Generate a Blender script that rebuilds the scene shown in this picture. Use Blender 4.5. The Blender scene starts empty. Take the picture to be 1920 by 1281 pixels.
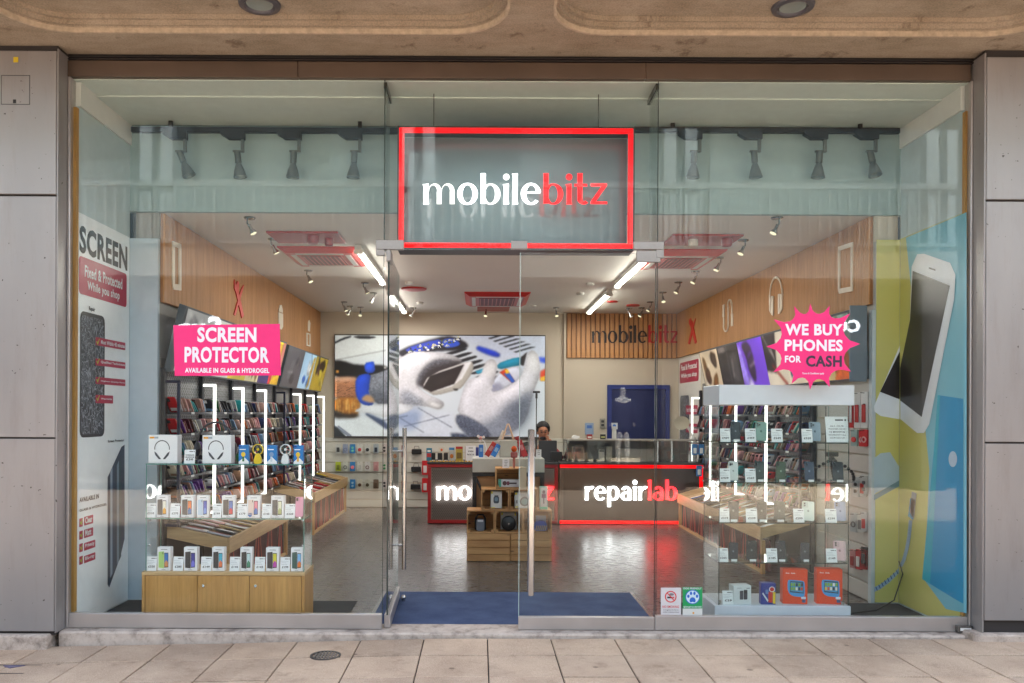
import bpy, bmesh, math, random
from mathutils import Vector, Matrix
R = math.radians
rnd = random.Random(7)
C = bpy.context.scene.collection
sc = bpy.context.scene

# ------------------------------------------------------------------ camera, sky, sun, exposure
F, D0, CX, CY, H, TH = 1540.0, 5.833, 900.0, 775.0, 1.553, 0.0047
cd = bpy.data.cameras.new('camera'); cam = bpy.data.objects.new('camera', cd); C.objects.link(cam)
cd.sensor_width = 36.0; cd.lens = F / 1920 * 36; cd.shift_x = (960 - CX) / 1920; cd.shift_y = (CY - 640.5) / 1920
cd.clip_start = 0.05; cd.clip_end = 2000
cam.matrix_world = Matrix.Translation((0, -D0, H)) @ Matrix.Rotation(R(90), 4, 'X') @ Matrix.Rotation(TH, 4, 'Z')
sc.camera = cam
SUN_EL, SUN_AZ = 56, 14            # sun behind the shop building: the front is in soft shade, the gallery opposite is lit
w = bpy.data.worlds.new('World'); sc.world = w; w.use_nodes = True
nt = w.node_tree; bg = nt.nodes['Background']
sky = nt.nodes.new('ShaderNodeTexSky'); sky.sky_type = 'NISHITA'; sky.sun_disc = False
sky.sun_elevation = R(SUN_EL); sky.sun_rotation = R(SUN_AZ); sky.dust_density = 4; sky.air_density = 1.0
hs = nt.nodes.new('ShaderNodeHueSaturation'); hs.inputs['Saturation'].default_value = 0.55
nt.links.new(sky.outputs[0], hs.inputs['Color']); nt.links.new(hs.outputs[0], bg.inputs['Color'])
bg.inputs['Strength'].default_value = 0.15
sd = bpy.data.lights.new('sun', 'SUN'); sun = bpy.data.objects.new('sun', sd); C.objects.link(sun)
sd.energy = 3.2; sd.angle = R(4); sd.color = (1.0, 0.96, 0.9)
sun.location = (6, 20, 25)
sun.rotation_euler = (R(-(90 - SUN_EL)), 0, R(-SUN_AZ))
vs = sc.view_settings; vs.view_transform = 'Standard'; vs.look = 'None'; vs.gamma = 1; vs.exposure = 2.95
vs.use_curve_mapping = False
sc.cycles.max_bounces = 8; sc.cycles.transparent_max_bounces = 32; sc.cycles.glossy_bounces = 5
sc.cycles.diffuse_bounces = 4; sc.cycles.use_denoising = True; sc.cycles.caustics_reflective = False
sc.cycles.sample_clamp_indirect = 4; sc.cycles.use_adaptive_sampling = False; sc.cycles.denoising_prefilter = 'ACCURATE'

# ------------------------------------------------------------------ materials
def lin(c):
    return tuple((v / 255 / 12.92 if v / 255 <= 0.04045 else ((v / 255 + 0.055) / 1.055) ** 2.4) for v in c[:3])
MATS = {}
def base(name):
    m = bpy.data.materials.new(name); m.use_nodes = True
    return m, m.node_tree, m.node_tree.nodes['Principled BSDF']
def mt(col, rough=0.5, metal=0.0, emit=0.0, var=0.07, scale=14, bump=0.0, stretch=(1, 1, 1), detail=3, spec=0.5, name=None):
    key = (tuple(col), rough, metal, emit, var, scale, bump, stretch, spec)
    if key in MATS: return MATS[key]
    m, t, p = base(name or 'paint'); c = lin(col)
    tc = t.nodes.new('ShaderNodeTexCoord'); mp = t.nodes.new('ShaderNodeMapping'); mp.inputs['Scale'].default_value = stretch
    nz = t.nodes.new('ShaderNodeTexNoise'); nz.inputs['Scale'].default_value = scale; nz.inputs['Detail'].default_value = detail
    t.links.new(tc.outputs['Object'], mp.inputs[0]); t.links.new(mp.outputs[0], nz.inputs['Vector'])
    mx = t.nodes.new('ShaderNodeMix'); mx.data_type = 'RGBA'
    mx.inputs[6].default_value = tuple(min(1, v * (1 - var)) for v in c) + (1,)
    mx.inputs[7].default_value = tuple(min(1, v * (1 + var)) for v in c) + (1,)
    t.links.new(nz.outputs[0], mx.inputs[0]); t.links.new(mx.outputs[2], p.inputs['Base Color'])
    p.inputs['Roughness'].default_value = rough; p.inputs['Metallic'].default_value = metal
    p.inputs['Specular IOR Level'].default_value = spec
    if emit:
        t.links.new(mx.outputs[2], p.inputs['Emission Color']); p.inputs['Emission Strength'].default_value = emit
    if bump:
        b = t.nodes.new('ShaderNodeBump'); b.inputs['Strength'].default_value = bump; b.inputs['Distance'].default_value = 0.01
        t.links.new(nz.outputs[0], b.inputs['Height']); t.links.new(b.outputs[0], p.inputs['Normal'])
    MATS[key] = m
    return m
def ramp(t, fac, stops):
    r = t.nodes.new('ShaderNodeValToRGB'); e = r.color_ramp.elements
    while len(e) < len(stops): e.new(0.5)
    for i, (pos, c) in enumerate(stops): e[i].position = pos; e[i].color = lin(c) + (1,)
    t.links.new(fac, r.inputs[0]); return r.outputs[0]
def noise(t, vec, scale, detail=4, rough=0.55):
    n = t.nodes.new('ShaderNodeTexNoise'); n.inputs['Scale'].default_value = scale; n.inputs['Detail'].default_value = detail
    n.inputs['Roughness'].default_value = rough
    if vec is not None: t.links.new(vec, n.inputs['Vector'])
    return n.outputs[0]
def coords(t, stretch=(1, 1, 1)):
    tc = t.nodes.new('ShaderNodeTexCoord'); mp = t.nodes.new('ShaderNodeMapping'); mp.inputs['Scale'].default_value = stretch
    t.links.new(tc.outputs['Object'], mp.inputs[0]); return mp.outputs[0]
def mixc(t, fac, a, b, mode='MIX'):
    m = t.nodes.new('ShaderNodeMix'); m.data_type = 'RGBA'; m.blend_type = mode
    for k, v in ((0, fac), (6, a), (7, b)):
        if isinstance(v, (int, float)): m.inputs[k].default_value = v
        elif isinstance(v, tuple): m.inputs[k].default_value = lin(v) + (1,)
        else: t.links.new(v, m.inputs[k])
    return m.outputs[2]
def bump(t, p, h, strength=0.3, dist=0.01):
    b = t.nodes.new('ShaderNodeBump'); b.inputs['Strength'].default_value = strength; b.inputs['Distance'].default_value = dist
    t.links.new(h, b.inputs['Height']); t.links.new(b.outputs[0], p.inputs['Normal'])
def m_concrete():
    m, t, p = base('board_marked_concrete'); v = coords(t); vs_ = coords(t, (1.4, 4.2, 1))
    a = ramp(t, noise(t, v, 2.2, 6), [(0.3, (132, 122, 106)), (0.5, (155, 145, 130)), (0.72, (176, 167, 153))])
    g = noise(t, vs_, 3.5, 6, 0.65); b = mixc(t, 0.3, a, ramp(t, g, [(0.35, (126, 115, 100)), (0.6, (174, 164, 149))]))
    sp = noise(t, v, 90, 2); c = mixc(t, 0.25, b, ramp(t, sp, [(0.35, (90, 76, 62)), (0.6, (178, 158, 134))]))
    st = ramp(t, noise(t, coords(t, (3, 3, 1)), 1.3, 8, 0.7), [(0.58, (255, 255, 255)), (0.66, (180, 170, 165))])
    t.links.new(mixc(t, 0.8, c, st, 'MULTIPLY'), p.inputs['Base Color']); p.inputs['Roughness'].default_value = 0.85
    bump(t, p, g, 0.35, 0.01); return m
def m_slab():
    m, t, p = base('paving_stone'); v = coords(t)
    oi = t.nodes.new('ShaderNodeObjectInfo')
    a = ramp(t, noise(t, v, 3, 5), [(0.35, (192, 166, 140)), (0.65, (216, 191, 164))])
    tone = ramp(t, oi.outputs['Random'], [(0, (222, 219, 217)), (0.5, (244, 241, 238)), (1, (255, 251, 246))])
    a = mixc(t, 1.0, a, tone, 'MULTIPLY')
    sp = noise(t, v, 260, 2, 0.7); b = mixc(t, 0.42, a, ramp(t, sp, [(0.38, (110, 95, 85)), (0.55, (198, 180, 164)), (0.72, (236, 220, 205))]))
    st = ramp(t, noise(t, v, 5, 8, 0.75), [(0.55, (255, 255, 255)), (0.72, (196, 188, 182))])
    tcg = t.nodes.new('ShaderNodeNewGeometry'); vo = t.nodes.new('ShaderNodeTexVoronoi'); vo.inputs['Scale'].default_value = 2.6; t.links.new(tcg.outputs['Position'], vo.inputs['Vector'])
    gum = ramp(t, vo.outputs[0], [(0.045, (150, 142, 138)), (0.06, (255, 255, 255))]); pat = ramp(t, noise(t, tcg.outputs['Position'], 0.9, 7, 0.7), [(0.42, (206, 198, 192)), (0.6, (255, 255, 255))])
    c2 = mixc(t, 0.8, b, st, 'MULTIPLY'); c2 = mixc(t, 0.7, mixc(t, 0.45, c2, pat, 'MULTIPLY'), gum, 'MULTIPLY')
    t.links.new(c2, p.inputs['Base Color']); p.inputs['Roughness'].default_value = 0.8
    bump(t, p, sp, 0.25, 0.003); return m
def m_kerbstone():
    m, t, p = base('weathered_stone'); v = coords(t)
    n = noise(t, v, 9, 8, 0.7)
    a = ramp(t, n, [(0.3, (120, 108, 98)), (0.5, (186, 172, 160)), (0.7, (206, 194, 182))])
    vo = t.nodes.new('ShaderNodeTexVoronoi'); vo.inputs['Scale'].default_value = 60; t.links.new(v, vo.inputs['Vector'])
    b = mixc(t, 1.0, a, ramp(t, vo.outputs[0], [(0.06, (130, 115, 105)), (0.13, (255, 255, 255))]), 'MULTIPLY')
    t.links.new(b, p.inputs['Base Color']); p.inputs['Roughness'].default_value = 0.9; bump(t, p, n, 0.5, 0.012); return m
def m_wood(c0, c1, axis='Z', rough=0.45, scale=6):
    m, t, p = base('wood_grain'); st = {'X': (0.12, 2.2, 2.2), 'Z': (2.2, 2.2, 0.12), 'Y': (2.2, 0.12, 2.2)}[axis]
    v = coords(t, st); n = noise(t, v, scale, 6, 0.62); n2 = noise(t, v, scale * 6, 4, 0.6)
    a = ramp(t, n, [(0.3, c0), (0.7, c1)]); b = mixc(t, 0.3, a, ramp(t, n2, [(0.35, tuple(x * 0.75 for x in c0)), (0.65, c1)]))
    t.links.new(b, p.inputs['Base Color']); p.inputs['Roughness'].default_value = rough; bump(t, p, n2, 0.1, 0.002); return m
def m_pine():
    m, t, p = base('knotty_pine'); v = coords(t, (0.25, 2.0, 3.0)); n = noise(t, v, 5, 6, 0.6)
    a = ramp(t, n, [(0.3, (168, 118, 72)), (0.7, (210, 165, 112))])
    vo = t.nodes.new('ShaderNodeTexVoronoi'); vo.inputs['Scale'].default_value = 4.2; t.links.new(coords(t, (1.2, 1, 3.2)), vo.inputs['Vector'])
    k = ramp(t, vo.outputs[0], [(0.05, (66, 36, 18)), (0.15, (255, 255, 255))])
    t.links.new(mixc(t, 0.9, a, k, 'MULTIPLY'), p.inputs['Base Color']); p.inputs['Roughness'].default_value = 0.6; return m
def m_steel(col=(198, 193, 190), rough=0.32, axis=(0.3, 60, 60)):
    m, t, p = base('brushed_steel'); v = coords(t, axis); n = noise(t, v, 6, 5, 0.7); big = noise(t, coords(t), 1.6, 3)
    c = mixc(t, n, tuple(x * 0.88 for x in col), col); c = mixc(t, 0.5, c, ramp(t, big, [(0.35, tuple(x * 0.8 for x in col)), (0.65, col)]))
    t.links.new(c, p.inputs['Base Color']); p.inputs['Metallic'].default_value = 0.6
    r = t.nodes.new('ShaderNodeMapRange'); r.inputs[3].default_value = rough - 0.08; r.inputs[4].default_value = rough + 0.12
    t.links.new(n, r.inputs[0]); t.links.new(r.outputs[0], p.inputs['Roughness']); return m
def m_cladding():
    m, t, p = base('cladding_panel'); v = coords(t)
    a = ramp(t, noise(t, coords(t, (1, 1, 0.25)), 1.3, 5), [(0.3, (140, 138, 138)), (0.7, (157, 154, 153))])
    d = ramp(t, noise(t, coords(t, (5, 5, 0.7)), 2.2, 6, 0.7), [(0.5, (255, 255, 255)), (0.78, (240, 236, 233))])
    sp = ramp(t, noise(t, v, 34, 2, 0.5), [(0.24, (120, 110, 105)), (0.27, (255, 255, 255))])
    c = mixc(t, 1.0, mixc(t, 1.0, a, d, 'MULTIPLY'), sp, 'MULTIPLY')
    t.links.new(c, p.inputs['Base Color']); p.inputs['Metallic'].default_value = 0.35; p.inputs['Roughness'].default_value = 0.36; return m
def m_vinyl():
    m, t, p = base('vinyl_plank_floor'); v = coords(t)
    br = t.nodes.new('ShaderNodeTexBrick'); br.inputs['Scale'].default_value = 1; br.inputs['Brick Width'].default_value = 0.9
    br.inputs['Row Height'].default_value = 0.45; br.inputs['Mortar Size'].default_value = 0.007; br.offset = 0.5
    br.inputs['Color1'].default_value = lin((78, 75, 73)) + (1,); br.inputs['Color2'].default_value = lin((90, 87, 84)) + (1,)
    br.inputs['Mortar'].default_value = lin((30, 28, 27)) + (1,)
    mp = t.nodes.new('ShaderNodeMapping'); mp.inputs['Rotation'].default_value = (0, 0, R(90)); t.links.new(v, mp.inputs[0]); t.links.new(mp.outputs[0], br.inputs['Vector'])
    n = noise(t, coords(t, (1.2, 9, 1)), 7, 6, 0.65)
    c = mixc(t, 0.22, br.outputs[0], ramp(t, n, [(0.35, (62, 59, 57)), (0.65, (102, 98, 95))]))
    t.links.new(c, p.inputs['Base Color'])
    r = t.nodes.new('ShaderNodeMapRange'); r.inputs[3].default_value = 0.16; r.inputs[4].default_value = 0.4
    t.links.new(n, r.inputs[0]); t.links.new(r.outputs[0], p.inputs['Roughness']); bump(t, p, n, 0.13, 0.006); return m
def m_carpet(c0, c1, sc_=420):
    m, t, p = base('ribbed_mat'); v = coords(t); n = noise(t, v, sc_, 2, 0.8); n2 = noise(t, v, 3.5, 5)
    c = mixc(t, 0.4, ramp(t, n, [(0.35, c0), (0.65, c1)]), ramp(t, n2, [(0.35, c0), (0.65, c1)]))
    t.links.new(c, p.inputs['Base Color']); p.inputs['Roughness'].default_value = 0.95; p.inputs['Specular IOR Level'].default_value = 0.1
    bump(t, p, n, 0.5, 0.004); return m
def m_glass(tint=(240, 248, 246), r0=0.045, name='clear_glass', rough=0.0):
    m = bpy.data.materials.new(name); m.use_nodes = True; t = m.node_tree; t.nodes.remove(t.nodes['Principled BSDF'])
    tr = t.nodes.new('ShaderNodeBsdfTransparent'); tr.inputs[0].default_value = lin(tint) + (1,)
    gl = t.nodes.new('ShaderNodeBsdfGlossy'); gl.inputs['Roughness'].default_value = rough
    ge = t.nodes.new('ShaderNodeNewGeometry'); dp = t.nodes.new('ShaderNodeVectorMath'); dp.operation = 'DOT_PRODUCT'
    t.links.new(ge.outputs['Incoming'], dp.inputs[0]); t.links.new(ge.outputs['Normal'], dp.inputs[1])
    def mth(op, a, b=None):
        n = t.nodes.new('ShaderNodeMath'); n.operation = op
        for i, v in enumerate((a, b)):
            if v is None: continue
            if isinstance(v, (int, float)): n.inputs[i].default_value = v
            else: t.links.new(v, n.inputs[i])
        return n.outputs[0]
    k = mth('POWER', mth('SUBTRACT', 1.0, mth('ABSOLUTE', dp.outputs['Value'])), 5.0)
    fac = mth('ADD', mth('MULTIPLY', k, 1 - r0), r0)
    mx = t.nodes.new('ShaderNodeMixShader'); t.links.new(fac, mx.inputs[0]); t.links.new(tr.outputs[0], mx.inputs[1]); t.links.new(gl.outputs[0], mx.inputs[2])
    out = t.nodes['Material Output']; t.links.new(mx.outputs[0], out.inputs['Surface']); return m
CONC, SLAB, KERB, CLAD, VINYL = m_concrete(), m_slab(), m_kerbstone(), m_cladding(), m_vinyl()
STEEL, HEADST = m_steel(), m_steel((112, 96, 84), 0.4)
OAK = m_wood((176, 126, 66), (205, 156, 92), 'Z'); OAKX = m_wood((186, 150, 104), (212, 178, 130), 'X'); OAKY = m_wood((172, 138, 94), (200, 164, 116), 'Y')
SLATW = m_wood((176, 122, 72), (205, 150, 96), 'Z', 0.55); PINE = m_pine(); BATTEN = m_wood((178, 128, 62), (206, 158, 88), 'Z', 0.6)
MATBLUE = m_carpet((48, 60, 92), (90, 106, 140)); CARPET = m_carpet((52, 54, 56), (74, 76, 78))
GLASS = m_glass((250, 253, 252), 0.022); CGLASS = m_glass((252, 254, 253), 0.025, 'cabinet_glass')
GEDGE = mt((70, 130, 122), 0.15, 0, 0, 0.1, name='green_glass_edge'); GEDGED = mt((38, 52, 50), 0.2, name='dark_glass_edge')
BLACK = mt((22, 22, 24), 0.45, name='black_paint'); DARK = mt((48, 48, 50), 0.5, name='dark_grey'); WHITE = mt((225, 224, 222), 0.4, name='white_paint')
CARD = mt((232, 232, 234), 0.5, name='white_card'); INK = mt((30, 30, 34), 0.6, name='black_ink'); GREYW = mt((176, 180, 182), 0.55, name='pale_grey_wall')
CHROME = mt((190, 190, 190), 0.18, 0.95, name='satin_chrome'); DCHROME = mt((130, 130, 128), 0.25, 0.9, name='dull_chrome')
RED = mt((150, 20, 26), 0.4, name='red_paint'); CREAM = mt((196, 184, 166), 0.7, 0, 0, 0.03, 3, name='cream_wall')
LEDW = mt((255, 252, 246), 0.4, 0, 0.42, 0.01, name='white_led'); LEDR = mt((255, 8, 14), 0.4, 0, 0.15, 0.02, spec=0.05, name='red_led')
LETW = mt((255, 255, 255), 0.4, 0, 0.15, 0.01, name='lit_white_letter'); LETR = mt((255, 10, 18), 0.4, 0, 0.13, 0.02, spec=0.05, name='lit_red_letter')
PINK = mt((226, 30, 118), 0.45, name='pink_vinyl'); ACRYL = m_glass((250, 252, 252), 0.06, 'acrylic')

# ------------------------------------------------------------------ pixel to place
def S(Y): return F / (D0 + Y)
def derot(px, py):
    a, b = px - CX, py - CY
    return a + b * TH, b - a * TH
def Wp(px, py, Y):
    a, b = derot(px, py); s = S(Y); return a / s, H - b / s
def rect(px0, py0, px1, py1, Y):           # upright rectangle at distance Y covering these pixels: x0, x1, z0, z1
    X, Z = Wp((px0 + px1) / 2, (py0 + py1) / 2, Y); s = S(Y)
    return X - (px1 - px0) / 2 / s, X + (px1 - px0) / 2 / s, Z - (py1 - py0) / 2 / s, Z + (py1 - py0) / 2 / s
def front(Y):
    def f(px, py, d=0.0):
        X, Z = Wp(px, py, Y); return (X, Y - d, Z)
    return f
def side(Xw):                               # the wall plane at X = Xw, facing the room
    sg = 1 if Xw < 0 else -1
    def f(px, py, d=0.0):
        a, b = derot(px, py); s = a / Xw; return (Xw + sg * d, F / s - D0, H - b / s)
    return f
def overhead(Zc):
    def f(px, py, d=0.0):
        a, b = derot(px, py); s = b / (H - Zc); return (a / s, F / s - D0, Zc - d)
    return f

# ------------------------------------------------------------------ mesh builder
def rr(x0, x1, z0, z1, r, n=4):
    P = []
    for cx, cz, a in ((x1 - r, z1 - r, 0), (x0 + r, z1 - r, 90), (x0 + r, z0 + r, 180), (x1 - r, z0 + r, 270)):
        for i in range(n + 1):
            q = R(a + 90 * i / n); P.append((cx + r * math.cos(q), cz + r * math.sin(q)))
    return P
def circ(cx, cz, rx, rz=None, n=20, a0=0, a1=360):
    rz = rx if rz is None else rz; full = abs(a1 - a0) >= 360
    return [(cx + rx * math.cos(R(a0 + (a1 - a0) * i / (n if full else n - 1))), cz + rz * math.sin(R(a0 + (a1 - a0) * i / (n if full else n - 1)))) for i in range(n)]
TXT = {}
def text_mesh(s, off=0.0, ext=0.0):
    off = min(0.038, off + 0.012)
    k = (s, off, ext)
    if k not in TXT:
        cu = bpy.data.curves.new('t', 'FONT'); cu.body = s; cu.size = 1; cu.offset = off; cu.extrude = ext; cu.resolution_u = 3; cu.space_character = 1 + 2.2 * off
        if BOLD is not None: cu.font = BOLD
        o = bpy.data.objects.new('t', cu); C.objects.link(o)
        dg = bpy.context.evaluated_depsgraph_get(); me = bpy.data.meshes.new_from_object(o.evaluated_get(dg))
        V = [tuple(v.co) for v in me.vertices]; Fc = [tuple(p.vertices) for p in me.polygons]
        bpy.data.objects.remove(o); bpy.data.curves.remove(cu); bpy.data.meshes.remove(me)
        xs = [v[0] for v in V] or [0, 1]; ys = [v[1] for v in V] or [0, 1]
        x0, x1, y0, y1 = min(xs), max(xs), min(ys), max(ys)
        TXT[k] = ([((v[0] - x0) / (x1 - x0 + 1e-9), (v[1] - y0) / (y1 - y0 + 1e-9), v[2]) for v in V], Fc)
    return TXT[k]
BOLD = None
def chaikin(P, it=2):
    for _ in range(it):
        Q = []
        for i in range(len(P)):
            (x0, y0), (x1, y1) = P[i], P[(i + 1) % len(P)]; Q += [(x0 * .75 + x1 * .25, y0 * .75 + y1 * .25), (x0 * .25 + x1 * .75, y0 * .25 + y1 * .75)]
        P = Q
    return P
class B:
    def __init__(s): s.v = []; s.f = []; s.mi = []; s.mats = []
    def m(s, mat):
        if mat not in s.mats: s.mats.append(mat)
        return s.mats.index(mat)
    def add(s, V, Fc, mat):
        o = len(s.v); s.v += [tuple(p) for p in V]; k = s.m(mat)
        for f in Fc: s.f.append(tuple(i + o for i in f)); s.mi.append(k)
        return s
    def box(s, x0, x1, y0, y1, z0, z1, mat, b=0.0):
        if b <= 0:
            V = [(x, y, z) for x in (x0, x1) for y in (y0, y1) for z in (z0, z1)]
            return s.add(V, [(0, 1, 3, 2), (4, 6, 7, 5), (0, 4, 5, 1), (2, 3, 7, 6), (0, 2, 6, 4), (1, 5, 7, 3)], mat)
        bm = bmesh.new(); bmesh.ops.create_cube(bm, size=1)
        for v in bm.verts: v.co = Vector(((x0 + x1) / 2 + v.co.x * (x1 - x0), (y0 + y1) / 2 + v.co.y * (y1 - y0), (z0 + z1) / 2 + v.co.z * (z1 - z0)))
        bmesh.ops.bevel(bm, geom=list(bm.edges), offset=b, segments=1 if b < 0.012 else 2, affect='EDGES', profile=0.5)
        bm.verts.index_update(); V = [tuple(v.co) for v in bm.verts]; Fc = [tuple(v.index for v in f.verts) for f in bm.faces]; bm.free()
        return s.add(V, Fc, mat)
    def cyl(s, p0, p1, r0, mat, r1=None, n=12, caps=True):
        r1 = r0 if r1 is None else r1; p0, p1 = Vector(p0), Vector(p1); d = (p1 - p0).normalized()
        u = d.orthogonal().normalized(); w_ = d.cross(u); V = []
        for p, r in ((p0, r0), (p1, r1)):
            for i in range(n): a = 2 * math.pi * i / n; V.append(p + u * (r * math.cos(a)) + w_ * (r * math.sin(a)))
        Fc = [(i, (i + 1) % n, n + (i + 1) % n, n + i) for i in range(n)]
        if caps: Fc += [tuple(range(n))[::-1], tuple(range(n, 2 * n))]
        return s.add(V, Fc, mat)
    def tube(s, pts, r, mat, n=8, closed=False):
        P = [Vector(p) for p in pts]; V = []; m_ = len(P); up = None
        for i, p in enumerate(P):
            a = P[(i - 1) % m_] if closed or i else p; b = P[(i + 1) % m_] if closed or i < m_ - 1 else p
            d = (b - a).normalized()
            u = d.orthogonal().normalized() if up is None else (up - d * up.dot(d)).normalized()
            up = u; q = d.cross(u); rad = r[i] if isinstance(r, (list, tuple)) else r
            for k in range(n): t = 2 * math.pi * k / n; V.append(p + u * rad * math.cos(t) + q * rad * math.sin(t))
        Fc = []
        for i in range(m_ if closed else m_ - 1):
            j = (i + 1) % m_
            for k in range(n): Fc.append((i * n + k, i * n + (k + 1) % n, j * n + (k + 1) % n, j * n + k))
        if not closed: Fc += [tuple(range(n))[::-1], tuple(range((m_ - 1) * n, m_ * n))]
        return s.add(V, Fc, mat)
    def ext(s, poly, y0, y1, mat, ax='xz'):
        n = len(poly)
        def P(a, b, d): return {'xz': (a, d, b), 'yz': (d, a, b), 'xy': (a, b, d)}[ax]
        V = [P(a, b, y0) for a, b in poly] + [P(a, b, y1) for a, b in poly]
        return s.add(V, [tuple(range(n)), tuple(range(n, 2 * n))[::-1]] + [(i, n + i, n + (i + 1) % n, (i + 1) % n) for i in range(n)], mat)
    def ring(s, outer, inner, y0, y1, mat, ax='xz'):
        n = len(outer)
        def P(a, b, d): return {'xz': (a, d, b), 'yz': (d, a, b), 'xy': (a, b, d)}[ax]
        V = [P(a, b, d) for d in (y0, y1) for L in (outer, inner) for a, b in L]; Fc = []
        for i in range(n):
            j = (i + 1) % n; Fc += [(i, j, n + j, n + i), (2 * n + i, 3 * n + i, 3 * n + j, 2 * n + j), (i, 2 * n + i, 2 * n + j, j), (n + i, n + j, 3 * n + j, 3 * n + i)]
        return s.add(V, Fc, mat)
    def lathe(s, prof, mat, c=(0, 0, 0), axis='Z', n=16):
        V = []; m_ = len(prof)
        for r, h in prof:
            for k in range(n):
                a = 2 * math.pi * k / n; x, y = r * math.cos(a), r * math.sin(a)
                q = (x, y, h) if axis == 'Z' else ((x, -h, y) if axis == 'Y' else (h, x, y)); V.append((q[0] + c[0], q[1] + c[1], q[2] + c[2]))
        Fc = [(i * n + k, i * n + (k + 1) % n, (i + 1) * n + (k + 1) % n, (i + 1) * n + k) for i in range(m_ - 1) for k in range(n)]
        return s.add(V, Fc, mat)
    def ball(s, c, r, mat, n=10, sq=(1, 1, 1)):
        V = []; Fc = []
        for i in range(n + 1):
            a = math.pi * i / n
            for k in range(n + 4): q = 2 * math.pi * k / (n + 4); V.append((c[0] + r * sq[0] * math.sin(a) * math.cos(q), c[1] + r * sq[1] * math.sin(a) * math.sin(q), c[2] + r * sq[2] * math.cos(a)))
        w_ = n + 4
        for i in range(n):
            for k in range(w_): Fc.append((i * w_ + k, i * w_ + (k + 1) % w_, (i + 1) * w_ + (k + 1) % w_, (i + 1) * w_ + k))
        return s.add(V, Fc, mat)
    def pic(s, pl, pts, mat, d=0.0):           # flat print: polygon given in photo pixels, laid on a plane
        return s.add([pl(x, y, d) for x, y in pts], [tuple(range(len(pts)))], mat)
    def flat(s, pts, mat, y=0.0):              # flat polygon in the local xz plane
        return s.add([(a, y, b) for a, b in pts], [tuple(range(len(pts)))], mat)
    def tpic(s, pl, txt, LL, UR, mat, d=0.001, off=0.0, ext=0.0):
        V, Fc = text_mesh(txt, off, 0.05 if ext else 0); P0, P1 = Vector(pl(*LL, d)), Vector(pl(*UR, d)); nrm = (Vector(pl(*LL, d + 1)) - Vector(pl(*LL, d)))
        Q = []
        for u, v, q in V:
            p = Vector((P0.x + (P1.x - P0.x) * u, P0.y + (P1.y - P0.y) * u, P0.z + (P1.z - P0.z) * v)) + nrm * (q * 20 * ext)
            Q.append(p)
        return s.add(Q, Fc, mat)
    def txt(s, t, x0, x1, z0, z1, y, mat, off=0.0, ext=0.0):
        V, Fc = text_mesh(t, off, 0.05 if ext else 0)
        return s.add([(x0 + (x1 - x0) * u, y - q * 20 * ext, z0 + (z1 - z0) * v) for u, v, q in V], Fc, mat)
    def xf(s, M):
        s.v = [tuple(M @ Vector(p)) for p in s.v]; return s
    def mesh(s, name, smooth=False):
        me = bpy.data.meshes.new(name); me.from_pydata(s.v, [], s.f)
        for m_ in s.mats: me.materials.append(m_)
        me.polygons.foreach_set('material_index', s.mi)
        bm = bmesh.new(); bm.from_mesh(me); bmesh.ops.recalc_face_normals(bm, faces=bm.faces); bm.to_mesh(me); bm.free()
        if smooth:
            me.polygons.foreach_set('use_smooth', [True] * len(me.polygons)); me.set_sharp_from_angle(angle=R(38))
        me.update(); return me
    def obj(s, name, parent=None, smooth=False):
        o = bpy.data.objects.new(name, s.mesh(name, smooth)); C.objects.link(o)
        if parent is not None:
            o.parent = parent; o.matrix_parent_inverse = Matrix.Translation(-Vector(parent.get('org', (0, 0, 0))))
        return o
def tag(o, label, cat, group=None, kind=None):
    if label: o['label'] = label
    if cat: o['category'] = cat
    if group: o['group'] = group
    if kind: o['kind'] = kind
    return o
def struct(o): o['kind'] = 'structure'; return o
def thing(name, label, cat, loc=(0, 0, 0), group=None, local=False, rz=0):   # Empty at the thing's base; parts built in world space unless local
    o = bpy.data.objects.new(name, None); C.objects.link(o); o.location = loc; o.rotation_euler = (0, 0, rz); o.empty_display_size = 0.1
    o['org'] = (0, 0, 0) if local else tuple(loc)
    return tag(o, label, cat, group)
def dup(root, loc, label, group=None, rz=None):
    r = root.copy(); C.objects.link(r); r.location = loc; r['label'] = label
    if rz is not None: r.rotation_euler = (0, 0, rz)
    if group: r['group'] = group
    for ch in list(root.children):
        c = ch.copy(); C.objects.link(c); c.parent = r
        for g in list(ch.children):
            d = g.copy(); C.objects.link(d); d.parent = c
    return r

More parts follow.
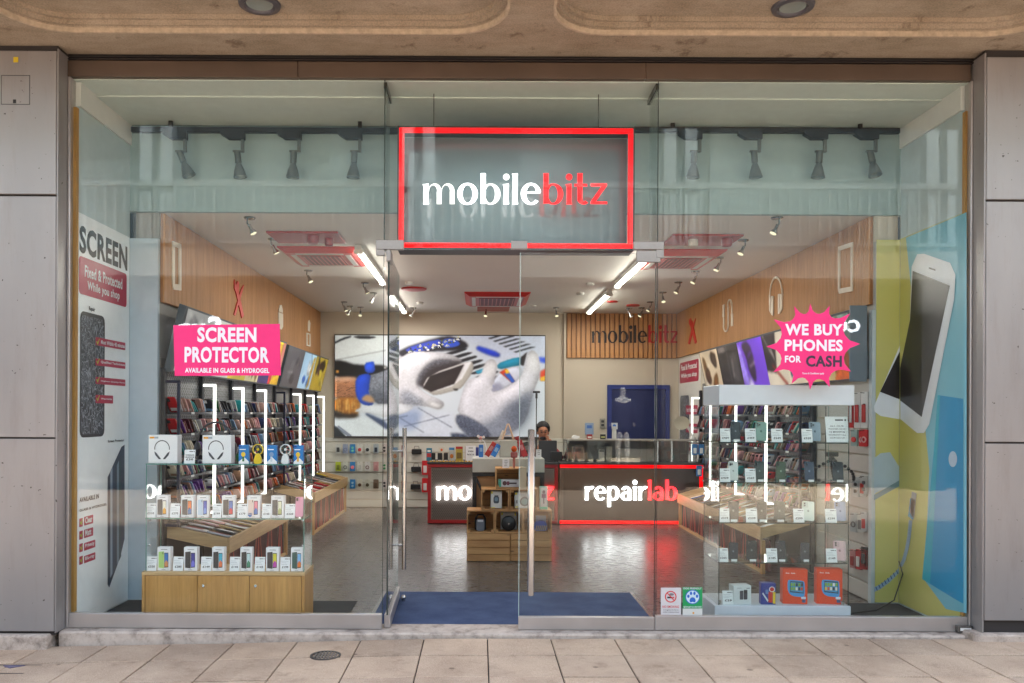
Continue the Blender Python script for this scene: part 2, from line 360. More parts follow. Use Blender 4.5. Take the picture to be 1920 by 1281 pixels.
# ------------------------------------------------------------------ prints: a colour grid for backlit pictures
import numpy as np
NR = np.random.RandomState(3)
def blur(m, r):
    r = int(round(r))
    if r < 1: return m
    for ax in (0, 1):
        for _ in range(2):
            p = np.pad(m, [(r + 1, r) if k == ax else (0, 0) for k in range(m.ndim)], mode='edge'); s_ = np.cumsum(p, axis=ax); n = m.shape[ax]
            hi = np.take(s_, range(2 * r + 1, 2 * r + 1 + n), axis=ax); lo = np.take(s_, range(0, n), axis=ax); m = (hi - lo) / (2 * r + 1)
    return m
class Paint:
    def __init__(s, W, H, bg):
        s.W, s.H = W, H; s.c = np.ones((H, W, 3)) * np.array(bg, float); s.X, s.Y = np.meshgrid(np.arange(W) + 0.5, np.arange(H) + 0.5)
        s.n1 = blur(NR.rand(H, W) - 0.5, 1) * 3; s.n2 = blur(NR.rand(H, W) - 0.5, 9) * 14; s.kn = np.sin(s.X * 2.2 + 3 * s.n2) * np.sin(s.Y * 2.5 + s.n1)
    def mask(s, P):
        m = np.zeros((s.H, s.W), bool); n = len(P)
        for i in range(n):
            (x0, y0), (x1, y1) = P[i], P[(i + 1) % n]
            if y0 == y1: continue
            m ^= ((y0 > s.Y) != (y1 > s.Y)) & (s.X < (x1 - x0) * (s.Y - y0) / (y1 - y0) + x0)
        return m.astype(float)
    def poly(s, P, col, soft=1, vol=0, knit=0.0, smooth=1, amt=0.45, alpha=1.0):
        P = chaikin(P, smooth) if smooth and len(P) > 4 else P; m = s.mask(P); k = np.ones((s.H, s.W))
        if vol:
            h = blur(m, vol); k = 1 - amt + amt * np.clip(h * 1.25, 0, 1); g_ = h - np.roll(np.roll(h, int(vol * 0.7), 0), int(vol * 0.4), 1); k = k + g_ * amt * 0.9
        k = k * (1 + 0.05 * s.n2 + 0.05 * s.n1 + knit * (0.8 * s.kn + 0.9 * s.n1)); col_ = np.array(col, float)[None, None] * k[..., None]
        w_ = (blur(m, soft) * alpha)[..., None]; s.c = s.c * (1 - w_) + col_ * w_
    def line(s, p, q, wd, col, soft=1, alpha=1.0):
        d = Vector((q[0] - p[0], q[1] - p[1])).normalized(); n = (-d.y * wd / 2, d.x * wd / 2)
        s.poly([(p[0] + n[0], p[1] + n[1]), (q[0] + n[0], q[1] + n[1]), (q[0] - n[0], q[1] - n[1]), (p[0] - n[0], p[1] - n[1])], col, soft, smooth=0, alpha=alpha)
    def obj(s, name, at, mat, parent):                    # at(u, v) -> place; u to the right, v down
        W, H = s.W, s.H; V = [at(i / W, j / H) for j in range(H + 1) for i in range(W + 1)]
        Fc = [(j * (W + 1) + i, j * (W + 1) + i + 1, (j + 1) * (W + 1) + i + 1, (j + 1) * (W + 1) + i) for j in range(H) for i in range(W)]
        me = bpy.data.meshes.new(name); me.from_pydata(V, [], Fc); me.materials.append(mat)
        c = np.clip(s.c, 0, 255) / 255; c = np.where(c <= 0.04045, c / 12.92, ((c + 0.055) / 1.055) ** 2.4)
        at_ = me.color_attributes.new('print', 'FLOAT_COLOR', 'CORNER'); col = np.ones((H * W, 4, 4), np.float32); col[..., :3] = c.reshape(-1, 1, 3); at_.data.foreach_set('color', col.ravel())
        o = bpy.data.objects.new(name, me); C.objects.link(o); o.parent = parent; o.matrix_parent_inverse = Matrix.Translation(-Vector(parent.get('org', (0, 0, 0)))); return o
def m_print(emit):
    m, t, p = base('printed_picture'); n = t.nodes.new('ShaderNodeAttribute'); n.attribute_name = 'print'
    t.links.new(n.outputs['Color'], p.inputs['Base Color']); t.links.new(n.outputs['Color'], p.inputs['Emission Color']); p.inputs['Emission Strength'].default_value = emit; p.inputs['Roughness'].default_value = 0.4; return m
# ------------------------------------------------------------------ shop logo letters (thick stems, thin joins)
def ann(cx, cy, rx, ry, ix, iy, a0, a1, icx=None, icy=None, n=20):
    icx = cx if icx is None else icx; icy = cy if icy is None else icy; Q = []
    for i in range(n):
        t0, t1 = R(a0 + (a1 - a0) * i / n), R(a0 + (a1 - a0) * (i + 1) / n)
        Q.append([(cx + rx * math.cos(t0), cy + ry * math.sin(t0)), (cx + rx * math.cos(t1), cy + ry * math.sin(t1)), (icx + ix * math.cos(t1), icy + iy * math.sin(t1)), (icx + ix * math.cos(t0), icy + iy * math.sin(t0))])
    return ('strip', Q)
def st(x0, x1, y0, y1): return ('poly', [(x0, y0), (x1, y0), (x1, y1), (x0, y1)])
def flare(x0, x1, y0, y1): return ('poly', [(x0 - 0.015, y0), (x1 + 0.015, y0), (x1 - 0.01, y0 + 0.16), (x1, y1), (x0 - 0.05, y1 - 0.03), (x0 + 0.01, y1 - 0.14), (x0 + 0.01, y0 + 0.16)])
GLY = {
    'm': (1.58, [flare(0.04, 0.28, 0, 0.99), ann(0.59, 0.6, 0.33, 0.41, 0.2, 0.32, 0, 180, 0.5), st(0.68, 0.92, 0, 0.61), ann(1.23, 0.6, 0.33, 0.41, 0.2, 0.32, 0, 180, 1.13), st(1.32, 1.56, 0, 0.61)]),
    'o': (1.02, [ann(0.51, 0.5, 0.5, 0.53, 0.25, 0.44, 0, 360, n=32)]),
    'b': (1.02, [st(0.04, 0.28, 0.03, 1.5), ann(0.52, 0.49, 0.49, 0.52, 0.23, 0.43, -150, 150, 0.5, n=28)]),
    'i': (0.34, [flare(0.05, 0.29, 0, 0.99), ann(0.17, 1.32, 0.165, 0.165, 0.01, 0.01, 0, 360, n=16)]),
    'l': (0.34, [flare(0.05, 0.29, 0, 1.5)]),
    'e': (0.98, [ann(0.5, 0.5, 0.49, 0.53, 0.25, 0.43, 8, 318, 0.52, 0.5, n=28), st(0.2, 0.97, 0.52, 0.61)]),
    't': (0.66, [st(0.14, 0.38, 0.2, 1.5), st(-0.02, 0.62, 0.85, 0.99), ann(0.44, 0.24, 0.3, 0.26, 0.06, 0.14, 180, 320, 0.46, 0.27, n=12)]),
    'z': (0.86, [st(0.04, 0.82, 0.87, 1.0), st(0.02, 0.84, 0, 0.13), ('poly', [(0.02, 0.12), (0.27, 0.12), (0.82, 0.88), (0.56, 0.88)])]),
    'r': (0.7, [flare(0.05, 0.29, 0, 0.99), ann(0.6, 0.58, 0.36, 0.44, 0.16, 0.24, 62, 168, 0.52, 0.6, n=10)]),
    'p': (1.02, [st(0.04, 0.28, -0.5, 1.0), ann(0.52, 0.5, 0.49, 0.53, 0.23, 0.43, -150, 150, 0.5, n=28)]),
    'a': (0.92, [st(0.62, 0.86, 0, 0.66), ann(0.46, 0.64, 0.4, 0.38, 0.16, 0.27, 0, 155, n=14), ann(0.4, 0.29, 0.38, 0.31, 0.18, 0.21, 30, 330, 0.43, n=18)]),
}
def logo(word, px0, px1, pbase, pxh, pl, depth, mats, parent, split, d=0.0, gap=0.1, flatz=False):
    tot = sum(GLY[c][0] for c in word) + gap * (len(word) - 1); k = (px1 - px0) / tot; cur = 0.0
    hgt = pbase - pxh
    for i, c in enumerate(word):
        b = B(); mat = mats[0] if i < split else mats[1]
        for j, (kind, P) in enumerate(GLY[c][1]):
            dd = d + depth + j * 0.0007
            for poly in (P if kind == 'strip' else [P]):
                pts = [(px0 + (cur + x) * k, pbase - y * hgt) for x, y in poly]; n = len(pts)
                V = [pl(x, y, d) for x, y in pts] + [pl(x, y, dd) for x, y in pts]
                b.add(V, [tuple(range(n)), tuple(range(n, 2 * n))] + [(q, (q + 1) % n, n + (q + 1) % n, n + q) for q in range(n)], mat)
        b.obj('letter', parent); cur += GLY[c][0] + gap
# ================================================================== the setting
XL, XR, YB, ZC, YS = -2.654, 3.25, 7.64, 3.2, 0.92      # shop walls, back wall, ceiling, depth of the window bays
XPL, XPR, ZW = -2.886, 3.45, 3.915                       # walls of the window bays, their ceiling
def zp(x):                                                # the pavement falls towards the left
    P = [(-30, -0.3), (-2.94, -0.082), (-1.7, -0.053), (-0.4, -0.016), (1.4, -0.008), (3.3, 0.0), (30, 0.06)]
    for (a, za), (b, zb) in zip(P, P[1:]):
        if x <= b: return za + (zb - za) * (x - a) / (b - a)
    return P[-1][1]
g = B(); g.box(-400, 400, -400, 400, -0.62, -0.6, mt((120, 110, 102), 0.9)); struct(g.obj('ground'))
# pavement bed with each slab a piece of its own
b = B(); xs = [-14 + 0.5 * i for i in range(57)]
for x0, x1 in zip(xs, xs[1:]):
    b.add([(x0, -14, zp(x0) - 0.012), (x1, -14, zp(x1) - 0.012), (x1, 0.02, zp(x1) - 0.012), (x0, 0.02, zp(x0) - 0.012)], [(0, 1, 2, 3)], mt((50, 44, 40), 0.95))
pave = struct(b.obj('pavement'))
YR = [-0.115, -0.507, -0.945, -1.385, -1.825, -2.265]
for j in range(5):
    for i in range(-11, 11):
        x0, x1 = 0.059 + 0.44 * i + 0.004, 0.059 + 0.44 * (i + 1) - 0.004; y1, y0 = YR[j] - 0.008, YR[j + 1] + 0.008
        if j > 2 and (i < -6 or i > 7): continue
        if j < 2 and i in (-9, -8, -10) and j == 0: pass
        dz = [rnd.uniform(-0.0025, 0.0025) for _ in range(4)]
        q = B(); c_ = 0.004; V = []
        for (x, y, k) in ((x0, y0, 0), (x1, y0, 1), (x1, y1, 2), (x0, y1, 3)):
            sx = 1 if x == x0 else -1; sy = 1 if y == y0 else -1
            V += [(x, y, zp(x) - 0.03), (x, y, zp(x) - 0.003 + dz[k]), (x + sx * c_, y + sy * c_, zp(x) + dz[k])]
        Fc = [(2, 5, 8, 11)]
        for k in range(4):
            a, c2 = k * 3, ((k + 1) % 4) * 3; Fc += [(a, c2, c2 + 1, a + 1), (a + 1, c2 + 1, c2 + 2, a + 2)]
        q.add(V, Fc, SLAB); q.obj('paving_slab', pave)
b = B(); xs = [-14 + 0.5 * i for i in range(57)]
for x0, x1 in zip(xs, xs[1:]): b.add([(x0, -14, zp(x0) - 0.002), (x1, -14, zp(x1) - 0.002), (x1, -2.27, zp(x1) - 0.002), (x0, -2.27, zp(x0) - 0.002)], [(0, 1, 2, 3)], SLAB)
o = b.obj('bounce_paving', pave); o['kind'] = 'stuff'  # unseen paving beyond the slabs, added to bounce sunlight up to soffit and piers
# round drain cover in the pavement
dx, dy = -1.0, -0.475
dc = thing('drain_cover', 'round dark iron drain grate set in the pavement left of the doorway', 'drain cover', (dx, dy, zp(dx)))
b = B(); b.lathe([(0.1, -0.02), (0.1, 0.005), (0.085, 0.005), (0.085, -0.004), (0.0, -0.004)], mt((70, 66, 64), 0.6, 0.4), (dx, dy, zp(dx)), n=28); b.obj('cover_rim', dc)
for i in range(-3, 4):
    l = math.sqrt(max(0.0, 0.083 ** 2 - (i * 0.022) ** 2)); b = B(); b.box(dx + i * 0.022 - 0.006, dx + i * 0.022 + 0.006, dy - l, dy + l, zp(dx) - 0.003, zp(dx) + 0.004, mt((96, 90, 86), 0.55, 0.4)); b.obj('grate_bar', dc)
b = B()
for i in (-1, 0, 1): b.box(dx - 0.075, dx + 0.075, dy + i * 0.035 - 0.004, dy + i * 0.035 + 0.004, zp(dx) - 0.002, zp(dx) + 0.0025, mt((80, 76, 72), 0.55, 0.4))
b.obj('cross_bar', dc)
# inset access cover at the left edge
ac = thing('access_cover', 'stone infilled access cover with thin dark edges at the far left of the pavement', 'access cover', (-3.15, -0.7, zp(-3.15)))
b = B(); zz = zp(-3.15) + 0.004
for p0, p1 in (((-3.9, -0.55), (-2.72, -0.55)), ((-2.72, -0.55), (-2.78, -0.98)), ((-3.9, -0.98), (-2.78, -0.98)), ((-3.9, -0.72), (-2.78, -0.72)), ((-3.2, -0.55), (-3.26, -0.98))):
    d = Vector((p1[0] - p0[0], p1[1] - p0[1], 0)); n_ = Vector((-d.y, d.x, 0)).normalized() * 0.006
    b.add([(p0[0] - n_.x, p0[1] - n_.y, zz), (p1[0] - n_.x, p1[1] - n_.y, zz), (p1[0] + n_.x, p1[1] + n_.y, zz), (p0[0] + n_.x, p0[1] + n_.y, zz)], [(0, 1, 2, 3)], mt((56, 50, 48), 0.6, 0.3))
b.obj('cover_edge', ac)
for (px, py) in ((-2.98, -0.565), (-3.05, -0.92)):
    b = B(); b.ext([(px - 0.07, py), (px + 0.07, py), (px, py - 0.05)], zz - 0.01, zz + 0.002, mt((96, 90, 116), 0.4), 'xy'); b.obj('corner_plate', ac)
# stone step under the glazing and under the two piers
b = B(); xs = [-2.93 + 6.325 * i / 24 for i in range(25)]
for x0, x1 in zip(xs, xs[1:]):
    yf0, yf1 = -0.1 + rnd.uniform(-0.003, 0.003), -0.1
    V = [(x, y, z) for x in (x0, x1) for (y, z) in ((0.14, -0.3), (-0.105, -0.3), (-0.105, 0.004), (-0.094, 0.016), (0.14, 0.018))]
    b.add(V, [(0, 1, 2, 3, 4), (5, 9, 8, 7, 6), (1, 6, 7, 2), (2, 7, 8, 3), (3, 8, 9, 4)], KERB)
tag(b.obj('stone_step'), 'worn pale stone step running along the foot of the shopfront', 'step')
for nm, x0, x1, zt, lab in (('l', -8, -2.965, 0.012, 'worn stone plinth block under the left cladding pier'), ('r', 3.4, 8, 0.05, 'worn stone plinth block under the right cladding pier')):
    b = B(); b.box(x0, x1, -0.2, 0.3, -0.5, zt, KERB, 0.012); tag(b.obj('plinth_block'), lab, 'plinth')
# concrete soffit over the pavement: ribs with sunk rounded panels
ZS = 4.09; LIPC = mt((182, 168, 148), 0.9, 0, 0, 0.4, 26, 0.6, name='eroded_concrete'); b = B(); b.box(-12, 12, -1.45, 0.1, ZS + 0.09, ZS + 0.5, CONC); sof = struct(b.obj('soffit'))
for i in range(-3, 4):
    x0, x1 = 0.31 + 3.52 * (i - 1), 0.31 + 3.52 * i
    b = B(); o_ = rr(x0, x1, -1.45, 0.09, 0.002, 6); n_ = rr(x0 + 0.15, x1 - 0.15, -1.3, -0.362, 0.36, 6)
    ob = B(); ob.ring(o_, n_, ZS, ZS + 0.089, CONC, 'xy')
    n2 = rr(x0 + 0.175, x1 - 0.175, -1.275, -0.387, 0.34, 6); n3 = rr(x0 + 0.15, x1 - 0.15, -1.3, -0.362, 0.36, 6)
    ob.ring(n3, n2, ZS + 0.03, ZS + 0.089, CONC, 'xy')
    n4 = rr(x0 + 0.2, x1 - 0.2, -1.25, -0.412, 0.33, 6); ob.ring(n2, n4, ZS + 0.06, ZS + 0.089, CONC, 'xy')
    lip = rr(x0 + 0.135, x1 - 0.135, -1.315, -0.347, 0.37, 6); ob.ring(lip, rr(x0 + 0.152, x1 - 0.152, -1.298, -0.364, 0.358, 6), ZS - 0.012, ZS + 0.02, LIPC, 'xy')
    ob.obj('soffit_rib', sof)
for X_, Y_, lab in ((-1.43, -0.55, 'round grey recessed downlight in the concrete soffit, left one'), (2.0, -0.55, 'round grey recessed downlight in the concrete soffit, right one')):
    t = thing('downlight', lab, 'downlight', (X_, Y_, ZS), 'downlights in the soffit')
    b = B(); z = ZS + 0.09; b.lathe([(0.135, 0), (0.13, -0.014), (0.1, -0.02), (0.088, -0.012), (0.084, 0.0)], mt((84, 84, 92), 0.45, 0.3), (X_, Y_, z), n=32); b.obj('bezel', t, True)
    b = B(); b.lathe([(0.083, -0.006), (0.05, -0.002), (0.0, -0.001)], mt((120, 134, 136), 0.15), (X_, Y_, z), n=32); b.obj('lens', t, True)
# shade of the ribbed gap drawn as a black strip; steel header
b = B(); b.box(-2.98, 3.5, 0.0, 0.1, 4.035, 4.089, BLACK)
b.box(-2.975, 3.495, -0.03, -0.002, 4.041, 4.05, mt((40, 36, 36), 0.5)); b.box(-2.975, 3.495, -0.02, -0.002, 4.062, 4.07, mt((34, 30, 30), 0.5))
tag(b.obj('dark_gap_strip'), 'black ribbed strip drawn for the dark gap between steel header and concrete soffit', 'trim')
hd = thing('steel_header', 'brown reflecting steel header beam along the top of the glazing', 'header', (0, 0, 3.92))
for k, (x0, x1) in enumerate(((-2.93, -1.3), (-1.298, 1.16), (1.162, 3.46))):
    b = B(); b.box(x0, x1, -0.03, 0.1, 3.921, 4.034, HEADST, 0.003); b.obj('header_panel', hd)
# cladding piers
def pier(lab, x0, x1, xr0, xr1, joints, yf, name='cladding_pier'):
    t = thing(name, lab, 'pier', ((x0 + x1) / 2, yf, 0))
    b = B(); b.box(x0, x1, yf + 0.022, 0.6, 0.0, 4.085, mt((40, 36, 36), 0.6)); b.obj('backing', t)
    for za, zb in zip(joints[::2], joints[1::2]):
        b = B(); b.box(x0, x1, yf, yf + 0.02, za, zb, CLAD, 0.003); b.obj('cladding_panel', t)
    b = B(); b.box(xr0, xr1, yf + 0.005, 0.02, 0.02, 4.06, CLAD, 0.002); b.obj('return_panel', t)
    return t
s1 = S(-0.16)
def zf(px, py): return Wp(px, py, -0.16)[1]
t = pier('grey metal clad pier at the left edge, with access hatch', -6.5, -2.937, -2.935, -2.925, [zf(50, 1184), zf(50, 823), zf(50, 820), zf(50, 368), zf(50, 364), zf(50, 95)], -0.16)
x0, x1, z0, z1 = rect(3, 142, 55, 195, -0.162)
b = B(); b.ring(rr(x0 - 0.004, x1 + 0.004, z0 - 0.004, z1 + 0.004, 0.001, 1), rr(x0, x1, z0, z1, 0.001, 1), -0.1605, -0.1585, INK); b.box(x0, x1, -0.1615, -0.159, z0, z1, CLAD, 0.001)
hb = b.obj('access_hatch', t); b = B(); b.box(x0 + 0.08, x0 + 0.1, -0.164, -0.1612, z0 + 0.005, z0 + 0.03, INK); b.obj('hatch_catch', hb)
x0, x1, z0, z1 = rect(25, 107, 34, 117, -0.162); b = B(); b.box(x0, x1, -0.162, -0.1602, z0, z1, mt((200, 176, 40), 0.5)); b.obj('yellow_sticker', t)
pier('grey metal clad pier at the right edge of the shopfront', 3.492, 6.5, 3.478, 3.49, [zf(1880, 1164), zf(1880, 832), zf(1880, 829), zf(1880, 378), zf(1880, 374), zf(1880, 107)], -0.16)
for xa, xb, lab in ((-2.923, -2.905, 'narrow steel jamb beside the left window'), (3.462, 3.476, 'narrow steel jamb beside the right window')):
    b = B(); b.box(xa, xb, -0.03, 0.05, 0.02, 3.919, STEEL, 0.003); tag(b.obj('steel_jamb'), lab, 'jamb')
for xa, xb, zt, lab in ((-2.903, -2.882, 3.72, 'strip of bare pine batten edging the left window wall'), (3.446, 3.46, 3.72, 'strip of bare pine batten edging the right window wall')):
    b = B(); b.box(xa, xb, 0.012, 0.05, 0.125, zt, BATTEN); tag(b.obj('pine_batten'), lab, 'batten')
# floor, walls, ceilings
b = B(); b.box(-3.2, 3.6, 0.1, 7.7, -0.1, 0.0, VINYL); fl = struct(b.obj('floor'))
for x0, x1, nm in ((-2.88, -1.0, 'l'), (1.48, 3.44, 'r')):
    b = B(); b.box(x0, x1, 0.1, YS - 0.004, 0.001, 0.006, CARPET); struct(b.obj('window_floor')) if False else tag(b.obj('window_carpet'), 'dark grey carpet on the %s window floor' % ('left' if nm == 'l' else 'right'), 'carpet')
b = B(); b.box(-0.8, 1.3, 0.12, 1.264, 0.001, 0.01, MATBLUE); tag(b.obj('entrance_mat'), 'blue ribbed entrance mat just inside the glass doors', 'mat')
b = B()
for x0, x1, y0, y1 in ((-0.83, -0.802, 0.12, 1.29), (1.302, 1.33, 0.12, 1.29), (-0.8, 1.3, 1.266, 1.29)): b.box(x0, x1, y0, y1, 0.001, 0.008, DCHROME)
tag(b.obj('mat_frame'), 'thin metal frame round the blue entrance mat', 'mat frame')
b = B(); b.box(XL - 0.2, XL, YS + 0.042, YB, 0, ZC, mt((150, 146, 142), 0.7)); struct(b.obj('wall_left'))
b = B(); b.box(XR, XR + 0.2, YS + 0.042, YB, 0, ZC, mt((196, 186, 172), 0.7, 0, 0, 0.03, 3)); struct(b.obj('wall_right'))
b = B(); b.box(XL - 0.2, XR + 0.2, YB, YB + 0.2, 0, ZC + 0.1, CREAM); struct(b.obj('wall_back'))
b = B(); b.box(XL - 0.2, XR + 0.2, YS + 0.051, YB + 0.1, ZC, ZC + 0.1, mt((222, 216, 208), 0.6, 0, 0, 0.03, 2)); ceil = struct(b.obj('ceiling'))
b = B(); b.box(XPL - 0.3, XPR + 0.3, YS, YS + 0.05, ZC, ZW, mt((146, 166, 168), 0.6)); struct(b.obj('wall_bulkhead'))
b = B(); b.box(-2.95, 3.47, 0.02, YS + 0.05, ZW, ZW + 0.1, mt((206, 216, 214), 0.6)); b.box(-2.88, 3.44, 0.3, 0.9, ZW - 0.012, ZW - 0.001, mt((200, 210, 208), 0.6)); struct(b.obj('window_ceiling'))
b = B(); b.box(XPL - 0.06, XPL, 0.051, YS, 0, 3.74, mt((186, 200, 204), 0.6)); b.box(XPL - 0.06, XPL + 0.012, 0.06, YS, 3.743, ZW - 0.001, WHITE); struct(b.obj('wall_window_left'))
b = B(); b.box(XPR, XPR + 0.06, 0.051, YS, 0, 3.74, mt((186, 200, 204), 0.6)); b.box(XPR - 0.012, XPR + 0.06, 0.06, YS, 3.743, ZW - 0.001, WHITE); struct(b.obj('wall_window_right'))
zt = Wp(265, 447, YS)[1]
b = B(); b.box(XPL - 0.06, XL, YS, YS + 0.04, 0, zt, mt((186, 200, 212), 0.55)); struct(b.obj('wall_stub_left'))
b = B(); b.box(XR, XPR + 0.06, YS, YS + 0.04, 0, zt, mt((176, 180, 182), 0.55)); struct(b.obj('wall_stub_right'))
for x0, x1, lab in ((XPL - 0.05, XL, 'dark ribbed gap above the left stub wall'), (XR, XPR, 'dark ribbed gap above the right stub wall')):
    b = B(); b.box(x0, x1, YS + 0.1, YS + 0.12, zt, ZC + 0.1, mt((26, 34, 44), 0.6))
    for i in range(6): b.box(x0 + 0.02 + i * 0.04, x0 + 0.035 + i * 0.04, YS + 0.08, YS + 0.098, zt + 0.01, ZC, mt((34, 44, 56), 0.5))
    tag(b.obj('shutter_slot'), lab, 'shutter')

# ================================================================== glazing
ZD = 2.715; FITM = mt((150, 146, 144), 0.35, 0.6, 0, 0.1, 40, name='satin_fitting')
def pane(lab, px0, px1, z0, z1, rail, name='window_pane'):
    x0, x1 = px0, px1
    t = thing(name, lab, 'window', ((x0 + x1) / 2, 0, z0))
    b = B(); b.box(x0, x1, 0.0, 0.012, z0, z1, GLASS); b.obj('glass', t)
    b = B(); b.box(x1 + 0.0004 if rail == 'r' else x0 - 0.004, x1 + 0.004 if rail == 'r' else x0 - 0.0004, 0.0, 0.012, z0, z1, GEDGED); b.obj('glass_edge', t)
    return t
t = pane('large fixed glass pane in front of the left window display', -2.9, -0.69, 0.125, 3.918, 'r')
b = B(); b.box(-2.905, -0.69, -0.022, 0.03, 0.021, 0.124, STEEL, 0.004); b.obj('bottom_rail', t)
t = pane('large fixed glass pane in front of the right window display', 1.259, 3.459, 0.125, 3.918, 'l')
b = B(); b.box(1.247, 3.46, -0.022, 0.03, 0.021, 0.124, STEEL, 0.004); b.obj('bottom_rail', t)
t = pane('fixed glass transom pane over the doors with the lit logo behind it', -0.683, 1.25, ZD, 3.918, 'l', 'transom_pane')
for x0, lab in ((-0.686, 'left'), (1.256, 'right')):
    f_ = thing('glass_fin', 'upright glass stiffening fin at the %s end of the transom' % lab, 'glass fin', (x0, 0.1, ZD), 'glass fins beside the transom')
    b = B(); b.box(x0 - 0.006, x0 + 0.006, 0.02, 0.27, ZD, 3.9, GLASS); b.obj('glass', f_)
    b = B(); b.box(x0 - 0.012, x0 + 0.012, 0.03, 0.33, 3.87, 3.914, DCHROME, 0.002); b.obj('clamp', f_)
def leaf(t, hand):
    wl = 0.966
    b = B(); b.box(0.004, wl - 0.004, -0.006, 0.006, 0.112, ZD - 0.02, GLASS); b.obj('glass', t)
    b = B(); b.box(-0.002, 0.0035, -0.006, 0.006, 0.112, ZD - 0.02, GEDGED); b.box(wl - 0.0035, wl + 0.001, -0.006, 0.006, 0.112, ZD - 0.02, mt((170, 190, 186), 0.15)); b.obj('glass_edge', t)
    b = B(); b.box(0.0, wl, -0.022, 0.022, 0.02, 0.111, STEEL, 0.004); rl = b.obj('bottom_rail', t)
    if hand == 'R':
        b = B(); b.lathe([(0.028, 0), (0.028, 0.006), (0.02, 0.01), (0.0, 0.01)], CHROME, (wl - 0.06, -0.022, 0.063), 'Y', 20); b.box(wl - 0.064, wl - 0.056, -0.036, -0.031, 0.045, 0.08, DARK); b.obj('lock', rl, True)
    b = B(); b.box(-0.03, 0.14, -0.016, 0.016, ZD - 0.085, ZD - 0.004, FITM, 0.003); b.obj('patch_fitting', t)
    hx = wl - 0.085
    for sy in (-1, 1):
        b = B()
        if hand == 'R':
            b.box(hx - 0.02, hx + 0.02, sy * 0.062 - 0.013, sy * 0.062 + 0.013, 0.27, 1.44, CHROME, 0.006)
        else:
            b.cyl((hx, sy * 0.06, 0.27), (hx, sy * 0.06, 1.43), 0.018, CHROME, n=16)
        for z in (0.47, 1.24): b.cyl((hx, sy * 0.007, z), (hx, sy * 0.06, z), 0.009, CHROME, n=10)
        b.obj('pull_handle', t, True)
dl = thing('glass_door', 'glass door leaf standing open inward, seen almost edge on', 'door', (-0.655, 0.02, 0), local=True, rz=R(91.5))
leaf(dl, 'L')
drr = thing('glass_door', 'closed right hand glass door leaf with flat silver pull bar and lock', 'door', (1.246, 0.006, 0), local=True, rz=R(180))
leaf(drr, 'R')
for px0, py0, px1, py1, lab in ((705, 450, 757, 468, 'steel patch fitting over the open glass door'), (958, 452, 989, 467, 'small steel clamp over the meeting line of the doors'), (1188, 453, 1245, 468, 'steel patch fitting above the closed glass door hinge')):
    x0, x1, z0, z1 = rect(px0, py0, px1, py1, -0.01); b = B(); b.box(x0, x1, -0.014, 0.026, z0, z1, FITM, 0.003)
    if px0 == 705: b.box(x0, x0 + 0.06, -0.0135, 0.025, z0 - 0.042, z0 - 0.0005, FITM, 0.003)
    if px0 == 1188: b.box(x1 - 0.055, x1, -0.0135, 0.025, z0 - 0.06, z0 - 0.0005, FITM, 0.003)
    tag(b.obj('patch_fitting'), lab, 'fitting')
b = B(); b.ball((-0.62, 0.9, 0.04), 0.022, CHROME); b.cyl((-0.62, 0.9, 0.0), (-0.62, 0.9, 0.03), 0.015, CHROME); tag(b.obj('door_stop', smooth=True), 'small round steel doorstop beside the open glass door', 'door stop')
x0, x1, z0, z1 = rect(1792, 1172, 1820, 1185, -0.03); b = B(); b.box(x0, x1, -0.06, -0.0225, z0, z1, DCHROME, 0.003); b.box(x0 + 0.015, x1 - 0.015, -0.062, -0.0595, z0 + 0.016, z1 - 0.014, WHITE); tag(b.obj('floor_box'), 'small battered steel box fixed at the right end of the bottom rail', 'box')
# wall of the window bay, left: screen repair poster
pl = side(XPL)
t = thing('window_poster', 'tall white screen repair poster with cracked phone on left window wall', 'poster', (XPL, 0.45, 0))
b = B(); P = [(139, 397), (238, 449), (238, 1126), (141, 1152)]
def onp(p, d): return pl(p[0], p[1], d)
y0, y1 = 0.052, 0.9; zt_ = 2.98
b.box(XPL + 0.001, XPL + 0.006, y0, y1, 0.015, zt_, mt((240, 244, 248), 0.35, name='gloss_poster')); b.obj('poster_sheet', t)
CRIM = mt((176, 22, 66), 0.4, name='crimson_print'); GRN = mt((170, 200, 40), 0.5); PSC = mt((226, 228, 232), 0.4)
def m_crack():
    m, tt, p = base('cracked_screen_print'); v = coords(tt)
    vo = tt.nodes.new('ShaderNodeTexVoronoi'); vo.feature = 'DISTANCE_TO_EDGE'; vo.inputs['Scale'].default_value = 22
    wv = mixc(tt, 0.25, v, tt.nodes.new('ShaderNodeTexNoise').outputs[1]); tt.links.new(wv, vo.inputs['Vector'])
    vo2 = tt.nodes.new('ShaderNodeTexVoronoi'); vo2.feature = 'DISTANCE_TO_EDGE'; vo2.inputs['Scale'].default_value = 60; tt.links.new(wv, vo2.inputs['Vector'])
    a = ramp(tt, vo.outputs[0], [(0.0, (170, 176, 186)), (0.06, (60, 66, 76)), (0.2, (30, 34, 42))])
    c = ramp(tt, vo2.outputs[0], [(0.0, (150, 156, 166)), (0.08, (34, 38, 46))])
    k = ramp(tt, noise(tt, v, 3.5, 4), [(0.45, (0, 0, 0)), (0.6, (255, 255, 255))])
    tt.links.new(mixc(tt, k, a, mixc(tt, 1.0, a, c, 'LIGHTEN')), p.inputs['Base Color']); p.inputs['Roughness'].default_value = 0.35; return m
CRACK = m_crack()
def side_rect(pl, LL, UR, r=0.0, n=3):     # axis-aligned rectangle on a side wall as (y, z) polygon
    a, c = pl(*LL), pl(*UR); y0, y1 = sorted((a[1], c[1])); z0, z1 = sorted((a[2], c[2])); return rr(y0, y1, z0, z1, max(r, 0.0005), n)
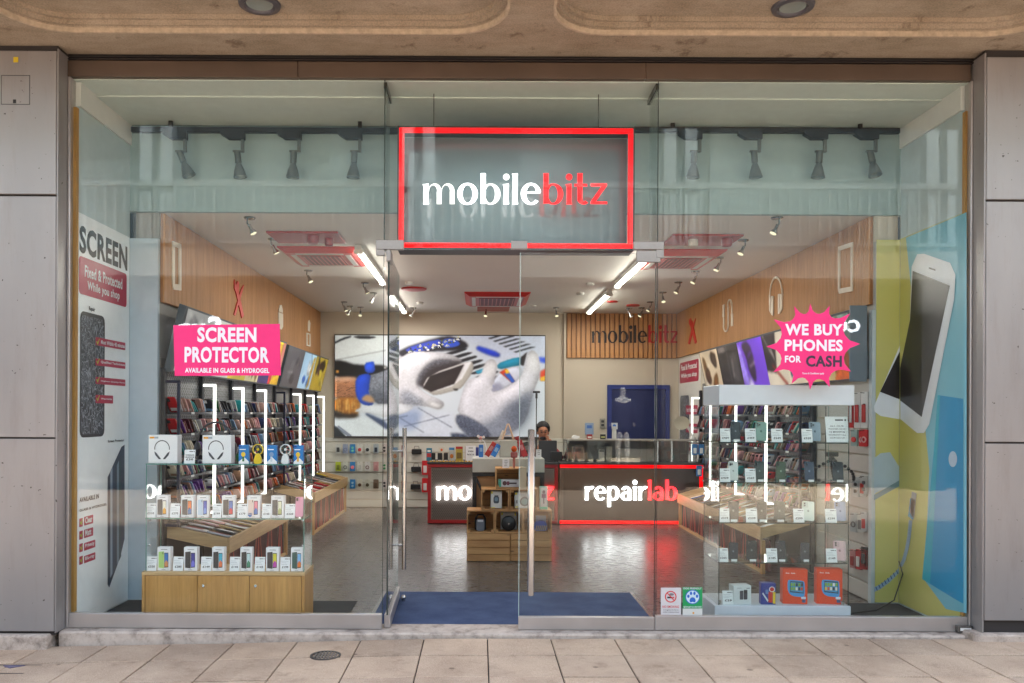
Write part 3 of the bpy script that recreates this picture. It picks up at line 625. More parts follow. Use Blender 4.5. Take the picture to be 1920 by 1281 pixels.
def on_side(b, pl, LL, UR, mat, d, r=0.0):
    x = pl(*LL, d)[0]; b.add([(x, y, z) for y, z in side_rect(pl, LL, UR, r)], [tuple(range(4 * 4))], mat)
b = B(); on_side(b, pl, (147.5, 821), (195, 594), mt((24, 26, 32), 0.3), 0.007, 0.05); on_side(b, pl, (149.5, 815), (192.5, 600), CRACK, 0.0078, 0.04); b.obj('cracked_phone_picture', t)
b = B(); b.add([pl(x, y, 0.0072) for x, y in ((200, 895), (226, 838), (232, 834), (232, 1010), (224, 1044), (203, 1102), (200, 1096))], [tuple(range(7))], mt((36, 46, 66), 0.3))
for k, (dx_, cl) in enumerate(((5, (150, 168, 186)), (9, (44, 58, 84)), (17, (128, 146, 160)), (21, (34, 60, 66)))):
    b.add([pl(x, y, 0.0078 + k * 0.0005) for x, y in ((200 + dx_, 890 - dx_), (204 + dx_, 880 - dx_), (204 + dx_, 1085 - 2 * dx_), (200 + dx_, 1094 - 2 * dx_))], [(0, 1, 2, 3)], mt(cl, 0.3))
b.obj('screen_protector_picture', t)
b = B(); on_side(b, pl, (146, 550), (236, 514), CRIM, 0.007, 0.03); b.obj('crimson_banner', t)
for LL, UR in (((177, 647), (233, 643)), ((177, 685), (233, 680)), ((177, 720), (233, 712)), ((177, 756), (210, 742))): b = B(); on_side(b, pl, LL, UR, CRIM, 0.0088, 0.006); b.obj('feature_banner', t)
for k in range(4):
    dy_ = 23.6 * k; w_ = (173, 173, 177, 177)[k]
    b = B(); on_side(b, pl, (155.7, 986 + dy_), (w_, 965 + dy_ - 0.12 * (w_ - 173)), CRIM, 0.007, 0.006); b.obj('feature_banner', t); b = B(); on_side(b, pl, (146.7, 989 + dy_), (153.6, 971 + dy_), CRIM, 0.007, 0.006); b.obj('tick_box', t)
b = B(); T = lambda s, LL, UR, m_, d=0.0095, off=0.02: b.tpic(pl, s, LL, UR, m_, d, off)
T('SCREEN', (147, 473), (237, 463), INK, 0.008, 0.035)
T('Fixed & Protected', (157, 519), (227.5, 523), PSC, 0.008, 0.015); T('While you shop', (162, 548), (222.5, 547), PSC, 0.008, 0.015)
T('Repair', (164.5, 584), (176, 577), INK); T('Screen Protector', (200, 830), (230.5, 823), INK)
for k, s in enumerate(('Most Within 45 minutes', 'Qualified Technicians', 'Highest Quality Parts', 'Warranty')):
    yy = (640, 676.5, 711, 745)[k]; T(s, (187, yy + 5), (232 if k < 3 else 208, yy + (6 if k < 3 else 2)), PSC)
T('AVAILABLE IN', (146.7, 942.5), (183, 926), INK); T('GLASS & HYDROGEL', (146.7, 960), (198, 943), INK); T('& Conditions apply', (156, 1150), (181, 1137), INK)
for k, s in enumerate(('Clear', 'Matt', 'Privacy', 'Blu-ray')): T(s, (157.5, 982 + 23.6 * k), ((171, 169, 175, 175)[k], 967 + 23.6 * k), PSC, 0.0085)
for (x, y, w_) in [(178.5, yy, 6) for yy in (641, 677.5, 712, 747)] + [(147.6, 979 + 23.6 * k, 5.5) for k in range(4)]:
    b.add([pl(x + q * w_, y + r_, 0.0095) for q, r_ in ((0, 0), (0.15, -1.5), (0.38, 2.2), (0.9, -6), (1, -5), (0.4, 6))], [tuple(range(6))], GRN)
b.obj('lettering', t)
# right window wall: mural of phone, charger and cable, wrapping onto the stub wall
YEL = mt((198, 192, 112), 0.45, 0, 0, 0.04, 3, name='olive_yellow_print'); BLU = mt((122, 188, 208), 0.4, 0, 0, 0.05, 2); TEAL = mt((18, 148, 200), 0.4, 0, 0, 0.06, 3); TEAL2 = mt((30, 170, 196), 0.4)
PHW = mt((226, 230, 238), 0.4); PHS = mt((44, 38, 38), 0.3); PHE = mt((150, 150, 158), 0.4); CORD = mt((150, 176, 204), 0.5)
t = thing('phone_mural', 'yellow and blue wall mural of giant phone and charging cable, right window', 'mural', (XPR, 0.5, 0))
pr, pf = side(XPR), front(YS)
b = B(); zt2 = Wp(1663, 450, YS)[1]; b.box(XPR - 0.005, XPR - 0.001, 0.052, YS - 0.008, 0.015, 3.0, YEL)
b.add([pr(x, y, 0.0062) for x, y in ((1700, 446), (1814, 398), (1814, 1150), (1775, 1142), (1735, 1088), (1744, 880), (1720, 640))], [tuple(range(7))], BLU)
b.add([pr(x, y, 0.0075) for x, y in ((1762, 741), (1808, 748), (1808, 1132), (1790, 1122), (1731, 1086), (1742, 960))], [tuple(range(6))], TEAL)
b.add([pr(x, y, 0.0085) for x, y in ((1752, 860), (1760, 741), (1765, 742), (1752, 1000), (1746, 1095), (1731, 1086))], [tuple(range(6))], TEAL2)
b.add([pr(1789 + 8 * math.cos(R(a)), 861 + 15 * math.sin(R(a)), 0.0095) for a in range(0, 360, 20)], [tuple(range(18))], mt((186, 206, 226), 0.4))
b.obj('side_sheet', t)
b = B(); b.box(XR + 0.002, XPR - 0.007, YS - 0.006, YS - 0.001, 0.015, zt2, YEL); b.obj('end_sheet', t)
b = B()
b.add([pr(x, y, 0.0105) for x, y in ((1690.5, 700), (1708, 610), (1712, 500), (1722, 477), (1735, 476), (1784, 493), (1794, 515), (1792, 560), (1745, 795), (1735, 812), (1722, 812), (1690.5, 786))], [tuple(range(12))], PHW)
b.add([pr(x, y, 0.012) for x, y in ((1690.5, 690), (1709, 600), (1714, 508), (1784, 536), (1731, 782), (1690.5, 751))], [tuple(range(6))], PHS)
b.add([pr(x, y, 0.0125) for x, y in ((1744.5, 501), (1757, 505), (1757, 508), (1744.5, 504))], [(0, 1, 2, 3)], PHS)
b.add([pf(x, y, 0.0075) for x, y in ((1638, 762), (1688, 644), (1688, 786), (1684, 786), (1650, 780), (1639, 772))], [tuple(range(6))], PHW)
b.add([pf(x, y, 0.009) for x, y in ((1649, 735), (1688, 655), (1688, 750))], [tuple(range(3))], PHS)
b.obj('phone_picture', t)
b = B(); b.add([pf(x, y, 0.0075) for x, y in ((1638, 860), (1650, 850), (1668, 848), (1688, 880), (1688, 902), (1638, 926))], [tuple(range(6))], mt((176, 194, 208), 0.4))
b.add([pf(x, y, 0.009) for x, y in ((1638, 928), (1688, 899), (1688, 910), (1638, 938))], [tuple(range(4))], mt((110, 140, 150), 0.4)); b.obj('charger_picture', t)
b = B(); b.add([pr(x, y, 0.0105) for x, y in ((1708, 960), (1712, 922), (1721, 925), (1716, 975))], [(0, 1, 2, 3)], mt((150, 160, 168), 0.4)); b.add([pr(x, y, 0.0105) for x, y in ((1705, 968), (1709, 934), (1719, 938), (1714, 976))], [(0, 1, 2, 3)], TEAL)
L1 = [(1710, 975), (1707, 1005), (1703, 1028), (1697, 1050), (1691, 1062)]; b.add([pr(x - 3.2, y, 0.0112) for x, y in L1] + [pr(x + 3.2, y + 1, 0.0112) for x, y in L1[::-1]], [tuple(range(10))], CORD)
L2 = [(1687, 1066), (1678, 1077), (1664, 1090), (1650, 1100), (1638, 1106)]; b.add([pf(x, y - 5, 0.0085) for x, y in L2] + [pf(x, y + 4, 0.0085) for x, y in L2[::-1]], [tuple(range(10))], CORD)
for k in range(8):
    q = k / 8; x = 1640 + 44 * q; y = 1104 - 30 * q - 6 * q * q; b.add([pf(x, y - 4, 0.0095), pf(x + 2, y - 4, 0.0095), pf(x + 5, y + 3, 0.0095), pf(x + 3, y + 3, 0.0095)], [(0, 1, 2, 3)], mt((70, 96, 140), 0.5))
b.obj('cable_picture', t)
b = B(); b.tube([(2.72, 0.5, 0.012), (2.9, 0.55, 0.013), (3.12, 0.62, 0.02), (3.3, 0.7, 0.08), (3.42, 0.8, 0.27), (3.43, 0.88, 0.36)], 0.005, BLACK, 6); tag(b.obj('power_cable', smooth=True), 'thin black cable trailing across the right window floor', 'cable')
# opposite side of the precinct, behind the camera: what the glass reflects
op = thing('gallery_building', 'pale precinct building with railed gallery across the street, mirrored in the glass', 'building', (0, -11, 0))
RAILM = mt((150, 164, 168), 0.7); PALE = mt((104, 122, 128), 0.7, 0, 0, 0.05, 0.6); YO = -10.7
b = B(); b.box(-26, 26, YO - 2.6, YO, 4.3, 4.85, mt((150, 150, 146), 0.8)); b.obj('gallery_slab', op)
b = B(); b.box(-26, 26, YO - 3.0, YO - 2.6, 0, 9.6, PALE)
b.obj('wall', op)
b = B(); b.box(-26, 26, YO - 3.2, YO - 1.6, 8.9, 9.5, PALE); b.obj('roof_slab', op)
for i in range(-4, 5):
    b = B(); x = i * 5.3 - 1.6
    for dx_ in (0, 0.42): b.box(x + dx_, x + dx_ + 0.24, YO - 0.3, YO - 0.05, 4.85, 8.9, mt((170, 186, 192), 0.6))
    b.box(x, x + 0.5, YO - 0.6, YO - 0.2, 0, 4.3, mt((70, 70, 72), 0.6))
    b.obj('column', op)
b = B(); b.box(-26, 26, YO - 0.05, YO + 0.02, 6.1, 6.22, RAILM); b.box(-26, 26, YO - 0.04, YO + 0.01, 4.95, 5.02, RAILM)
for i in range(-120, 121): b.box(i * 0.2, i * 0.2 + 0.05, YO - 0.035, YO + 0.005, 5.02, 6.1, RAILM)
b.obj('railing', op)
for i in range(-6, 7):
    b = B(); b.box(i * 4.4 + 0.9, i * 4.4 + 2.1, YO - 2.59, YO - 2.5, 5.1, 8.6, mt((116, 136, 142), 0.4)); b.obj('wall_panel', op)
for i in range(-4, 4):
    b = B(); b.box(i * 5.3 - 1.2, i * 5.3 + 3.5, YO - 1.0, YO - 0.9, 0.1, 2.85, mt((40, 42, 48), 0.15)); b.obj('shop_window', op)
b = B(); b.box(-26, 26, YO - 1.0, YO - 0.8, 2.9, 4.29, mt((52, 50, 54), 0.6)); b.obj('shop_fascia', op)
def reflsign(x, s, w_, h_, z, nm):                       # lit shop sign across the street, facing us
    V, Fc = text_mesh(s, 0.01, 0.05); q = B(); q.add([(x + w_ * (0.5 - u), YO - 0.78 + 0.4 * d, z + h_ * v) for u, v, d in V], Fc, mt((240, 244, 255), 0.4, 0, 5.0)); q.obj('sign_lettering', op)
reflsign(-5.95, 'Sup', 0.95, 0.62, 2.95, 'a'); reflsign(7.6, 'COH', 0.8, 0.26, 3.3, 'b')
b = B(); b.box(-14, 14, 0.0, 10, ZS + 0.51, 9.5, mt((150, 140, 128), 0.8)); b.box(-14, XPL - 0.4, 0.61, 10, 0, ZS + 0.5, CONC); b.box(XPR + 0.4, 14, 0.61, 10, 0, ZS + 0.5, CONC); b.box(XPL - 0.39, XPR + 0.39, 8.0, 10, 0, ZS + 0.5, CONC)  # unseen upper mass of the building, added to keep direct sun off the front
b.box(-14, 14, 0.11, 7.99, ZS + 0.1, ZS + 0.49, CONC)
tag(b.obj('unseen_building_mass'), 'unseen concrete building mass added above and around the phone shop to block the sun', 'building')
# ================================================================== hanging shop sign with red light frame
YG = 0.17; pg = front(YG)
x0, x1, z0, z1 = rect(748, 240, 1187, 465, YG)
t = thing('shop_sign', 'large hanging shop sign, white and red lit letters in glowing red frame', 'sign', ((x0 + x1) / 2, YG, z0))
b = B(); b.box(x0 + 0.012, x1 - 0.012, YG + 0.19, YG + 0.215, z0 + 0.012, z1 - 0.012, mt((104, 118, 122), 0.06, 0, 0, 0.04, 2)); b.obj('back_panel', t)
w_ = 0.036
for a in ((x0, x1, z1 - w_, z1), (x0, x1, z0, z0 + w_), (x0, x0 + w_, z0 + w_ + 0.001, z1 - w_ - 0.001), (x1 - w_, x1, z0 + w_ + 0.001, z1 - w_ - 0.001)):
    b = B(); b.box(a[0], a[1], YG, YG + 0.018, a[2], a[3], LEDR, 0.003); b.obj('frame_light', t)
b = B(); b.ring(rr(x0 - 0.012, x1 + 0.012, z0 - 0.012, z1 + 0.012, 0.002, 1), rr(x0 - 0.001, x1 + 0.001, z0 - 0.001, z1 + 0.001, 0.002, 1), YG + 0.001, YG + 0.22, DARK); b.obj('frame_casing', t)
logo('mobilebitz', 793, 1139, 383.5, 345, pg, 0.0, (LETW, LETR), t, 6, d=0.008)
for c_ in list(t.children):
    pass
for x in (x0 + 0.25, x1 - 0.25):
    b = B(); b.cyl((x, YG + 0.04, z1), (x, YG + 0.04, ZW - 0.013), 0.004, DCHROME, n=6); b.obj('hanging_wire', t)
# ------------------------------------------------------------------ window track and its spot heads
ZT = 3.84; YT = 0.8
for xa, xb, lab in ((247, 748, 'black lighting track under the left half of the window ceiling'), (1188, 1686, 'black lighting track under the right half of the window ceiling')):
    xa_, za_ = Wp(xa, 245, YT); xb_, zb_ = Wp(xb, 245, YT); z = (za_ + zb_) / 2
    b = B(); b.box(xa_, xb_, YT - 0.02, YT + 0.02, z - 0.022, z + 0.022, BLACK, 0.004); b.box(xa_ + 0.3, xa_ + 0.33, YT - 0.01, YT + 0.01, z + 0.0225, ZW - 0.013, BLACK); b.box(xb_ - 0.33, xb_ - 0.3, YT - 0.01, YT + 0.01, z + 0.0225, ZW - 0.013, BLACK)
    tag(b.obj('lighting_track'), lab, 'track')
LAMPG = mt((104, 110, 108), 0.3, 0.55, name='lamp_grey'); GLOBE = m_glass((214, 220, 216), 0.16, 'lamp_glass', 0.05)
def spot_head(px, tilt, side_, lab):
    x, z = Wp(px, 253, YT); t = thing('track_spotlight', lab, 'spotlight', (x, YT, z), 'spotlights on the window tracks', local=True)
    b = B(); b.ext([(-0.13, 0.03), (0.06, 0.03), (0.06, -0.038), (-0.07, -0.038), (-0.13, 0.0)], -0.024, 0.024, BLACK); b.obj('adapter', t)
    b = B(); b.box(0.03, 0.055, -0.012, 0.012, -0.125, -0.04, LAMPG, 0.002); b.box(-0.035, 0.055, -0.012, 0.012, -0.14, -0.126, LAMPG, 0.002); b.obj('bracket', t)
    M = Matrix.Translation((0.0, 0, -0.14)) @ Matrix.Rotation(R(tilt), 4, 'Y') @ Matrix.Rotation(R(-12 if side_ else 0), 4, 'X')
    b = B(); b.lathe([(0.0, 0.0), (0.026, 0.0), (0.026, -0.085), (0.02, -0.09)], LAMPG, n=14); b.xf(M); b.obj('lamp_holder', t, True)
    b = B(); b.lathe([(0.02, -0.091), (0.028, -0.11), (0.042, -0.15), (0.054, -0.2), (0.054, -0.206), (0.05, -0.2), (0.038, -0.15), (0.022, -0.112)], LAMPG, n=18); b.xf(M); b.obj('reflector', t, True)
    b = B(); b.lathe([(0.049, -0.2), (0.03, -0.207), (0, -0.208)], GLOBE, n=18); b.xf(M); b.obj('lens', t, True)
for i, (px, tl) in enumerate(((337, -22), (445, -7), (551, 2), (665, 3), (1302, 3), (1414, -4), (1537, 4), (1632, -6))):
    n_ = ('first', 'second', 'third', 'fourth')[i % 4]
    spot_head(px, tl, i == 7, 'silver spotlight hanging from the %s window track, %s from the %s' % ('left' if i < 4 else 'right', n_, 'left'))
# ------------------------------------------------------------------ ceiling fittings
po = overhead(ZC)
TUBE = mt((255, 250, 240), 0.4, 0, 3.0, 0.01, name='lit_tube'); BODY = mt((214, 212, 206), 0.4)
for x, y0, y1, lab in ((-1.2, 2.2, 4.25, 'lit fluorescent tube on the ceiling, left side near the entrance'), (-1.2, 5.05, 7.1, 'lit fluorescent tube on the ceiling, left side towards the back'), (1.7, 2.3, 4.4, 'lit fluorescent tube on the ceiling, right side near the entrance'), (1.7, 5.0, 7.05, 'lit fluorescent tube on the ceiling, right side towards the back')):
    t = thing('tube_light', lab, 'tube light', (x, y0, ZC), 'fluorescent tubes on the shop ceiling')
    b = B(); b.box(x - 0.035, x + 0.035, y0, y1, ZC - 0.05, ZC - 0.001, BODY, 0.004)
    for y in (y0, y1 - 0.05): b.box(x - 0.045, x + 0.045, y, y + 0.05, ZC - 0.09, ZC - 0.0505, BODY, 0.006)
    b.obj('batten', t)
    b = B(); b.tube([(x, y0 + 0.052, ZC - 0.072), (x, y1 - 0.052, ZC - 0.072)], 0.018, TUBE, 10); b.obj('tube', t, True)
    ld = bpy.data.lights.new('tube_glow', 'AREA'); ld.shape = 'RECTANGLE'; ld.size = 0.1; ld.size_y = y1 - y0; ld.energy = 4.6; ld.color = (1.0, 0.94, 0.86)
    lo = bpy.data.objects.new('tube_glow', ld); C.objects.link(lo); lo.location = (x, (y0 + y1) / 2, ZC - 0.1); lo.parent = t; lo.matrix_parent_inverse = Matrix.Translation(-Vector(t['org']))
REDM = mt((186, 34, 30), 0.35, name='red_enamel'); REDD = mt((110, 20, 20), 0.5)
def cassette(x0, x1, y0, y1, lab):
    t = thing('air_conditioner', lab, 'air conditioner', ((x0 + x1) / 2, (y0 + y1) / 2, ZC), 'red ceiling air conditioners'); z = ZC - 0.0005
    b = B(); i = 0.07
    V = [(x0, y0, z - 0.012), (x1, y0, z - 0.012), (x1, y1, z - 0.012), (x0, y1, z - 0.012), (x0 + i, y0 + i, z - 0.055), (x1 - i, y0 + i, z - 0.055), (x1 - i, y1 - i, z - 0.055), (x0 + i, y1 - i, z - 0.055), (x0, y0, z), (x1, y0, z), (x1, y1, z), (x0, y1, z)]
    b.add(V, [(0, 1, 5, 4), (1, 2, 6, 5), (2, 3, 7, 6), (3, 0, 4, 7), (4, 5, 6, 7), (8, 9, 1, 0), (9, 10, 2, 1), (10, 11, 3, 2), (11, 8, 0, 3)], REDM); b.obj('casing', t)
    b = B(); b.box(x0 + 0.2, x1 - 0.2, y0 + 0.2, y1 - 0.2, z - 0.062, z - 0.0555, REDD)
    n_ = 9
    for k in range(n_): xx = x0 + 0.21 + (x1 - x0 - 0.44) * k / (n_ - 1); b.box(xx, xx + 0.012, y0 + 0.2, y1 - 0.2, z - 0.066, z - 0.0622, REDM)
    b.obj('intake_grille', t)
    for a in ((x0 + 0.16, x1 - 0.16, y0 + 0.1, y0 + 0.15), (x0 + 0.16, x1 - 0.16, y1 - 0.15, y1 - 0.1), (x0 + 0.1, x0 + 0.15, y0 + 0.16, y1 - 0.16), (x1 - 0.15, x1 - 0.1, y0 + 0.16, y1 - 0.16)):
        b = B(); b.box(*a, z - 0.059, z - 0.0553, BODY); b.obj('louvre', t)
cassette(-2.02, -1.22, 2.3, 3.2, 'red ceiling air conditioner on the left, above the phone case racks')
cassette(1.68, 2.46, 2.35, 3.3, 'red ceiling air conditioner on the right, above the phone case racks')
cassette(-0.22, 0.68, 5.3, 6.5, 'red ceiling air conditioner in the middle, towards the back wall')
def flatplate(x0, x1, y0, y1, lab):
    b = B(); b.box(x0, x1, y0, y1, ZC - 0.02, ZC - 0.001, mt((168, 52, 46), 0.4), 0.004); tag(b.obj('ceiling_plate'), lab, 'ceiling panel')
flatplate(-1.95, -1.3, 1.62, 2.08, 'flat red ceiling panel in front of the left air conditioner'); flatplate(1.75, 2.4, 1.66, 2.1, 'flat red ceiling panel in front of the right air conditioner'); flatplate(-0.05, 0.45, 6.75, 7.3, 'small red ceiling panel behind the middle air conditioner')
for x, y, r_, lab in ((-1.55, 1.75, 0.055, 'red alarm dome under the left red ceiling panel, the larger'), (-1.42, 1.85, 0.04, 'small red alarm dome under the left red ceiling panel'), (2.28, 1.78, 0.05, 'red alarm dome under the right red ceiling panel')):
    b = B(); b.lathe([(0, -0.075), (r_ * 0.8, -0.07), (r_, -0.055), (r_, -0.0005)], mt((150, 20, 34), 0.3), (x, y, ZC - 0.02), n=16); tag(b.obj('alarm_dome', smooth=True), lab, 'alarm')
x_, y_ = 1.98, 1.82; b = B(); b.lathe([(0, -0.07), (0.035, -0.065), (0.045, -0.05), (0.045, -0.0005)], BODY, (x_, y_, ZC - 0.02), n=16); tag(b.obj('smoke_detector', smooth=True), 'small white dome detector under the right red ceiling panel', 'detector')
for px, py, rr_, lab in ((776, 541, 0.17, 'flat red disc on the ceiling left of the middle air conditioner'), (1187, 572, 0.1, 'small red disc on the ceiling near the back wall'), (1148, 565, 0.08, 'smallest red disc on the ceiling beside the right back tube')):
    x, y, z = po(px, py); b = B(); b.lathe([(0, -0.018), (rr_ * 0.95, -0.018), (rr_, -0.012), (rr_, -0.0005)], REDM, (x, y, ZC), n=28); tag(b.obj('ceiling_disc', smooth=True), lab, 'ceiling disc')
for px, py, lab in ((999, 573, 'white smoke detector on the ceiling, nearest the back wall'), (768, 529, 'white smoke detector on the ceiling above the red disc'), (1088, 549, 'white smoke detector beside the right back tube'), (787, 567, 'white smoke detector left of the middle air conditioner'), (1106, 531, 'white smoke detector above the right back tube')):
    x, y, z = po(px, py); b = B(); b.lathe([(0, -0.035), (0.04, -0.035), (0.055, -0.02), (0.055, -0.0005)], BODY, (x, y, ZC), n=16); tag(b.obj('smoke_detector', smooth=True), lab, 'detector')
def spot(px, py, ang, lab, src=[None]):
    x, y, z = po(px, py)
    if src[0] is None:
        t = thing('ceiling_spotlight', lab, 'spotlight', (x, y, ZC), 'small spotlights on the shop ceiling', local=True, rz=R(ang))
        b = B(); b.lathe([(0, -0.012), (0.045, -0.012), (0.05, -0.006), (0.05, -0.0005)], DCHROME, n=14); b.obj('ceiling_plate', t, True)
        b = B(); b.tube([(0.02, 0, -0.012), (0.02, 0, -0.05), (0.0, 0, -0.07)], 0.007, DCHROME, 6); b.obj('arm', t, True)
        M = Matrix.Translation((0, 0, -0.07)) @ Matrix.Rotation(R(28), 4, 'Y')
        b = B(); b.lathe([(0, 0.012), (0.014, 0.01), (0.015, -0.03), (0.03, -0.06), (0.031, -0.075)], CHROME, n=14); b.xf(M); b.obj('reflector', t, True)
        b = B(); b.lathe([(0.029, -0.074), (0, -0.078)], mt((255, 240, 200), 0.3, 0, 0.12), n=12); b.xf(M); b.obj('bulb', t, True); src[0] = t
    else: dup(src[0], (x, y, ZC), lab, rz=R(ang))
near = 'small silver ceiling spotlight '
for px, py, ang, lab in ((468, 408, 180, near + 'nearest the window on the left'), (512, 448, 190, near + 'just left of the left red air conditioner'), (578, 507, 160, near + 'between the left air conditioner and timber fascia'), (684, 530, 180, near + 'beside the far end of the front left tube'), (700, 549, 10, near + 'under the front left tube, second of the pair'), (645, 566, 170, near + 'nearest the left end of the back wall'), (656, 574, 20, near + 'in the back left cluster, middle one'), (676, 576, 90, near + 'in the back left cluster, rightmost'), (775, 577, 0, near + 'above the lit picture, left of centre'), (911, 577, 80, near + 'below the middle red air conditioner'), (1457, 408, 10, near + 'nearest the window on the right'), (1394, 450, 20, near + 'just right of the right red air conditioner'), (1348, 483, 10, near + 'second in line along the right timber fascia'), (1304, 509, 10, near + 'third in line along the right timber fascia'), (1272, 529, 10, near + 'fourth in line along the right timber fascia'), (1243, 548, 90, near + 'fifth in line along the right timber fascia'), (1219, 566, 10, near + 'sixth in line along the right timber fascia'), (1203, 577, 20, near + 'in front of the dark logo on the back fascia, right one'), (1180, 578, 170, near + 'in front of the dark logo on the back fascia, left one'), (1043, 577, 100, near + 'beside the right end of the lit picture')):
    spot(px, py, ang, lab)
# ------------------------------------------------------------------ timber slat fascias with cut-out icons
def slats(axis, at, a0, a1, z0, z1, name, lab, singles):
    t = thing(name, lab, 'fascia', (at, a0, z0) if axis == 'Y' else (a0, at, z0)); sg = 1 if (axis == 'Y' and at < 0) else -1
    b = B()
    if axis == 'Y': b.box(min(at, at + sg * 0.02), max(at, at + sg * 0.02), a0, a1, z0, z1, mt((150, 100, 58), 0.6))
    else: b.box(a0, a1, at - 0.02, at - 0.001, z0, z1, mt((136, 92, 56), 0.6))
    b.obj('backing_board', t)
    if singles:
        n = int((a1 - a0) / 0.075)
        for i in range(n):
            x = a0 + (a1 - a0) * i / n; q = B(); q.box(x + 0.012, x + (a1 - a0) / n - 0.012, at - 0.045, at - 0.0205, z0 + 0.002, z1 - 0.002, SLATW); q.obj('slat', t)
    else:
        n = int((a1 - a0) / 0.032); b = B()
        for i in range(n):
            y = a0 + (a1 - a0) * i / n; p, q = at + sg * 0.0205, at + sg * 0.034; b.box(min(p, q), max(p, q), y + 0.004, y + (a1 - a0) / n - 0.004, z0 + 0.002, z1 - 0.002, SLATW)
        o = b.obj('slat', t); o['kind'] = 'stuff'
    return t
FL = slats('Y', XL, YS + 0.052, YB - 0.01, 2.462, ZC - 0.002, 'slatted_fascia', 'long timber slat fascia with white and red icons on the left wall', False)
FR = slats('Y', XR, YS + 0.052, YB - 0.01, 2.47, ZC - 0.002, 'slatted_fascia', 'long timber slat fascia with white and red icons on the right wall', False)
x0, x1, z0, z1 = rect(1062, 588, 1277, 672, YB); FB = slats('X', YB, x0, min(x1, XR - 0.04), z0, ZC - 0.002, 'slatted_fascia', 'vertical timber slat panel with dark and red logo on the back wall', True)
logo('mobilebitz', 1109, 1272, 643, 621, front(YB - 0.046), 0.012, (mt((40, 30, 26), 0.5), mt((176, 30, 30), 0.5)), FB, 6, d=0.001)
fl, fr = side(XL + 0.0345), side(XR - 0.0345); ICW = mt((226, 214, 198), 0.5); ICR = mt((196, 44, 28), 0.5)
def icon(pl, polys, mat, parent, name='icon'):
    b = B()
    for k, P in enumerate(polys):
        n = len(P); V = [pl(x, y, 0.0005) for x, y in P] + [pl(x, y, 0.01 + 0.0004 * k) for x, y in P]
        b.add(V, [tuple(range(n)), tuple(range(n, 2 * n))] + [(q, (q + 1) % n, n + (q + 1) % n, n + q) for q in range(n)], mat)
    b.obj(name, parent)
icon(fl, [[(322, 452), (338, 458), (338, 467), (322, 461)], [(322, 532), (338, 534), (338, 545), (324, 543)], [(322, 461), (326, 463), (326, 533), (322, 532)], [(334, 466), (338, 467), (338, 534), (334, 534)]], ICW, FL, 'phone_icon')
icon(fl, [[(438, 524), (441, 534), (444, 527), (447, 530), (446, 546), (456, 592), (452, 597), (441, 549), (438, 541)], [(453, 538), (456, 534), (455, 540), (440, 592), (437, 590), (450, 545)]], ICR, FL, 'tools_icon')
icon(fl, [[(522, 580), (524, 572), (527, 572), (529, 582), (529, 587), (522, 584)], [(521, 585.5), (529.5, 588.5), (529.5, 612), (527, 618), (522, 616)]], ICW, FL, 'earphone_icon')
icon(fl, [[(577, 604), (579, 600), (581, 606), (580, 622), (577, 620)], [(574, 624), (581, 626), (581, 628), (574, 626)], [(574, 646), (581, 648), (581, 650), (574, 648)], [(574, 626), (575.5, 626), (575.5, 647), (574, 647)], [(579.5, 628), (581, 628), (581, 648), (579.5, 648)]], ICW, FL, 'tablet_icon')
icon(fr, [[(1573, 463), (1600, 454), (1600, 462), (1573, 471)], [(1573, 542), (1600, 537), (1600, 546), (1575, 551)], [(1573, 471), (1576, 470), (1576, 541), (1573, 542)], [(1597, 463), (1600, 462), (1600, 537), (1597, 538)]], ICW, FR, 'phone_icon')
def arcp(cx, cy, r0, r1, a0, a1, k=1.0, n=10):
    L = [(cx + r0 * k * math.cos(R(a0 + (a1 - a0) * i / n)), cy + r0 * math.sin(R(a0 + (a1 - a0) * i / n))) for i in range(n + 1)]; M_ = [(cx + r1 * k * math.cos(R(a0 + (a1 - a0) * i / n)), cy + r1 * math.sin(R(a0 + (a1 - a0) * i / n))) for i in range(n + 1)]
    return [[L[i], L[i + 1], M_[i + 1], M_[i]] for i in range(n)]
icon(fr, arcp(1456.5, 555, 37, 33, 180, 360, 0.34) + [[(1444, 553), (1445.5, 553), (1445.5, 572), (1444, 572)], [(1444.5, 562), (1447, 556), (1447, 588), (1444.5, 582)], [(1448.5, 555), (1451.5, 556), (1451.5, 592), (1448.5, 590)], [(1461, 552), (1464, 551), (1464, 588), (1461, 589)], [(1465.5, 552), (1468.5, 556), (1468.5, 580), (1465.5, 586)]], ICW, FR, 'headphones_icon')
icon(fr, [[(1356, 572), (1359, 571), (1359, 594), (1356, 595)], [(1357, 595), (1358.5, 595), (1358.5, 610), (1357, 610)], [(1365.5, 575), (1367, 574), (1367, 612), (1365.5, 612)], [(1372.5, 573), (1374, 573), (1374, 590), (1372.5, 590)], [(1372, 589), (1375, 588), (1375, 611), (1372, 612)]] + arcp(1362, 610, 13, 11, 0, 180, 0.36) + arcp(1369.7, 574, 13, 11, 180, 360, 0.32), ICW, FR, 'cable_icon')
icon(fr, [[(1293, 600), (1296, 596), (1297, 603), (1299, 601), (1300, 608), (1307, 642), (1304, 645), (1296, 613), (1293, 607)], [(1303, 600), (1305, 597), (1304, 602), (1294, 646), (1291, 644), (1301, 606)]], ICR, FR, 'tools_icon')
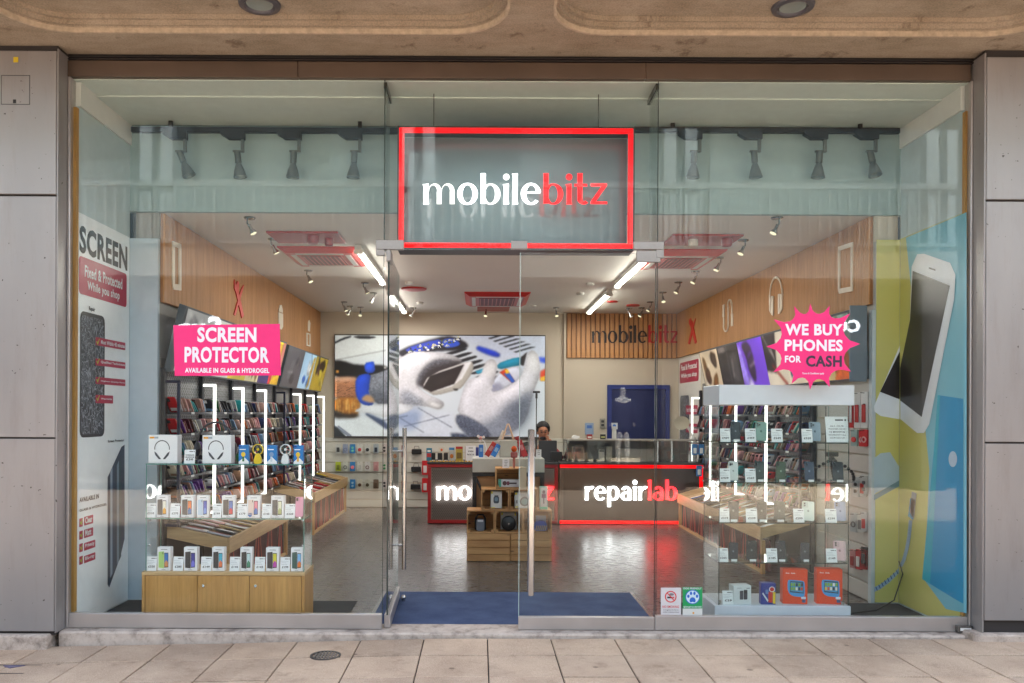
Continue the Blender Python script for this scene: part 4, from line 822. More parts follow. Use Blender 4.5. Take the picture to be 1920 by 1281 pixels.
# ------------------------------------------------------------------ backlit picture boxes over the racks
def glow(c, e=0.03): return mt(c, 0.4, 0, e, 0.22, 9, name='backlit_print')
PRINTB = m_print(0.03)
def lightbox(lab, sgn, xb, xt, y0, y1, z0, z1, panels):
    t = thing('light_box', lab, 'light box', (xb, y0, z0), 'tilted light boxes above the racks')
    b = B(); dx_ = 0.06 * sgn; P = [(xb, z0), (xt, z1), (xt - dx_, z1 + 0.02), (xb - dx_, z0 + 0.01)]
    b.ext([(x, z) for x, z in P], y0, y1, mt((78, 84, 90), 0.4), 'xz'); b.obj('casing', t)
    nx = Vector((z1 - z0, 0, -(xt - xb))).normalized() * sgn
    def uv(y, v, d=0.003): return (xb + (xt - xb) * v + nx.x * d, y, z0 + (z1 - z0) * v + nx.z * d)
    for ya, yb, bgc, shapes in panels:
        Pn = Paint(44, 44, bgc); far = sgn > 0
        for k, (c, pts) in enumerate(shapes): Pn.poly([(u * 44, (1 - v) * 44) for u, v in pts], c, 1, 4, 0.12, smooth=2 if len(pts) > 6 else 1, amt=0.5)
        for k in range(3): x, y, q = NR.uniform(4, 40), NR.uniform(4, 40), NR.uniform(-14, 14); Pn.line((x, y), (x + q, y + NR.uniform(-18, 18)), NR.uniform(0.8, 2.2), [(236, 232, 226), (30, 26, 30), bgc][k], 1, 0.7)
        Pn.c *= (1 + 0.12 * Pn.n2)[..., None]
        Pn.obj('picture', lambda u, v: uv(ya + (yb - ya) * u, 0.97 - 0.94 * v), PRINTB, t)
    return t
def blobs(n, cols, seed, tall=True):
    r = random.Random(seed); out = []
    for i in range(n):
        cx, cy, rx, ry = r.uniform(0.15, 0.85), r.uniform(0.15, 0.85), r.uniform(0.06, 0.2), r.uniform(0.12, 0.4); a = r.uniform(0, 6.3)
        P = []
        for k in range(9):
            q = 2 * math.pi * k / 9; e = r.uniform(0.7, 1.15); x, y = rx * e * math.cos(q), ry * e * math.sin(q)
            P.append((min(0.99, max(0.01, cx + x * math.cos(a) - y * math.sin(a) * 0.5)), min(0.99, max(0.01, cy + x * math.sin(a) + y * math.cos(a)))))
        out.append((r.choice(cols), P))
    return out
yb_ = [0.98, 1.45, 1.95, 2.45, 3.1, 3.75, 4.45]
lightbox('long tilted light box of phone pictures over the near left racks, behind pink sign', 1, -2.56, -2.43, 0.96, 4.5, 1.88, 2.43, [
    (1.0, 1.75, (176, 178, 180), blobs(5, [(60, 58, 62), (210, 120, 90), (230, 232, 236), (120, 122, 128)], 1)), (1.75, 2.45, (214, 218, 214), blobs(4, [(80, 84, 90), (190, 205, 190), (240, 240, 244)], 2)),
    (2.45, 3.05, (206, 184, 60), blobs(5, [(40, 46, 190), (240, 226, 150), (60, 30, 20)], 3)), (3.05, 3.55, (200, 190, 150), blobs(4, [(150, 100, 30), (240, 238, 220), (60, 50, 40)], 4)),
    (3.55, 4.0, (66, 40, 110), blobs(5, [(40, 70, 220), (120, 90, 200), (20, 20, 50)], 5)), (4.0, 4.47, (236, 140, 126), [((214, 40, 40), [(0.0, 0), (0.25, 0), (0.3, 1), (0.0, 1)]), ((244, 190, 20), [(0.2, 0), (1, 0), (1, 0.28), (0.4, 0.22)]), ((244, 190, 20), [(0.4, 0.2), (0.7, 0.2), (0.75, 1), (0.4, 1)])])])
lightbox('shorter tilted light box of coloured pictures over the far left racks', 1, -2.56, -2.43, 4.62, 7.35, 1.88, 2.41, [
    (4.66, 5.6, (92, 88, 90), blobs(3, [(70, 62, 60), (60, 56, 60), (140, 130, 122)], 6) + [((214, 214, 214), [(0.25 + 0.05 * k, 0.2), (0.28 + 0.05 * k, 0.2), (0.4 + 0.06 * k, 0.7), (0.37 + 0.06 * k, 0.7)]) for k in range(3)]),
    (5.6, 6.4, (170, 206, 236), blobs(5, [(40, 110, 220), (90, 160, 236), (236, 240, 244)], 7) + [((230, 180, 30), [(0.7, 0.0), (0.85, 0.1), (0.95, 0.95), (0.8, 0.9)])]), (6.4, 7.32, (190, 164, 40), blobs(6, [(60, 46, 20), (90, 40, 24), (220, 200, 60), (40, 44, 40)], 8))])
lightbox('tilted light box of fashion pictures over the right racks, behind pink starburst', -1, 3.2, 3.08, 0.98, 5.75, 1.85, 2.43, [
    (1.06, 1.55, (206, 196, 130), [((96, 120, 110), [(0, 0.3), (1, 0.3), (1, 1), (0, 1)]), ((150, 80, 36), [(0.2, 0.1), (0.45, 0.1), (0.6, 0.95), (0.45, 0.98)]), ((120, 60, 28), [(0.5, 0.1), (0.95, 0.12), (0.7, 0.5)]), ((214, 92, 24), [(0, 0), (1, 0), (0.8, 0.22), (0.3, 0.12)])]),
    (1.55, 2.15, (216, 190, 130), blobs(6, [(220, 100, 30), (70, 34, 20), (240, 210, 120), (20, 120, 140)], 11)), (2.15, 2.6, (224, 208, 186), blobs(3, [(20, 120, 150), (30, 60, 140), (190, 40, 30)], 12)),
    (2.6, 3.2, (218, 206, 190), [((40, 32, 36), [(0.55, 0.25), (1, 0.3), (1, 1), (0.3, 1)]), ((206, 50, 36), [(0.1, 0), (0.2, 0), (0.75, 0.4), (0.65, 0.4)]), ((236, 226, 220), [(0.6, 0.6), (0.65, 0.6), (0.95, 1), (0.9, 1)])]),
    (3.2, 4.05, (110, 60, 214), [((52, 30, 66), [(0.5, 0.05), (0.72, 0.35), (0.7, 0.65), (0.85, 0.95), (0.5, 1), (0.4, 0.5)]), ((150, 126, 236), [(0.72, 0), (1, 0), (1, 1), (0.92, 1), (0.78, 0.4)]), ((206, 200, 250), [(0.55, 0), (0.85, 0), (0.7, 0.25)])]),
    (4.05, 4.9, (44, 40, 42), [((70, 66, 70), [(0.1, 0.15), (0.45, 0.1), (0.45, 0.8), (0.1, 0.85)]), ((96, 92, 96), [(0.5, 0.05), (0.56, 0.05), (0.56, 1), (0.5, 1)]), ((150, 148, 150), [(0.62, 0.2), (0.8, 0.2), (0.8, 0.23), (0.62, 0.23)]), ((150, 140, 140), [(0.58, 0.86), (0.95, 0.86), (0.95, 0.97), (0.58, 0.97)])]),
    (4.9, 5.72, (206, 186, 160), blobs(6, [(84, 54, 36), (60, 40, 30), (226, 214, 196), (120, 80, 40)], 15))])
b = B(); b.box(3.06, 3.2, 0.965, 0.979, 1.83, 2.46, mt((104, 116, 126), 0.5)); tag(b.obj('end_plate'), 'blue grey end plate of the light box beside the yellow mural', 'end plate')
# ------------------------------------------------------------------ racks of phone cases
MESHM = mt((176, 178, 182), 0.35, 0.6, name='expanded_metal'); SHELFM = mt((70, 70, 74), 0.4, 0.3); POST = mt((24, 24, 28), 0.4); NAVY = mt((20, 24, 52), 0.3)
def rack(lab, sg, Xw, ys, dark, zb, zt_, meshto, x_front=0.155):
    t = thing('case_rack', lab, 'rack', (Xw, ys[0], 0)); X = lambda d: Xw + sg * d
    def bx(b, d0, d1, y0, y1, z0, z1, m, bv=0): a, c = X(d0), X(d1); b.box(min(a, c), max(a, c), y0, y1, z0, z1, m, bv)
    b = B(); bx(b, 0.001, 0.006, ys[0], ys[-1], 0.5, 2.0, mt((120, 118, 116), 0.6)); b.obj('back_panel', t)
    zz = [0.63 + 0.183 * k for k in range(6)]
    b = B(); p, q = 0.045, 0.05; y = ys[0]; rows = int(1.45 / q)
    for r_ in range(rows):
        z = 0.56 + r_ * q; n = int((meshto - ys[0]) / (p / 2))
        for sgn2 in (-1, 1):
            for k in range(n):
                ya, yb2 = ys[0] + k * p / 2, ys[0] + (k + 1) * p / 2; za = z + sgn2 * (q / 2 if k % 2 else 0.003); zc = z + sgn2 * (0.003 if k % 2 else q / 2)
                b.add([(X(0.016), ya, za - 0.0045), (X(0.016), yb2, zc - 0.0045), (X(0.016), yb2, zc + 0.0045), (X(0.016), ya, za + 0.0045)], [(0, 1, 2, 3)], MESHM)
    o = b.obj('mesh_panel', t); o['kind'] = 'stuff'
    for y in ys:
        b = B(); bx(b, 0.0165, 0.05, y - 0.03, y + 0.03, 0.03, zt_ + 0.1, POST, 0.003); b.obj('post', t)
    for i, y in enumerate(ys):
        m = NAVY if i in dark else LEDW; xf_ = x_front; w2 = 0.0115; Z0 = zb
        fr_ = thing
        b = B(); bx(b, 0.051, xf_ + w2, y - w2, y + w2, zt_ - 2 * w2, zt_, m, 0.002); bx(b, xf_ - w2, xf_ + w2, y - w2, y + w2, Z0 + 2 * w2, zt_ - 2 * w2 - 0.001, m, 0.002); bx(b, 0.051, xf_ + w2, y - w2, y + w2, Z0, Z0 + 2 * w2 - 0.001, m, 0.002)
        b.obj('light_frame', t)
    shelves = []
    for i in range(len(ys) - 1):
        for k, z in enumerate(zz):
            b = B(); y0, y1 = ys[i] + 0.035, ys[i + 1] - 0.035
            bx(b, 0.018, 0.135, y0, y1, z - 0.012, z - 0.004, SHELFM); bx(b, 0.1355, 0.141, y0, y1, z - 0.014, z + 0.008, SHELFM)
            for q_ in range(1): bx(b, 0.1412, 0.143, y0 + 0.3 + q_, y0 + 0.38 + q_, z - 0.012, z + 0.007, CARD)
            b.obj('shelf', t); shelves.append((i, k, y0, y1, z))
    return shelves
PAL = [('red', (200, 36, 44)), ('dusty pink', (220, 160, 164)), ('black', (34, 34, 38)), ('charcoal', (70, 70, 74)), ('silver', (190, 192, 198)), ('tan', (170, 132, 104)), ('navy', (36, 48, 96)), ('purple', (112, 60, 156)), ('teal', (40, 150, 154)), ('orange', (224, 112, 50)), ('cream', (226, 218, 200)), ('maroon', (110, 28, 48)), ('green', (58, 112, 66)), ('pale blue', (122, 160, 200)), ('brown', (96, 62, 46)), ('rose gold', (196, 156, 146))]
CASEM = [mt(c, 0.35, 0, 0, 0.16, 30, name='phone_case_finish') for n, c in PAL]
CASEMESH = []
def case_builder(i, h=0.158, w_=0.082, th=0.011):
    b = B(); P = rr(-w_ / 2, w_ / 2, 0, h, 0.011, 2); n = len(P)
    V = [(x, 0, z) for x, z in P] + [(x, th, z) for x, z in P]; b.add(V, [tuple(range(n)), tuple(range(n, 2 * n))] + [(q, (q + 1) % n, n + (q + 1) % n, n + q) for q in range(n)], CASEM[i])
    b.box(-w_ / 2 + 0.008, -w_ / 2 + 0.036, -0.0015, -0.0002, h - 0.042, h - 0.008, INK if PAL[i][0] != 'black' else CARD)
    b.box(-w_ / 2 + 0.014, w_ / 2 - 0.014, -0.001, -0.0002, 0.02, 0.05, CARD if i % 3 == 0 else CASEM[(i * 5 + 3) % 16]); return b
CASEMESH = [case_builder(i).mesh('phone_case') for i in range(16)]
ORD = ['first', 'second', 'third', 'fourth', 'fifth', 'sixth', 'seventh', 'eighth', 'ninth', 'tenth', 'eleventh', 'twelfth', 'thirteenth', 'fourteenth']
extra = B(); n_single = 0
YL = [0.98 + 0.92 * k for k in range(8)]; YL[-1] = 7.3
shL = rack('black rack of phone cases with white light frames along the left wall', 1, XL, YL, (0, 4), 0.6, 1.815, 4.6)
YRR = [2.1, 3.05, 4.1, 5.2, 6.15]
shR = rack('black rack of phone cases with white light frames along the right wall', -1, XR, YRR, (0,), 0.58, 1.80, 4.1)
BAY = ['nearest', 'second', 'third', 'fourth', 'fifth', 'sixth', 'seventh']
def fill(shelves, sg, Xw, side_name, single_bays, step):
    global n_single
    for i, k, y0, y1, z in shelves:
        n = int((y1 - y0 - 0.1) / step); run = rnd.randrange(16)
        for j in range(n):
            if rnd.random() < 0.8: run = rnd.choice([0, 1, 2, 2, 3, 4, 4, 5, 6, 7, 8, 9, 10, 11, 14, 15, 13, 12, 1, 15])
            y = y0 + 0.1 + j * step; lean = R(46 + rnd.uniform(-5, 5)); yaw = R(rnd.uniform(-6, 6)); x = Xw + sg * (0.079 + rnd.uniform(-0.01, 0.01))
            M = Matrix.Translation((x, y, z + 0.002)) @ Matrix.Rotation(yaw, 4, 'Z') @ Matrix.Rotation(lean, 4, 'X') @ Matrix.Scale(rnd.uniform(0.9, 1.06), 4)
            if i in single_bays and n_single < 300:
                o = bpy.data.objects.new('phone_case', CASEMESH[run]); C.objects.link(o); o.matrix_world = M; n_single += 1
                tag(o, '%s phone case, %s along the %s shelf up, %s %s rack bay' % (PAL[run][0], ORD[j], ORD[k], BAY[i], side_name), 'phone case', 'phone cases leaning on the wall racks')
            else:
                q = case_builder(run); q.xf(M); extra.add(q.v, q.f[:18], CASEM[run])
fill(shL, 1, XL, 'left', (0, 1), 0.062)
fill(shR, -1, XR, 'right', (0, 1), 0.064)
o = extra.obj('phone_cases'); tag(o, 'further phone cases packed on the far bays of the racks', 'phone cases', None, 'stuff')
# ================================================================== display trays under the racks
HAIR = [mt((150, 44, 44), 0.5), mt((24, 22, 24), 0.5), mt((176, 90, 74), 0.5)]
def tray(lab, sg, Xw, Xf, y0, y1, zw, zf_, grp):
    t = thing('display_tray', lab, 'display table', (Xf, y0, 0), grp)
    L = lambda a, b_: (min(a, b_), max(a, b_)); X = lambda u: Xw + (Xf - Xw) * u
    Z = lambda u: zw + (zf_ - zw) * u
    b = B(); P = [(Xw, zw - 0.03), (Xf, zf_ - 0.03), (Xf, zf_ - 0.01), (Xw, zw - 0.01)]; b.ext(P, y0 + 0.021, y1 - 0.021, OAKY, 'xz'); b.obj('tray_bottom', t)
    for ya in (y0, y1 - 0.02):
        b = B(); b.ext([(Xw, zw - 0.05), (Xf, zf_ - 0.05), (Xf, zf_ + 0.055), (Xw, zw + 0.055)], ya, ya + 0.02, OAKX, 'xz'); b.obj('end_board', t)
    b = B(); b.box(*L(Xf + sg * 0.001, Xf + sg * 0.022), y0, y1, zf_ - 0.07, zf_ + 0.057, OAKY, 0.002); b.obj('front_board', t)
    xi = Xf - sg * 0.07
    b = B(); b.box(*L(xi - sg * 0.02, xi), y0 + 0.03, y1 - 0.03, 0.02, zf_ - 0.075, mt((96, 44, 46), 0.6)); b.obj('back_board', t)
    for ya in (y0 + 0.01, y1 - 0.05):
        b = B(); b.box(*L(Xf - sg * 0.03, Xf + sg * 0.005), ya, ya + 0.04, 0.001, zf_ - 0.071, OAK); b.obj('leg', t)
    b = B(); b.box(*L(Xf - sg * 0.045, Xf - sg * 0.005), y0 + 0.051, y1 - 0.051, 0.001, 0.03, OAKY); b.obj('foot_rail', t)
    n = max(2, int((y1 - y0) / 0.42))
    for k in range(n):
        yc = y0 + (y1 - y0) * (k + 0.5) / n
        for q in range(-3, 4):
            b = B(); c = HAIR[(k + abs(q)) % 3]; b.tube([(Xf - sg * 0.03, yc + q * 0.018, zf_ - 0.075), (Xf - sg * 0.03, yc + q * 0.048, 0.032)], 0.007, c, 5); b.obj('slanted_rod', t)
    return t, X, Z
def lay(t, sg, X, Z, y0, y1, lab_side, rows, step, sz=(0.085, 0.165)):
    k = 0; names = [('red and white', (190, 40, 50)), ('silver', (170, 172, 178)), ('white', (220, 218, 214)), ('dark grey', (66, 66, 70)), ('pale pink', (210, 168, 168)), ('gold', (170, 140, 84)), ('blue', (60, 80, 140)), ('black', (34, 34, 38)), ('tan', (186, 150, 116)), ('yellow', (206, 180, 40))]
    n = int((y1 - y0) / step)
    for j in range(n):
        nm, c = names[rnd.choice([0, 1, 2, 2, 3, 4, 5, 6, 7, 8, 3, 1] + ([9] if j == n - 1 else []))]; y = y0 + (j + 0.5) * step
        for r_ in range(rows):
            if r_: nm, c = names[rnd.randrange(9)]
            u = (r_ + 0.5) / rows * 0.9 + 0.04; b = B(); w_, l = step * 0.92, 0.9 / rows * abs(X(1) - X(0)) * 0.95
            M = Matrix.Translation((X(u), y, Z(u) + 0.006)) @ Matrix.Rotation(math.atan2(Z(1) - Z(0), abs(X(1) - X(0))) * sg * -1, 4, 'Y') @ Matrix.Rotation(R(rnd.uniform(-9, 9)), 4, 'Z') @ Matrix.Rotation(R(-rnd.uniform(7, 14)), 4, 'X')
            b.box(-l / 2, l / 2, -w_ / 2, w_ / 2, 0.0, 0.016, mt(c, 0.3, 0, 0, 0.1, 20), 0.003); b.box(-l / 2 + 0.03, l / 2 - 0.04, -w_ / 2 + 0.012, w_ / 2 - 0.012, 0.0162, 0.0175, CARD if nm not in ('white', 'silver') else mt((150, 60, 66), 0.4))
            b.xf(M); o = b.obj('boxed_case'); o.location = (0, 0, 0)
            tag(o, '%s boxed phone case, %s from the window in %s tray, %s row' % (nm, ORD[j] if j < 14 else 'last', lab_side, ('back', 'front')[r_]), 'boxed case', 'boxed cases lying in the trays')
tL1, X_, Z_ = tray('low sloping wooden display tray at the near end of the left wall', 1, -2.6, -2.1, 1.0, 3.15, 0.555, 0.445, 'sloping display trays'); lay(tL1, 1, X_, Z_, 1.04, 3.1, 'near left', 2, 0.17)
tL2, X_, Z_ = tray('low sloping wooden display tray at the far end of the left wall', 1, -2.6, -2.1, 4.55, 7.1, 0.6, 0.48, 'sloping display trays'); lay(tL2, 1, X_, Z_, 4.6, 7.05, 'far left', 2, 0.22)
tR1, X_, Z_ = tray('low sloping wooden display tray along the right wall', -1, 3.2, 2.75, 2.14, 5.5, 0.53, 0.4, 'sloping display trays'); lay(tR1, -1, X_, Z_, 2.2, 5.4, 'right', 2, 0.25)
# ================================================================== back wall: lit picture, slat wall, door
YP = YB - 0.06; pb = front(YP); x0, x1, z0, z1 = rect(628, 629, 1021, 821, YP)
t = thing('light_box', 'big backlit picture of gloved hands repairing a phone on the back wall', 'light box', ((x0 + x1) / 2, YB, z0))
b = B(); b.box(x0 - 0.012, x1 + 0.012, YP + 0.002, YB - 0.001, z0 - 0.012, z1 + 0.012, mt((60, 56, 54), 0.4)); b.obj('casing', t)
PT = Paint(428, 208, (206, 214, 224)); q4 = lambda P: [((x - 124) * 0.25, (y - 82) * 0.25) for x, y in P]
def pp(P, col, soft=1, vol=0, knit=0.0, **k): PT.poly(q4(P), col, soft, vol, knit, **k)
def ln(p, q, wd, col, soft=1, alpha=1.0): PT.line(*q4([p, q]), wd, col, soft, alpha)
pp([(100, 60), (560, 60), (560, 260), (100, 320)], (224, 230, 233), 12); pp([(1100, 60), (1860, 60), (1860, 420), (1400, 300)], (196, 206, 226), 14); pp([(100, 760), (330, 730), (560, 860), (560, 940), (100, 940)], (220, 228, 234), 3); pp([(560, 700), (850, 680), (860, 800), (760, 880), (570, 800)], (150, 166, 200), 8); pp([(850, 700), (1120, 720), (1100, 940), (760, 940)], (206, 212, 226), 6)
pp([(100, 150), (180, 105), (250, 84), (262, 96), (190, 118), (100, 165)], (40, 44, 50), 1); pp([(256, 92), (350, 84), (465, 92), (440, 106), (340, 114)], (44, 46, 50), 1); ln((130, 286), (540, 204), 1.2, (120, 126, 134))
pp([(100, 290), (180, 288), (300, 330), (580, 326), (580, 450), (380, 450), (100, 440)], (22, 20, 22), 2); pp([(134, 372), (158, 372), (158, 394), (134, 394)], (226, 156, 66), 1); pp([(520, 338), (545, 338), (545, 360), (520, 360)], (150, 150, 150), 1)
pp([(100, 436), (200, 424), (310, 428), (336, 520), (334, 610), (100, 620)], (172, 116, 84), 2, 10, 0.08, amt=0.4); pp([(100, 438), (200, 426), (306, 430), (300, 452), (100, 466)], (222, 184, 160), 3, alpha=0.8)
for k in range(46): x, y = NR.uniform(124, 310), NR.uniform(470, 600); ln((x, y), (x + NR.uniform(14, 34), y - NR.uniform(4, 16)), 0.8, (70, 44, 30), 0, 0.5)
pp([(100, 600), (320, 592), (338, 664), (300, 758), (220, 752), (100, 700)], (176, 112, 44), 2, 8)
for k in range(34): x = NR.uniform(140, 310); ln((x, NR.uniform(600, 650)), (x + NR.uniform(-10, 10), NR.uniform(690, 756)), 1.4, [(236, 190, 110), (110, 66, 26), (206, 150, 70)][k % 3], 1, 0.7)
pp([(100, 690), (200, 735), (330, 728), (310, 764), (100, 770)], (40, 32, 26), 3)
pp([(250, 708), (470, 640), (760, 640), (760, 700), (560, 764), (380, 722)], (218, 222, 230), 1, 8, amt=0.2); pp([(360, 724), (400, 726), (560, 800), (560, 870), (470, 800)], (70, 84, 116), 2)
for p, q in (((480, 792), (720, 744)), ((660, 765), (850, 882)), ((800, 676), (1080, 840)), ((690, 832), (1060, 736)), ((380, 730), (560, 852)), ((124, 832), (240, 914)), ((150, 832), (260, 914))): ln(p, q, 1.1 if p[0] > 400 else 2.2, (70, 80, 104))
pp([(124, 835), (150, 850), (240, 940), (100, 940)], (36, 42, 46), 1)
pp([(640, 200), (960, 94), (1090, 82), (1222, 152), (1180, 200), (1060, 206), (920, 212), (740, 264), (650, 254)], (24, 22, 32), 2); pp([(680, 192), (960, 106), (1002, 132), (930, 188), (740, 228)], (34, 62, 196), 1); pp([(990, 114), (1080, 98), (1152, 142), (1120, 172), (1010, 186)], (44, 82, 206), 1)
for k in range(60): x = NR.uniform(715, 1130); y = 226 - (x - 700) * 0.24 + NR.uniform(-42, 18); pp([(x, y), (x + NR.uniform(8, 22), y - 5), (x + 22, y + 9), (x + 3, y + 11)], [(196, 196, 160), (216, 220, 224), (70, 84, 64), (20, 24, 64), (150, 160, 170)][k % 5], 0, smooth=0)
for k in range(8): x, y = 1000 + k * 44, 214 + k * 31; pp([(x, y + 22), (x + 160, y - 30), (x + 216, y - 26), (x + 90, y + 22), (x + 20, y + 30)], (24, 24, 30), 1)
for k in range(6): x, y = 1370 + k * 42, 96 + k * 22; pp([(x, y + 6), (x + 140, y - 36), (x + 190, y - 38), (x + 20, y + 12)], (34, 38, 44), 1)
for k in range(4): x, y = 570 + k * 16, 258 + k * 44; pp([(x, y), (670, y + 22), (670, y + 34), (x + 8, y + 14)], (44, 48, 56), 1)
pp([(1280, 168), (1310, 168), (1474, 222), (1464, 260), (1400, 250), (1274, 196)], (32, 62, 210), 2, 5); pp([(576, 206), (638, 166), (646, 184), (584, 224)], (44, 74, 214), 2); pp([(1780, 252), (1860, 262), (1860, 310), (1784, 292)], (42, 76, 216), 2); pp([(604, 344), (664, 360), (664, 384), (610, 374)], (40, 150, 200), 1)
pp([(1440, 314), (1560, 268), (1646, 254), (1648, 320), (1560, 340), (1456, 360)], (22, 136, 172), 1, 6); pp([(1640, 256), (1692, 212), (1664, 326), (1640, 322)], (34, 28, 30), 1); pp([(1266, 374), (1340, 348), (1340, 382), (1290, 396)], (40, 150, 190), 1)
pp([(1430, 400), (1560, 330), (1650, 340), (1650, 440), (1480, 530), (1390, 550)], (204, 210, 226), 2, 6); pp([(1466, 382), (1520, 350), (1592, 456), (1570, 470)], (210, 64, 34), 1, 4); pp([(1500, 392), (1544, 382), (1594, 456), (1570, 470)], (42, 94, 196), 1); pp([(1508, 360), (1532, 356), (1548, 386), (1520, 394)], (240, 196, 50), 1); pp([(1794, 374), (1860, 340), (1860, 444), (1800, 448)], (206, 64, 34), 2, 4); pp([(1800, 424), (1860, 398), (1860, 448), (1802, 452)], (234, 184, 44), 1); ln((1404, 484), (1456, 526), 2.2, (60, 90, 200))
pp([(1386, 556), (1420, 470), (1470, 470), (1510, 520)], (150, 152, 176), 3)
pp([(560, 300), (664, 262), (724, 222), (810, 210), (900, 214), (1034, 224), (1110, 250), (1180, 300), (1060, 296), (960, 284), (884, 322), (830, 390), (800, 440), (796, 496), (866, 562), (1004, 618), (1018, 656), (980, 692), (900, 670), (820, 660), (660, 640), (560, 646)], (214, 214, 222), 1, 13, 0.03)
pp([(660, 520), (760, 560), (850, 620), (840, 660), (820, 664), (660, 646)], (120, 126, 142), 6, knit=0.45, alpha=0.75); pp([(880, 612), (960, 640), (1014, 660), (980, 690), (900, 670)], (226, 226, 228), 3, 5, alpha=0.8)
pp([(395, 412), (470, 394), (560, 356), (600, 345), (600, 645), (560, 646), (450, 644), (398, 566)], (128, 132, 144), 1, 12, 0.25); pp([(402, 520), (560, 560), (600, 646), (450, 646)], (70, 74, 88), 6, knit=0.25, alpha=0.6)
for k in range(20): x = 408 + k * 9; ln((x, 408 - k * 2.6 + 8), (x + 6, 640), 0.9, (84, 88, 102), 1, 0.45)
pp([(296, 440), (330, 402), (420, 396), (404, 480), (400, 570), (446, 640), (420, 664), (340, 652), (300, 590), (288, 520)], (34, 74, 206), 1, 8); pp([(358, 312), (436, 296), (446, 312), (454, 388), (374, 400)], (40, 84, 222), 1, 6); pp([(330, 610), (390, 560), (440, 600), (450, 640), (390, 636)], (190, 150, 110), 2)
pp([(885, 322), (960, 280), (1080, 288), (1166, 300), (1150, 330), (900, 416), (860, 520), (820, 502), (790, 480), (824, 390)], (46, 38, 42), 3)
pp([(800, 440), (836, 376), (884, 318), (960, 276), (1092, 288), (1100, 306), (1000, 316), (900, 348), (846, 412), (812, 494), (792, 490)], (92, 94, 106), 4, knit=0.5, alpha=0.8)
pp([(832, 517), (892, 404), (1236, 282), (1258, 326), (1246, 384), (1164, 506), (1130, 526), (940, 578), (900, 556)], (176, 172, 166), 1, 5, smooth=1, amt=0.3); pp([(836, 512), (894, 408), (1228, 288), (1238, 302), (1132, 484), (906, 552)], (230, 230, 234), 1, smooth=1); pp([(842, 514), (900, 412), (1180, 316), (1096, 480), (906, 548)], (34, 26, 28), 1, smooth=0); pp([(960, 440), (1170, 330), (1110, 440), (960, 510)], (54, 42, 44), 6, alpha=0.6); pp([(1090, 520), (1130, 516), (1126, 532), (1100, 534)], (40, 36, 36), 1)
pp([(1310, 420), (1350, 300), (1380, 276), (1424, 272), (1448, 330), (1426, 450), (1390, 556), (1500, 522), (1640, 430), (1680, 300), (1692, 216), (1740, 192), (1788, 246), (1800, 400), (1744, 540), (1694, 760), (1600, 870), (1400, 940), (1330, 900), (1116, 740), (1160, 560), (1200, 440)], (212, 212, 222), 1, 15, 0.03)
pp([(1500, 660), (1620, 600), (1744, 500), (1734, 600), (1694, 760), (1600, 870), (1440, 940), (1340, 880), (1300, 800), (1420, 770)], (104, 112, 130), 8, knit=0.22, alpha=0.75); pp([(1560, 640), (1740, 560), (1690, 780), (1560, 880)], (70, 78, 96), 12, knit=0.12, alpha=0.6); pp([(1340, 300), (1420, 280), (1440, 330), (1420, 420), (1330, 420)], (232, 232, 234), 5, alpha=0.7); pp([(1700, 220), (1780, 230), (1794, 380), (1690, 380)], (232, 232, 236), 6, alpha=0.7)
pp([(1116, 732), (1180, 734), (1300, 790), (1410, 890), (1380, 940), (1240, 940), (1110, 810)], (96, 102, 122), 2, 8, 0.4)
for k in range(16): x = 1120 + k * 16; ln((x, 736 + k * 7), (x + 22, 830 + k * 9), 1.1, (40, 46, 66), 1, 0.7)
pp([(1070, 884), (1180, 890), (1270, 940), (1080, 940)], (70, 78, 100), 2, knit=0.5)
XQ0, ZQ0, XQ1, ZQ1 = pb(628.4, 628.8)[0], pb(628.4, 628.8)[2], pb(1021, 819.5)[0], pb(1021, 819.5)[2]
PT.obj('picture_sheet', lambda u, v: (XQ0 + (XQ1 - XQ0) * u, YP - 0.001, ZQ0 + (ZQ1 - ZQ0) * v), m_print(0.034), t)
